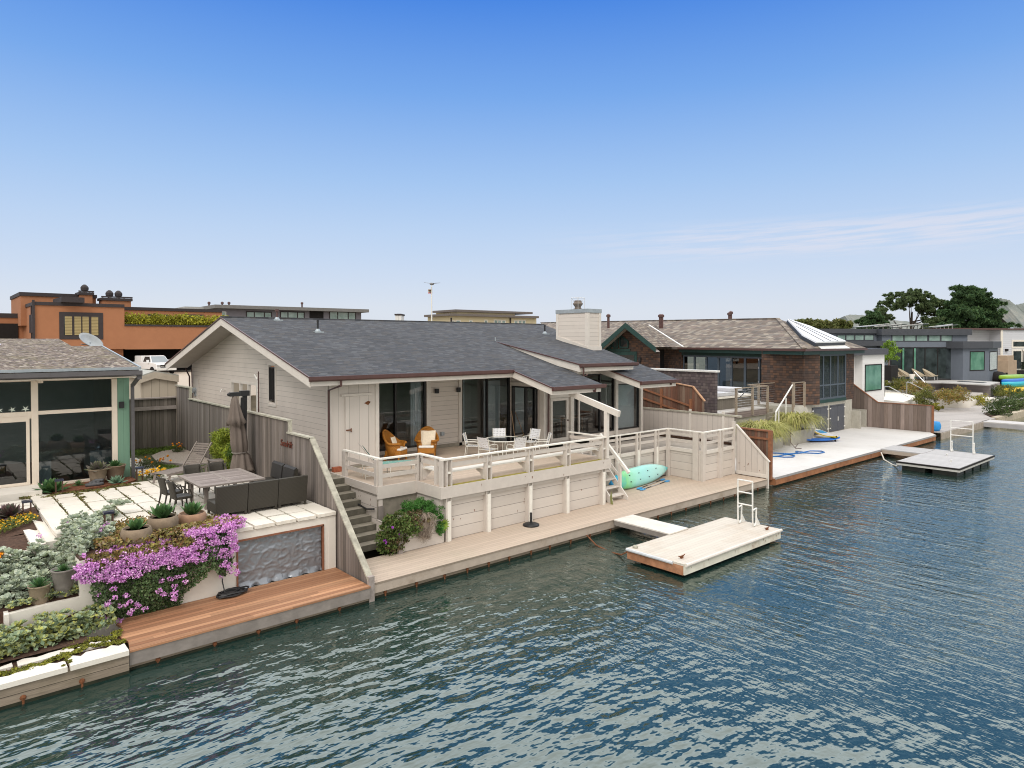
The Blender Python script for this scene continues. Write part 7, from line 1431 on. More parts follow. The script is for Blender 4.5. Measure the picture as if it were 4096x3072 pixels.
mb=MB(); a=[AZ(*D('b',x,y),2.2) for x,y in ((655,1325),(1300,1325),(1830,1352),(1945,1322),(1600,1300),(660,1295))]; mb.extr(a,(0,0,-.12)); mb.build('deck_slab',mat('grey_terrace_tiles',(.42,.41,.4),.8,.08,2),DK)
mb=MB(); a=[AZ(*D('b',x,y),2.08) for x,y in ((1080,1335),(1300,1328),(1825,1356),(1945,1325))]; PLK=planks('grey_plank_wall',(.26,.23,.23),.25,Z1,var=.15,gap=.05,gapdark=.5,grain=.2,along=X1,rough=.9)
for p,q in zip(a[:-1],a[1:]): mb.quad(p-Vector((0,0,1.8)),q-Vector((0,0,1.8)),q,p)
mb.build('plank_wall',PLK,DK)
mb=MB(); a=[AZ(*D('c',x,y),1.25) for x,y in ((1180,425),(1750,450),(1760,475),(1300,462),(1180,440))]; mb.extr(a,(0,0,-.5)); mb.build('bench_seat',mat('grey_bench_top',(.5,.48,.47),.8),DK)
mb=MB(); a=[AZ(*D('c',x,y),.95) for x,y in ((1310,450),(1760,470),(1735,490),(1310,470))]; mb.extr(a,(0,0,-.55)); tag(mb.build('bench',DARK),'long low black bench in front of the grey plank wall','bench')
mb=MB(); a=[AZ(*D('b',x,y),2.24) for x,y in ((1470,1313),(1770,1330),(1800,1327),(1500,1308))]; mb.extr(a,(0,0,-.02)); mb.build('pool_water',M['farglass'],DK)
ST2=thing('steps','pale broad steps rising from the timber dock towards the grey plank wall','steps',(87,20.5,.5))
for z,dx in ((1.0,0),(.75,40)): mb=MB(); a=[AZ(*D('c',x,y),z) for x,y in ((1560+dx,570+dx*.6),(1905+dx,530+dx*.5),(1800,515),(1580,530))]; mb.extr(a,(0,0,-.25)); mb.build('step',M['conc'],ST2)
RAT=mat('pale_rattan',(.42,.36,.27),.8,.15,9)
for i,(x,l) in enumerate(((830,'leftmost pale rattan lounge chair on the terrace, next to the potted tree'),(910,'second pale rattan lounge chair from the left, beside the white stool'),(1060,'third pale rattan lounge chair from the left, right of the white stool'),(1180,'rightmost pale rattan lounge chair before the wall of glass'))):
    c=AZ(*D('b',x,1298),FZ); t_=thing('lounge_chair',l,'chair',c,'rattan lounge chairs on the far terrace'); fcw=(1 if i<2 else -1); s=1.35
    mb=MB()
    for j in range(7): pass
    w=.42*s; mb.extr([c+Vector((-w,-.45*s,.38*s)),c+Vector((w,-.45*s,.38*s)),c+Vector((w,.35*s,.30*s)),c+Vector((-w,.35*s,.30*s))],(0,0,.07)); mb.build('seat',RAT,t_)
    mb=MB(); n_=8; b0=len(mb.v)
    for j in range(n_+1):
        u=-1+2*j/n_; mb.v+=[tuple(c+Vector((w*1.1*u,(.35-.75*abs(u)**3)*s,.30*s))),tuple(c+Vector((w*1.1*u*.9,(.62-.55*abs(u)**3)*s,(.98-.35*abs(u)**3)*s)))]
    for j in range(n_): mb.f.append((2*j,2*j+2,2*j+3,2*j+1)); mb.mi.append(0)
    o=mb.build('backrest',RAT,t_); sm=o.modifiers.new('s','SOLIDIFY'); sm.thickness=.05
    for sx_ in (-1,1):
        for yy in (-.4,.35): mb=MB(); mb.tube([c+Vector((sx_*w*.8,yy*s,.32*s)),c+Vector((sx_*w,yy*s*1.05,0))],.025,4); mb.build('leg',M['steel'],t_)
c=AZ(*D('b',972,1305),FZ); mb=MB(); mb.lathe([(.35,0),(.22,.3),(.35,.75)],c,12); tag(mb.build('stool',M['conc'],None,True),'white waisted stool between the rattan lounge chairs','stool')
PTr=thing('potted_tree','small bright green citrus tree in a black planter at the left of the glass wall','potted plant',R3('b',710,1300,76)); c=R3('b',715,1305,76); mb=MB(); mb.box(c.x-1.0,c.y-.6,c.z,c.x+1.0,c.y+.6,c.z+1.7); mb.build('planter',DARK,PTr); mb=MB(); mb.tube([c+Vector((0,0,1.6)),c+Vector((.1,0,3))],.06,5); mb.build('trunk',M['intwood'],PTr); mb=MB(); p=clumpy(c+Vector((0,0,3.1)),(1.1,1.1,1.3),30,50,.4,.3); leaf_cloud(mb,p,size=.11,aspect=2); mb.build('crown',leafmat('citrus_leaves',[(.12,.22,.02),(.2,.32,.03),(.09,.16,.02)],.5,1,.3),PTr)
# shrubs
SHR=[leafmat('olive_shrub',[(.10,.13,.03),(.16,.18,.04),(.22,.20,.05),(.07,.09,.025)],.7,.9,.35),leafmat('dark_shrub',[(.04,.075,.025),(.07,.11,.03),(.10,.13,.04)],.7,.9,.35),leafmat('golden_shrub',[(.25,.24,.03),(.32,.28,.04),(.17,.18,.03)],.7,.9,.3),leafmat('orange_tinged_shrub',[(.14,.17,.04),(.24,.2,.05),(.33,.18,.06),(.12,.15,.03)],.7,.9,.3)]
def shrub(label,z,x,y,base,wx,hz_,m,n=30):
    c=AZ(*D(z,x,y),base); w=wx*.62; mb=MB(); p=clumpy((c.x,c.y,base+hz_*.45),(w,w*.8,hz_*.55),n,45,w*.33,.4,base); leaf_cloud(mb,p,size=.085,aspect=2.5,upbias=.3); tag(mb.build('shrub',m),label,'shrub')
shrub('round olive bush rising behind the end of the board fence','c',1120,640,.6,2.0,1.8,SHR[0],60); shrub('long feathery shrub below the white terrace slab railing','c',850,430,1.6,2.6,1.2,SHR[0],40); shrub('feathery shrub on the slope between the two steel handrails','c',1010,480,1.3,2.6,1.3,SHR[3],40); shrub('orange tinged shrub in the long white planter','c',1350,565,1.3,2.4,1.1,SHR[3],40); shrub('orange tinged shrub at the right end of the long white planter','c',1500,560,1.3,2.2,1.3,SHR[3],40); shrub('small golden shrub beside the white planter wall','c',1690,610,.5,2.0,1.0,SHR[2],30); shrub('olive shrub in front of the plunge pool wall corner','c',1870,515,.7,1.9,1.2,SHR[1],40); shrub('larger green shrub below the yellow kayak','c',2000,530,.7,2.0,1.4,SHR[0],40); shrub('dense dark shrub nearest the gangway in the bed at the far right','c',1960,720,.5,2.2,1.5,SHR[1],60); shrub('dark shrub cut by the right edge of the photo','c',2170,660,.5,2.3,1.8,SHR[1],50); shrub('golden low plant at the foot of the board fence end','c',1255,665,.6,.8,.7,SHR[2],16); shrub('small shrub at the right edge below the kayaks','c',2180,515,.9,1.5,.8,SHR[1],20); shrub('small green plant beside the railing foot by the white house','c',685,395,2.0,.8,.6,SHR[0],14)
# kayak rack
for i,(x,y,col,l,dist) in enumerate(((2080,300,(.25,.42,.03),'lime green kayak at the top of the far rack',86),(2110,345,(.01,.12,.5),'dark blue kayak in the middle of the far rack',85),(2110,372,(.02,.4,.5),'turquoise kayak under the dark blue one on the far rack',84.6),(2130,455,(.75,.5,.01),'yellow kayak lying on the ground at the far right',84))):
    c=R3('c',x,y,dist); km=kayak_mesh(6.2,1.3,.9 if i!=3 else 1.3); o=km.build('kayak',mat(l.split(' ')[0]+'_kayak_plastic',col,.35,.06,3),None,True); o.location=c; o.rotation_euler=(0,0,rad(-12)); tag(o,l,'kayak')
KR=thing('kayak_rack','dark rack holding kayaks at the far right edge','rack',R3('c',2000,400,87)); mb=MB(); c=R3('c',1920,320,87.5); mb.ball(c,1.6,1.2,1.0,12,8); mb.build('covered_kayak',DARK,KR,True); mb=MB()
for x in (2020,2160): a=R3('c',x,250,87); mb.beam(a,a-Vector((0,0,a.z-.6)),.2,.2,up=(1,0,0))
mb.build('upright',DARK,KR)
GRL=MB(); c=R3('b',1990,1150,98); GRL.prism([(c.x-2.2,c.y-1),(c.x+2.4,c.y-1),(c.x+2.4,c.y+1),(c.x-2.2,c.y+1)],c.z-2.4,c.z+.9); GRL.prism([(c.x-1.8,c.y-.8),(c.x+1.6,c.y-.8),(c.x+1.6,c.y+.8),(c.x-1.8,c.y+.8)],c.z+.9,c.z+1.6); tag(GRL.build('covered_grill',mat('tan_cover',(.36,.27,.19),.9,.1,2)),'tan covered grill beside the corner of the slate blue house','grill')
WH2=thing('house','white clapboard house at the right edge with white framed windows','house',R3('b',1950,1200,112)); q0=R3('b',1950,1200,112); pe=Plane((q0.x,q0.y),(.9,-.43)); CLP=planks('white_clapboard',(.55,.56,.6),.32,Z1,var=.02,gap=.1,gapdark=.6,grain=0,along=X1,rough=.6)
zt3=pe.uz('b',2100,745)[1]; mb=MB(); pe.box(mb,-.0,22,.5,zt3,-9,0); pe.box(mb,-9,0,.5,zt3+.1,-9,-2); mb.build('wall',CLP,WH2); mb=MB(); pe.box(mb,-9.2,22.3,zt3,zt3+.25,-9.3,.3); mb.build('roof_edge',M['gutter'],WH2)
pe.window(WH2,pe.rect('b',2090,875,2260,930),M['conc'],M['farglass'],.3); pe.window(WH2,pe.rect('b',2090,980,2180,1175),M['conc'],M['farglass'],.3); pe.window(WH2,pe.rect('b',2200,980,2290,1175),M['conc'],M['farglass'],.3); pe.part('corner_board',M['conc'],WH2,-.1,.35,.5,zt3,0,.12); pe.part('wall_lamp',DARK,WH2,*pe.rect('b',2000,955,2022,980),0,.3)
GB=MB(); q=pe.rect('b',2080,1095,2260,1180); pe.box(GB,q[0],q[1],q[2],q[3],1.5,1.55); tag(GB.build('glass_balustrade',M['glassgreen']),'glass balustrade in front of the white clapboard house','railing'); DW_=MB(); q=pe.rect('b',1925,1185,2300,1240); pe.box(DW_,q[0],q[1],q[2]-2,q[3],1.6,1.8); tag(DW_.build('deck_wall',DARK),'dark deck wall behind the kayaks','wall')
# ---------------------------------------------------------------- background behind the houses
mb=MB(); mb.box(-40,46,1.9,40,80,2.4); 
ORG=mat('burnt_orange_stucco',(.34,.15,.075),.9,.05,1.2,bump=.15,bscale=20); BRN=mat('dark_brown_trim',(.035,.028,.03),.7,.1,3)
OB=thing('apartment_building','burnt orange flat roofed apartment building with dark brown trim','building',(9,85,3.2)); po=Plane((0,85),(1,0)); ux=lambda x,y=400:po.uz('1',x,y)[0]; uzz=lambda y,x=600:po.uz('1',x,y)[1]
x0=ux(300); x1=ux(1075); x2=ux(1990); zt=uzz(268); zg=uzz(642); z0=3.0
mb=MB(); po.box(mb,x0,x1,zg,zt,-14,0); mb.build('wall',ORG,OB); mb=MB(); po.box(mb,x1,x2,zg,uzz(445,1400),-3,0); po.box(mb,x1,x2,zg,uzz(303,1500),-14,-3); mb.build('wall',ORG,OB)
mb=MB(); po.box(mb,x0,ux(1080),z0,zg,-14,-1.0); po.box(mb,ux(1080),x2,z0,zg,-14,-8); po.box(mb,ux(1080),x2,zg-.05,zg,-8,0); mb.build('ground_floor',ORG,OB); mb=MB(); po.box(mb,ux(1085),x2,z0,zg-.06,-8,-7.9); mb.build('garage_opening',DARK,OB)
mb=MB(); po.box(mb,x0-.1,x1,zt,zt+.35,-14,.12); po.box(mb,x1,x2,uzz(303,1500),uzz(303,1500)+.35,-14,-2.9); po.box(mb,x1,x2,uzz(445,1400),uzz(445,1400)+.2,-.3,.1); mb.build('roof_edge',BRN,OB)
po.window(OB,po.rect('1',553,357,852,522),BRN,M['farglass'],.42,(.25,.5,.75)); r_=po.rect('1',560,360,848,520); WSH=planks('cream_shutters',(.34,.27,.13),.16,Z1,var=.03,gap=.2,gapdark=.35,grain=0,along=X1)
for a,b in ((0,.21),(.28,.48),(.52,.71),(.79,1)): po.part('shutter',WSH,OB,r_[0]+(r_[1]-r_[0])*a,r_[0]+(r_[1]-r_[0])*b,r_[2],r_[3],.06,.1)
pk=Plane((0,88),(1,0))
for a,b in ((1300,1435),(1615,1742)): pk.window(OB,pk.rect('1',a,362,b,420),BRN,M['farglass'],.3,(.5,))
# upper set-back block, chimneys, left wing
pu=Plane((0,92),(1,0)); za=pu.uz('1',500,190)[1]; mb=MB(); pu.box(mb,pu.uz('1',178,300)[0],pu.uz('1',830,300)[0],zt-2,za,-10,0); mb.build('upper_block',ORG,OB); mb=MB(); pu.box(mb,pu.uz('1',168,300)[0],pu.uz('1',838,300)[0],za,za+.4,-10.2,.15); mb.build('roof_edge',BRN,OB)
for i,(a,b,t_,dist) in enumerate(((692,800,172,91),(888,1132,222,90))):
    pc=Plane((0,dist),(1,0)); u0=pc.uz('1',a,250)[0]; u1=pc.uz('1',b,250)[0]; zc=pc.uz('1',(a+b)/2,t_)[1]; mb=MB(); pc.box(mb,u0,u1,zt-1,zc,-2.2,0); ch_=mb.build('chimney',ORG,OB)
    mb=MB(); pc.box(mb,u0-.15,u1+.15,zc,zc+.3,-2.4,.15); zz_=pc.uz('1',(a+b)/2,t_-36)[1]; pc.box(mb,u0-.15,u1+.15,zz_-.15,zz_,-.02,.15); mb.build('chimney_cap',BRN,ch_)
    for k in range(1 if i==0 else 2):
        p=pc.P(u0+(u1-u0)*(.5 if i==0 else (.3,.62)[k]),zc+.3,-1); mb=MB(); mb.lathe([(.2,0),(.2,.2),(.4,.3),(.42,.6),(.3,.8),(.12,.95)],p,10); mb.build('cowl',BRN,ch_)
    mb=MB()
    for k in range(5): uu=u0+(u1-u0)*k/4; pc.box(mb,uu-.06,uu+.06,zc+.3,zz_,0,.1)
    mb.build('cap_railing',M['alu'],ch_)
pl2=Plane((x0,85),(0,1)); mb=MB()
q=[(x0,85.2,zt-.6),(x0,97,zt-.6)]
po2=Plane((0,95),(1,0)); za=po2.uz('1',100,370)[1]; mb=MB(); po2.box(mb,-80,po2.uz('1',215,450)[0],3,za,-8,0); mb.build('left_wing',ORG,OB); mb=MB(); po2.box(mb,-80,po2.uz('1',220,450)[0],za,za+.5,-8,.1); mb.build('roof_edge',BRN,OB); r_=po2.rect('1',-200,418,158,620); po2.part('garage_door',DARK,OB,*r_,0,.1)
mb=MB(); mb.box(x0-.12,86,uzz(500),x0-.02,88.5,uzz(345)); mb.box(x0-.12,87.0,3,x0-.0,87.2,zt); mb.build('side_window',BRN,OB)
r_=po.rect('1',278,215,300,600); po.part('downpipe',BRN,OB,r_[0],r_[1],3,r_[3],0,.2)
mb=MB(); mb.box(ux(520),84,zt+.35,ux(718),90,zt+.9); mb.build('roof_unit',BRN,OB)
HG=leafmat('yellow_green_hedge',[(.26,.26,.02),(.36,.34,.03),(.19,.2,.02)],.7,.8,.3); mb=MB(); r_=po.rect('1',1080,380,1990,440)
for k in range(90): u=r_[0]+(r_[1]-r_[0])*random.random(); leaf_cloud(mb,blob_points(po.P(u,uzz(445,1400)+.55,-.8),(1.0,.8,.85+.25*random.random()),70,.3),size=.16,aspect=2.2)
tag(mb.build('terrace_hedge',HG),'long yellow green hedge planted along the orange building terrace','hedge')
# pickup truck
TRW=mat('white_truck_paint',(.78,.79,.8),.25,.02,3,spec=.6)
tp_=AZ(*D('q',590,372),3.3); TK=thing('pickup_truck','white pickup truck with lamps and dark grille parked outside the garage opening','truck',(0,0,0))
mb=MB(); mb.prismX([(0,.55),(0,1.02),(.12,1.14),(1.25,1.22),(1.35,1.25),(5.6,1.25),(5.6,.5),(0,.5)],-1.0,1.0); mb.build('body',TRW,TK,bevel=.06)
mb=MB(); b=[(1.3,1.2),(2.05,1.88),(2.4,1.95),(3.4,1.93),(3.7,1.2)]
q=[(-.93 if z<1.5 else -.76,y,z) for y,z in b]; q2=[(-x,y,z) for x,y,z in q]; mb.add(q+q2,[(0,1,2,3,4),(9,8,7,6,5)]+[(i,(i+1)%5,5+(i+1)%5,5+i) for i in range(5)]); mb.build('cab',TRW,TK)
WS=mat('truck_windscreen',(.22,.25,.27),.08,.05,2,spec=.8); mb=MB(); mb.poly([(-.86,1.31,1.25),(.86,1.31,1.25),(.7,2.0,1.87),(-.7,2.0,1.87)]); mb.build('windscreen',WS,TK)
for s in (-1,1): mb=MB(); mb.poly([(s*.93,1.6,1.28),(s*.79,2.1,1.82),(s*.79,3.2,1.82),(s*.92,3.35,1.28)]); mb.build('side_window',M['farglass'],TK)
mb=MB(); mb.box(-.62,-.04,.72,.62,.03,1.0); gq=mb.build('grille',DARK,TK); mb=MB(); mb.box(-.6,-.06,.84,-.24,-.03,.88); mb.box(.24,-.06,.84,.6,-.03,.88); mb.build('chrome_bar',M['alu'],gq)
tx=bpy.data.curves.new('lettering','FONT'); tx.body='RAM'; tx.size=.17; tx.extrude=.006; tx.align_x='CENTER'; tx.offset=.004; to=text_mesh('lettering',tx,M['alu']); to.location=(0,-.055,.80); to.rotation_euler=(PI/2,0,0); to.parent=gq
for s in (-1,1):
    mb=MB(); mb.box(s*.66,-.03,.78,s*.96,.2,1.0); mb.build('headlight',M['steel'],TK); mb=MB(); mb.box(s*1.0,1.7,1.2,s*1.25,1.8,1.5); mb.build('mirror',TRW,TK)
    for y in (.95,4.5): mb=MB(); mb.prismX([(y+.4*math.cos(a*PI/8),.4+.4*math.sin(a*PI/8)) for a in range(16)],s*.98-.12,s*.98+.1); mb.build('wheel',DARK,TK)
mb=MB(); mb.box(-.98,-.12,.42,.98,.06,.66); mb.build('bumper',M['alu'],TK); mb=MB(); mb.box(-.9,3.75,1.25,.9,5.5,1.9); mb.build('bed_cover',TRW,TK,bevel=.06)
TK.location=tp_; TK.rotation_euler=(0,0,rad(10)); TK.scale=(1.04,1.04,1.04)
mb=MB(); mb.prism([(5,45),(24,45),(30,84),(-10,84)],3.27,3.31); structure(mb.build('driveway',M['drive']))
mb=MB(); c=AZ(*D('1',1215,800),3.3); 
for k in range(40): leaf_cloud(mb,blob_points((c.x+random.uniform(-2.6,2.6),c.y+random.uniform(-1,1),3.3+random.uniform(.3,1.55)),(.5,.5,.4),60,.3),size=.09,aspect=1.8)
tag(mb.build('hedge',leafmat('clipped_hedge',[(.08,.15,.015),(.13,.2,.02),(.2,.25,.03)],.7,.6,.3)),'clipped green hedge beside the white pickup truck','hedge'); mb=MB(); c=AZ(*D('1',1262,800),3.3); mb.box(c.x-.2,c.y-3,3.3,c.x+.25,c.y-2.7,5.0); mb.box(c.x-.5,c.y-3,3.3,c.x-.3,c.y-2.8,4.4); tag(mb.build('timber_post',mat('orange_timber',(.35,.16,.05),.8)),'short orange timber posts in front of the clipped hedge','post')
# garden shed
SHD=thing('shed','small beige batten clad shed with low gable roof behind the back fence','shed',(8,36,2)); ps=Plane((0,37.5),(1,0)); sh_c=planks('beige_batten_cladding',(.50,.44,.36),.38,X1,var=.03,gap=.06,gapdark=.6,grain=.03,along=Z1,rough=.8); sa=ps.uz('q',430,325); sl_=ps.uz('q',195,405); sr=ps.uz('q',735,375)
u0,u1=ps.uz('q',265,600)[0],sr[0]-.02; za_,zr_=sa[1],sr[1]
mb=MB(); ps_pts=[ps.P(u0,1.9),ps.P(u1,1.9),ps.P(u1,zr_-.1),ps.P(sa[0],za_-.1),ps.P(u0,za_-.1-(sa[0]-u0)*(za_-zr_)/(u1-sa[0]))]; mb.extr(ps_pts,(0,6,0)); mb.build('wall',sh_c,SHD)
mb=MB()
for a,b in (((sl_[0],sl_[1]),sa),(sa,sr)): p=Vector(ps.P(a[0],a[1],.15)); q=Vector(ps.P(b[0],b[1],.15)); mb.extr([p,q,q+Vector((0,6.3,0)),p+Vector((0,6.3,0))],(0,0,-.06))
mb.build('roof',mat('grey_shed_roof',(.36,.36,.33),.9,.1,3),SHD); mb=MB()
for a,b in ((sl_,sa),(sa,sr)): mb.extr([ps.P(a[0],a[1]-.06,.16),ps.P(b[0],b[1]-.06,.16),ps.P(b[0],b[1]-.38,.16),ps.P(a[0],a[1]-.38,.16)],(0,.06,0))
mb.build('fascia',mat('beige_fascia',(.50,.44,.36),.8),SHD)
# grey apartment block
GB_=thing('apartment_building','grey flat roofed apartment block with wide windows behind the shingle roof','building',(40,118,3)); pg=Plane((0,118),(1,-.06)); GRY=mat('lilac_grey_render',(.19,.18,.205),.85,.05,2); ROF=mat('pale_roof_edge',(.35,.35,.34),.8,.1,3)
r_=pg.rect('4',598,75,1825,175); mb=MB(); pg.box(mb,r_[0],r_[1],3,r_[3],-14,0); mb.build('wall',GRY,GB_); r2=pg.rect('4',545,62,1868,100); mb=MB(); pg.box(mb,r2[0],r2[1],r2[2]+.2,r2[3],-15,1.2); mb.build('flat_roof',M['gutter'] if False else mat('grey_roof_slab',(.17,.165,.16),.8,.1,3),GB_); 
mb=MB(); q=pg.rect('4',375,48,740,70); pg.box(mb,q[0],q[1],q[2],q[3],-16,-6); q=pg.rect('4',980,33,1100,60); pg.box(mb,q[0],q[1],q[2],q[3],-12,-8); q=pg.rect('4',1345,55,1470,72); pg.box(mb,q[0],q[1],q[2],q[3],-12,-8); mb.build('roof_unit',ROF,GB_)
for a,b in ((838,1045),(1132,1328),(1556,1772)): pg.window(GB_,pg.rect('4',a,108,b,152 if a<1500 else 168),BRN,M['farpale'],.18,(.3,.72))
pg.window(GB_,pg.rect('4',622,106,652,148),M['alu'],M['farpale'],.12); pg.part('balcony_recess',DARK,GB_,*pg.rect('4',1378,98,1498,172),.0,.06)
for x in (592,710,770,1420): p=pg.P(pg.uz('4',x,40)[0],pg.uz('4',x,62)[1],-6); mb=MB(); mb.lathe([(.15,-1),(.15,.8),(.25,.8),(.25,1.1),(.1,1.2)],p,8); mb.build('roof_vent',M['gutter'],GB_)
# cream building
CB=thing('apartment_building','cream two tier building with brown roof edges left of the chimney','building',(95,150,3)); pc=Plane((95,150),(1,-.05)); CRM=planks('cream_board_cladding',(.62,.54,.36),.5,Z1,var=.02,gap=.06,gapdark=.8,grain=0,along=X1,rough=.8)
r_=pc.rect('s',1118,805,2380,905); mb=MB(); pc.box(mb,r_[0],r_[1],3,r_[3],-12,0); mb.build('lower_wall',CRM,CB); mb=MB(); pc.box(mb,r_[0]-1.2,r_[1],r_[3],r_[3]+.6,-12,1.2); mb.build('roof_edge',mat('brown_grey_roof_edge',(.14,.12,.11),.8),CB)
r_=pc.rect('s',1300,735,2160,800); mb=MB(); pc.box(mb,r_[0],r_[1],r_[2]-2,r_[3],-14,-3); mb.build('upper_wall',CRM,CB); mb=MB(); pc.box(mb,r_[0]-1.2,r_[1]+6,r_[3],r_[3]+.6,-14,-2); mb.build('roof_edge',mat('brown_grey_roof_edge2',(.14,.12,.11),.8),CB)
r_=pc.rect('s',1180,765,1300,800); mb=MB(); pc.box(mb,r_[0],r_[1],r_[2]-2,r_[3],-14,-4); mb.build('upper_wall',CRM,CB)
for a,b,t_ in ((1140,1162,868),(1200,1250,862),(1400,1425,862),(1622,1650,858),(1762,1800,855),(1815,1853,857),(1878,1916,862),(2060,2098,866),(2122,2158,860),(2176,2212,862)): pc.window(CB,pc.rect('s',a,t_,b,900 if b-a<45 else 878),M['conc'],M['farpale'],.3)
for x in (1118,1990): r_=pc.rect('s',x-6,815,x+6,900); pc.part('downpipe',BRN,CB,*r_,0,.4)
# white chimney, flagpole, bird
mb=MB(); c=R3('s',343,860,95); pz_=Plane((c.x,c.y),(.75,-.66)); r_=pz_.rect('s',299,778,387,900); pz_.box(mb,r_[0],r_[1],r_[2]-3,r_[3],-2.5,0); wc_=thing('chimney','white board clad chimney standing alone beyond the shingle roof ridge','chimney',c); mb.build('stack',planks('white_chimney_boards',(.62,.62,.62),.6,(.75,-.66,0),var=.03,gap=.08,gapdark=.7,grain=0,along=Z1),wc_); mb=MB(); pz_.box(mb,r_[0]-.1,r_[1]+.1,r_[3],r_[3]+.2,-2.6,.1); r2=pz_.rect('s',316,752,372,774); pz_.box(mb,r2[0],r2[1],r2[2]+.1,r2[3],-1.8,-.6); mb.build('cap',BRN,wc_)
FPo=thing('flagpole','tall white flagpole rising behind the ridge','flagpole',R3('s',836,860,110)); mb=MB(); a=R3('s',836,860,110); b=R3('s',834,338,110); mb.tube([(a.x,a.y,3),b],[.14,.09],6); mb.build('pole',M['alu'],FPo)
FLG=thing('flag','white flag with brown bear emblem, lettering and red bottom stripe','flag',R3('s',812,425,110)); pfg=Plane((b.x,b.y),(.75,-.66)); fl=pfg.rect('s',782,395,842,458); W_=fl[1]-fl[0]; H_=fl[3]-fl[2]
mb=MB(); n_=10
def fq(u0,u1,v0,v1,o,mb):
    for i in range(n_):
        a_=u0+(u1-u0)*i/n_; b_=u0+(u1-u0)*(i+1)/n_; w=lambda t_:.25*math.sin(t_*5)+o; dr=lambda t_:.5*(1-t_)*0
        mb.quad(pfg.P(fl[0]+W_*a_,fl[2]+H_*v0,w(a_)),pfg.P(fl[0]+W_*b_,fl[2]+H_*v0,w(b_)),pfg.P(fl[0]+W_*b_,fl[2]+H_*v1,w(b_)),pfg.P(fl[0]+W_*a_,fl[2]+H_*v1,w(a_)))
fq(0,1,0,1,0,mb); mb.build('cloth',M['conc'],FLG); mb=MB(); fq(0,1,0,.22,.05,mb); mb.build('red_stripe',mat('flag_red',(.5,.03,.05),.8),FLG); mb=MB(); fq(.1,.75,.55,.9,.06,mb); mb.build('bear_emblem',mat('bear_brown',(.16,.07,.04),.8),FLG); mb=MB(); fq(.15,.75,.46,.54,.07,mb); mb.build('grass_strip',mat('flag_green',(.05,.15,.05),.8),FLG)
mb=MB(); fq(.2,.8,.29,.36,.08,mb); mb.build('lettering_band',DARK,FLG)
mb=MB(); c=R3('s',838,316,109); mb.ball(c,.45,.25,.2,8,5); mb.extr([c+Vector((-.2,0,.05)),c+Vector((.3,0,.05)),c+Vector((1.0,-.9,.15))],(0,0,.05)); mb.extr([c+Vector((-.2,0,.05)),c+Vector((.3,0,.05)),c+Vector((-.9,.9,.2))],(0,0,.05)); tag(mb.build('bird',mat('gull_grey',(.2,.2,.21),.8)),'grey gull gliding just above the flagpole','bird')
# ---------------------------------------------------------------- trees
CYP=leafmat('dark_cypress',[(.035,.085,.035),(.06,.12,.045),(.095,.16,.055),(.045,.09,.045)],.7,.18,.4); PIN=leafmat('olive_pine',[(.055,.095,.04),(.09,.135,.055),(.13,.165,.07)],.7,.25,.4); BARK=mat('grey_brown_bark',(.06,.045,.035),.95,.3,2)
def tree(label,z,xc,yb,dist,base,outline,m,limbs=9,ls=.36,per=70,flat=.27,name='cypress'):
    """outline: list of (dx,dy,r) crown clumps in metres relative to the base point"""
    c=R3(z,xc,yb,dist); c.z=base; t_=thing(name,label,'tree',c); rr_=_r
    mb=MB(); top=max(o[1] for o in outline); mb.tube([c,c+Vector((0,0,top*.35)),c+rr_*.3+Vector((0,0,top*.75))],[.55,.4,.12],7)
    for o in random.sample(outline,min(limbs,len(outline))):
        e=c+rr_*o[0]*.9+_fw*random.uniform(-1.5,1.5)+Vector((0,0,o[1]*.92)); s=c+Vector((0,0,top*random.uniform(.3,.62))); mid=(s+e)/2+Vector((0,0,-.5)); mb.tube([s,mid,e],[.2,.12,.04],5)
    mb.build('trunk',BARK,t_); mb=MB(); P_=[]
    for dx,dy,r in outline:
        for _ in range(4): 
            q=c+rr_*(dx*1.04+random.gauss(0,r*.5))+_fw*random.gauss(0,r*1.1)+Vector((0,0,dy+random.gauss(0,r*.34))); P_.append(clumpy(q,(r*1.3,r*1.0,r*flat),9,int(per*.8),r*.2,.3))
    P_=np.concatenate(P_); leaf_cloud(mb,P_,size=ls,aspect=3.2,upbias=.25); mb.build('crown',m,t_)
def fan(w,h,n,low=.15,apex=0.0,pw=1.0):
    out=[]
    for i in range(n):
        v=low+(1-low)*(i/n)**pw; hw=w*(1-v)**.62; k=max(1,int(round(1+hw/w*4)))
        for j in range(k): out.append((apex*v+(-hw+2*hw*(j+.5)/k)*random.uniform(.85,1.1)*.9,h*v,max(.8,w*.2*(1-.45*v))))
    return out
tree('large spreading dark cypress at the far right','b',1640,745,150,2,fan(11.8,17.0,14,.3,-.6,.85),CYP,12,.5,80)
tree('airy round topped pine left of the large cypress','b',960,720,158,2,[(dx*1.15,dy*1.27,r*1.15) for dx,dy,r in [(-5,9.2,1.5),(-3.2,10.6,1.7),(-1.2,12.0,1.8),(.6,12.4,1.7),(2.4,11.9,1.7),(4.2,11.2,1.6),(5.6,10,1.4),(-4.6,8.2,1.1),(-1.8,10.4,1.4),(1.6,10.6,1.4),(3.6,9.6,1.3),(6,8.9,1.2)]],PIN,9,.38,95,flat=.5,name='pine')
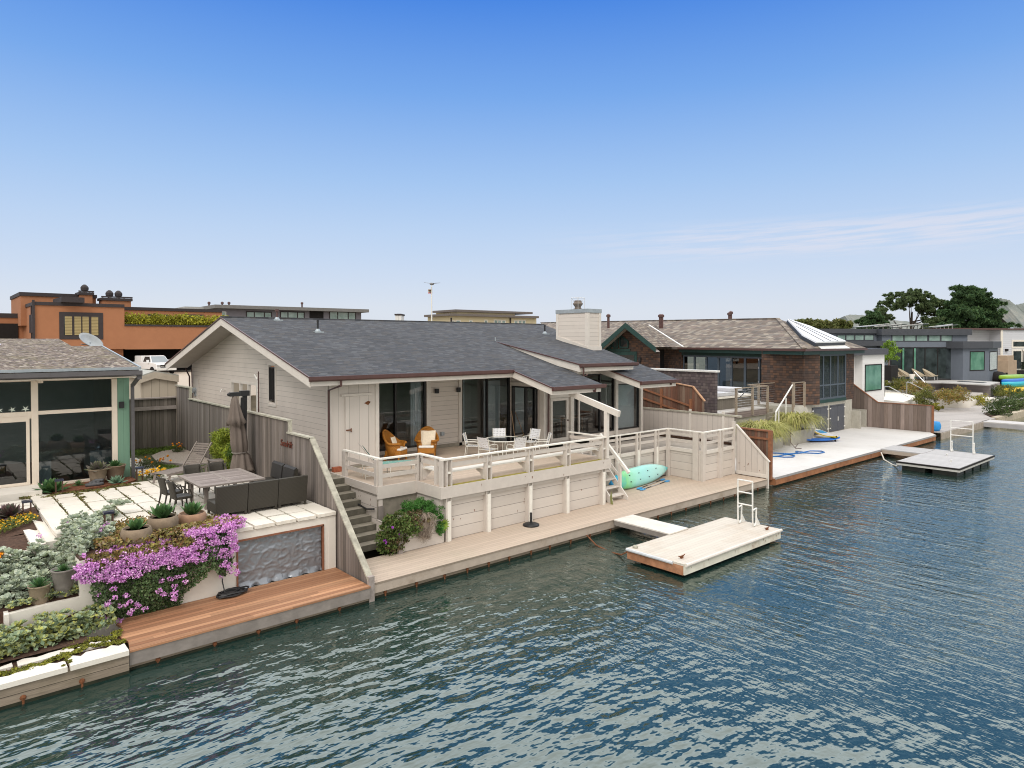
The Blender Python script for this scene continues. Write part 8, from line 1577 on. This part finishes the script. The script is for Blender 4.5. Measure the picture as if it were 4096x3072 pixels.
tree('small flat topped cypress left of the pine','b',520,745,140,2,fan(6.4,10.8,7,.62,.2),CYP,8,.42); tree('bushy olive tree filling the gap between pine and large cypress','b',1200,740,150,2,fan(4.0,10.5,5,.6),PIN,5,.36,70,flat=.4,name='tree')
mb=MB(); P_=[]
for k in range(34): q=R3('b',random.uniform(-330,230),668+random.uniform(-14,20),125); P_.append(clumpy(q-Vector((0,0,1.6)),(1.7,1.7,1.9+.5*random.random()),14,50,.7,.4))
leaf_cloud(mb,np.concatenate(P_),size=.3,aspect=2.2); tag(mb.build('hedge',leafmat('olive_hedge',[(.07,.09,.025),(.11,.13,.035),(.15,.14,.05)],.7,.3,.35)),'long rounded olive green hedge behind the skylight roof','hedge')
# ---------------------------------------------------------------- hills
def hill(pts,dist,thick,m):
    mb=MB(); f=[]; 
    for (x,y) in pts: p=R3('b',x,y,dist); f.append(p)
    n_=len(f); b_=[p+_fw*thick-Vector((0,0,p.z*.5)) for p in f]; fr=[Vector((p.x,p.y,-1))-_fw*thick*.6 for p in f]
    mb.add(fr+f+b_,[(i,i+1,n_+i+1,n_+i) for i in range(n_-1)]+[(n_+i,n_+i+1,2*n_+i+1,2*n_+i) for i in range(n_-1)]); return mb.build('hills',m)
import mathutils.noise as mn
def rough(pts,amp,n_):
    out=[]
    for (x0,y0),(x1,y1) in zip(pts[:-1],pts[1:]):
        for i in range(n_): t_=i/n_; out.append((x0+(x1-x0)*t_,y0+(y1-y0)*t_+random.uniform(-amp,amp)))
    return out+[pts[-1]]
HL=NT('hazy_hill_scrub'); M['hill']=HL.done(HL.ramp(HL.noise(.025,6,.75),[(.35,(.13,.15,.14)),(.55,(.2,.215,.205)),(.72,(.31,.29,.25))]),1)  # grey-blue haze tint mixed into the scrub colours
structure(hill(rough([(1900,560),(1950,395),(2050,415),(2120,470),(2250,440),(2500,380),(3000,420),(3600,500)],5,14),900,120,M['hill'])); structure(hill(rough([(-200,700),(-60,660),(40,640),(120,655),(225,640),(228,590),(300,575),(420,580),(520,600),(800,640),(1300,690)],4,9),1000,120,M['hill']))
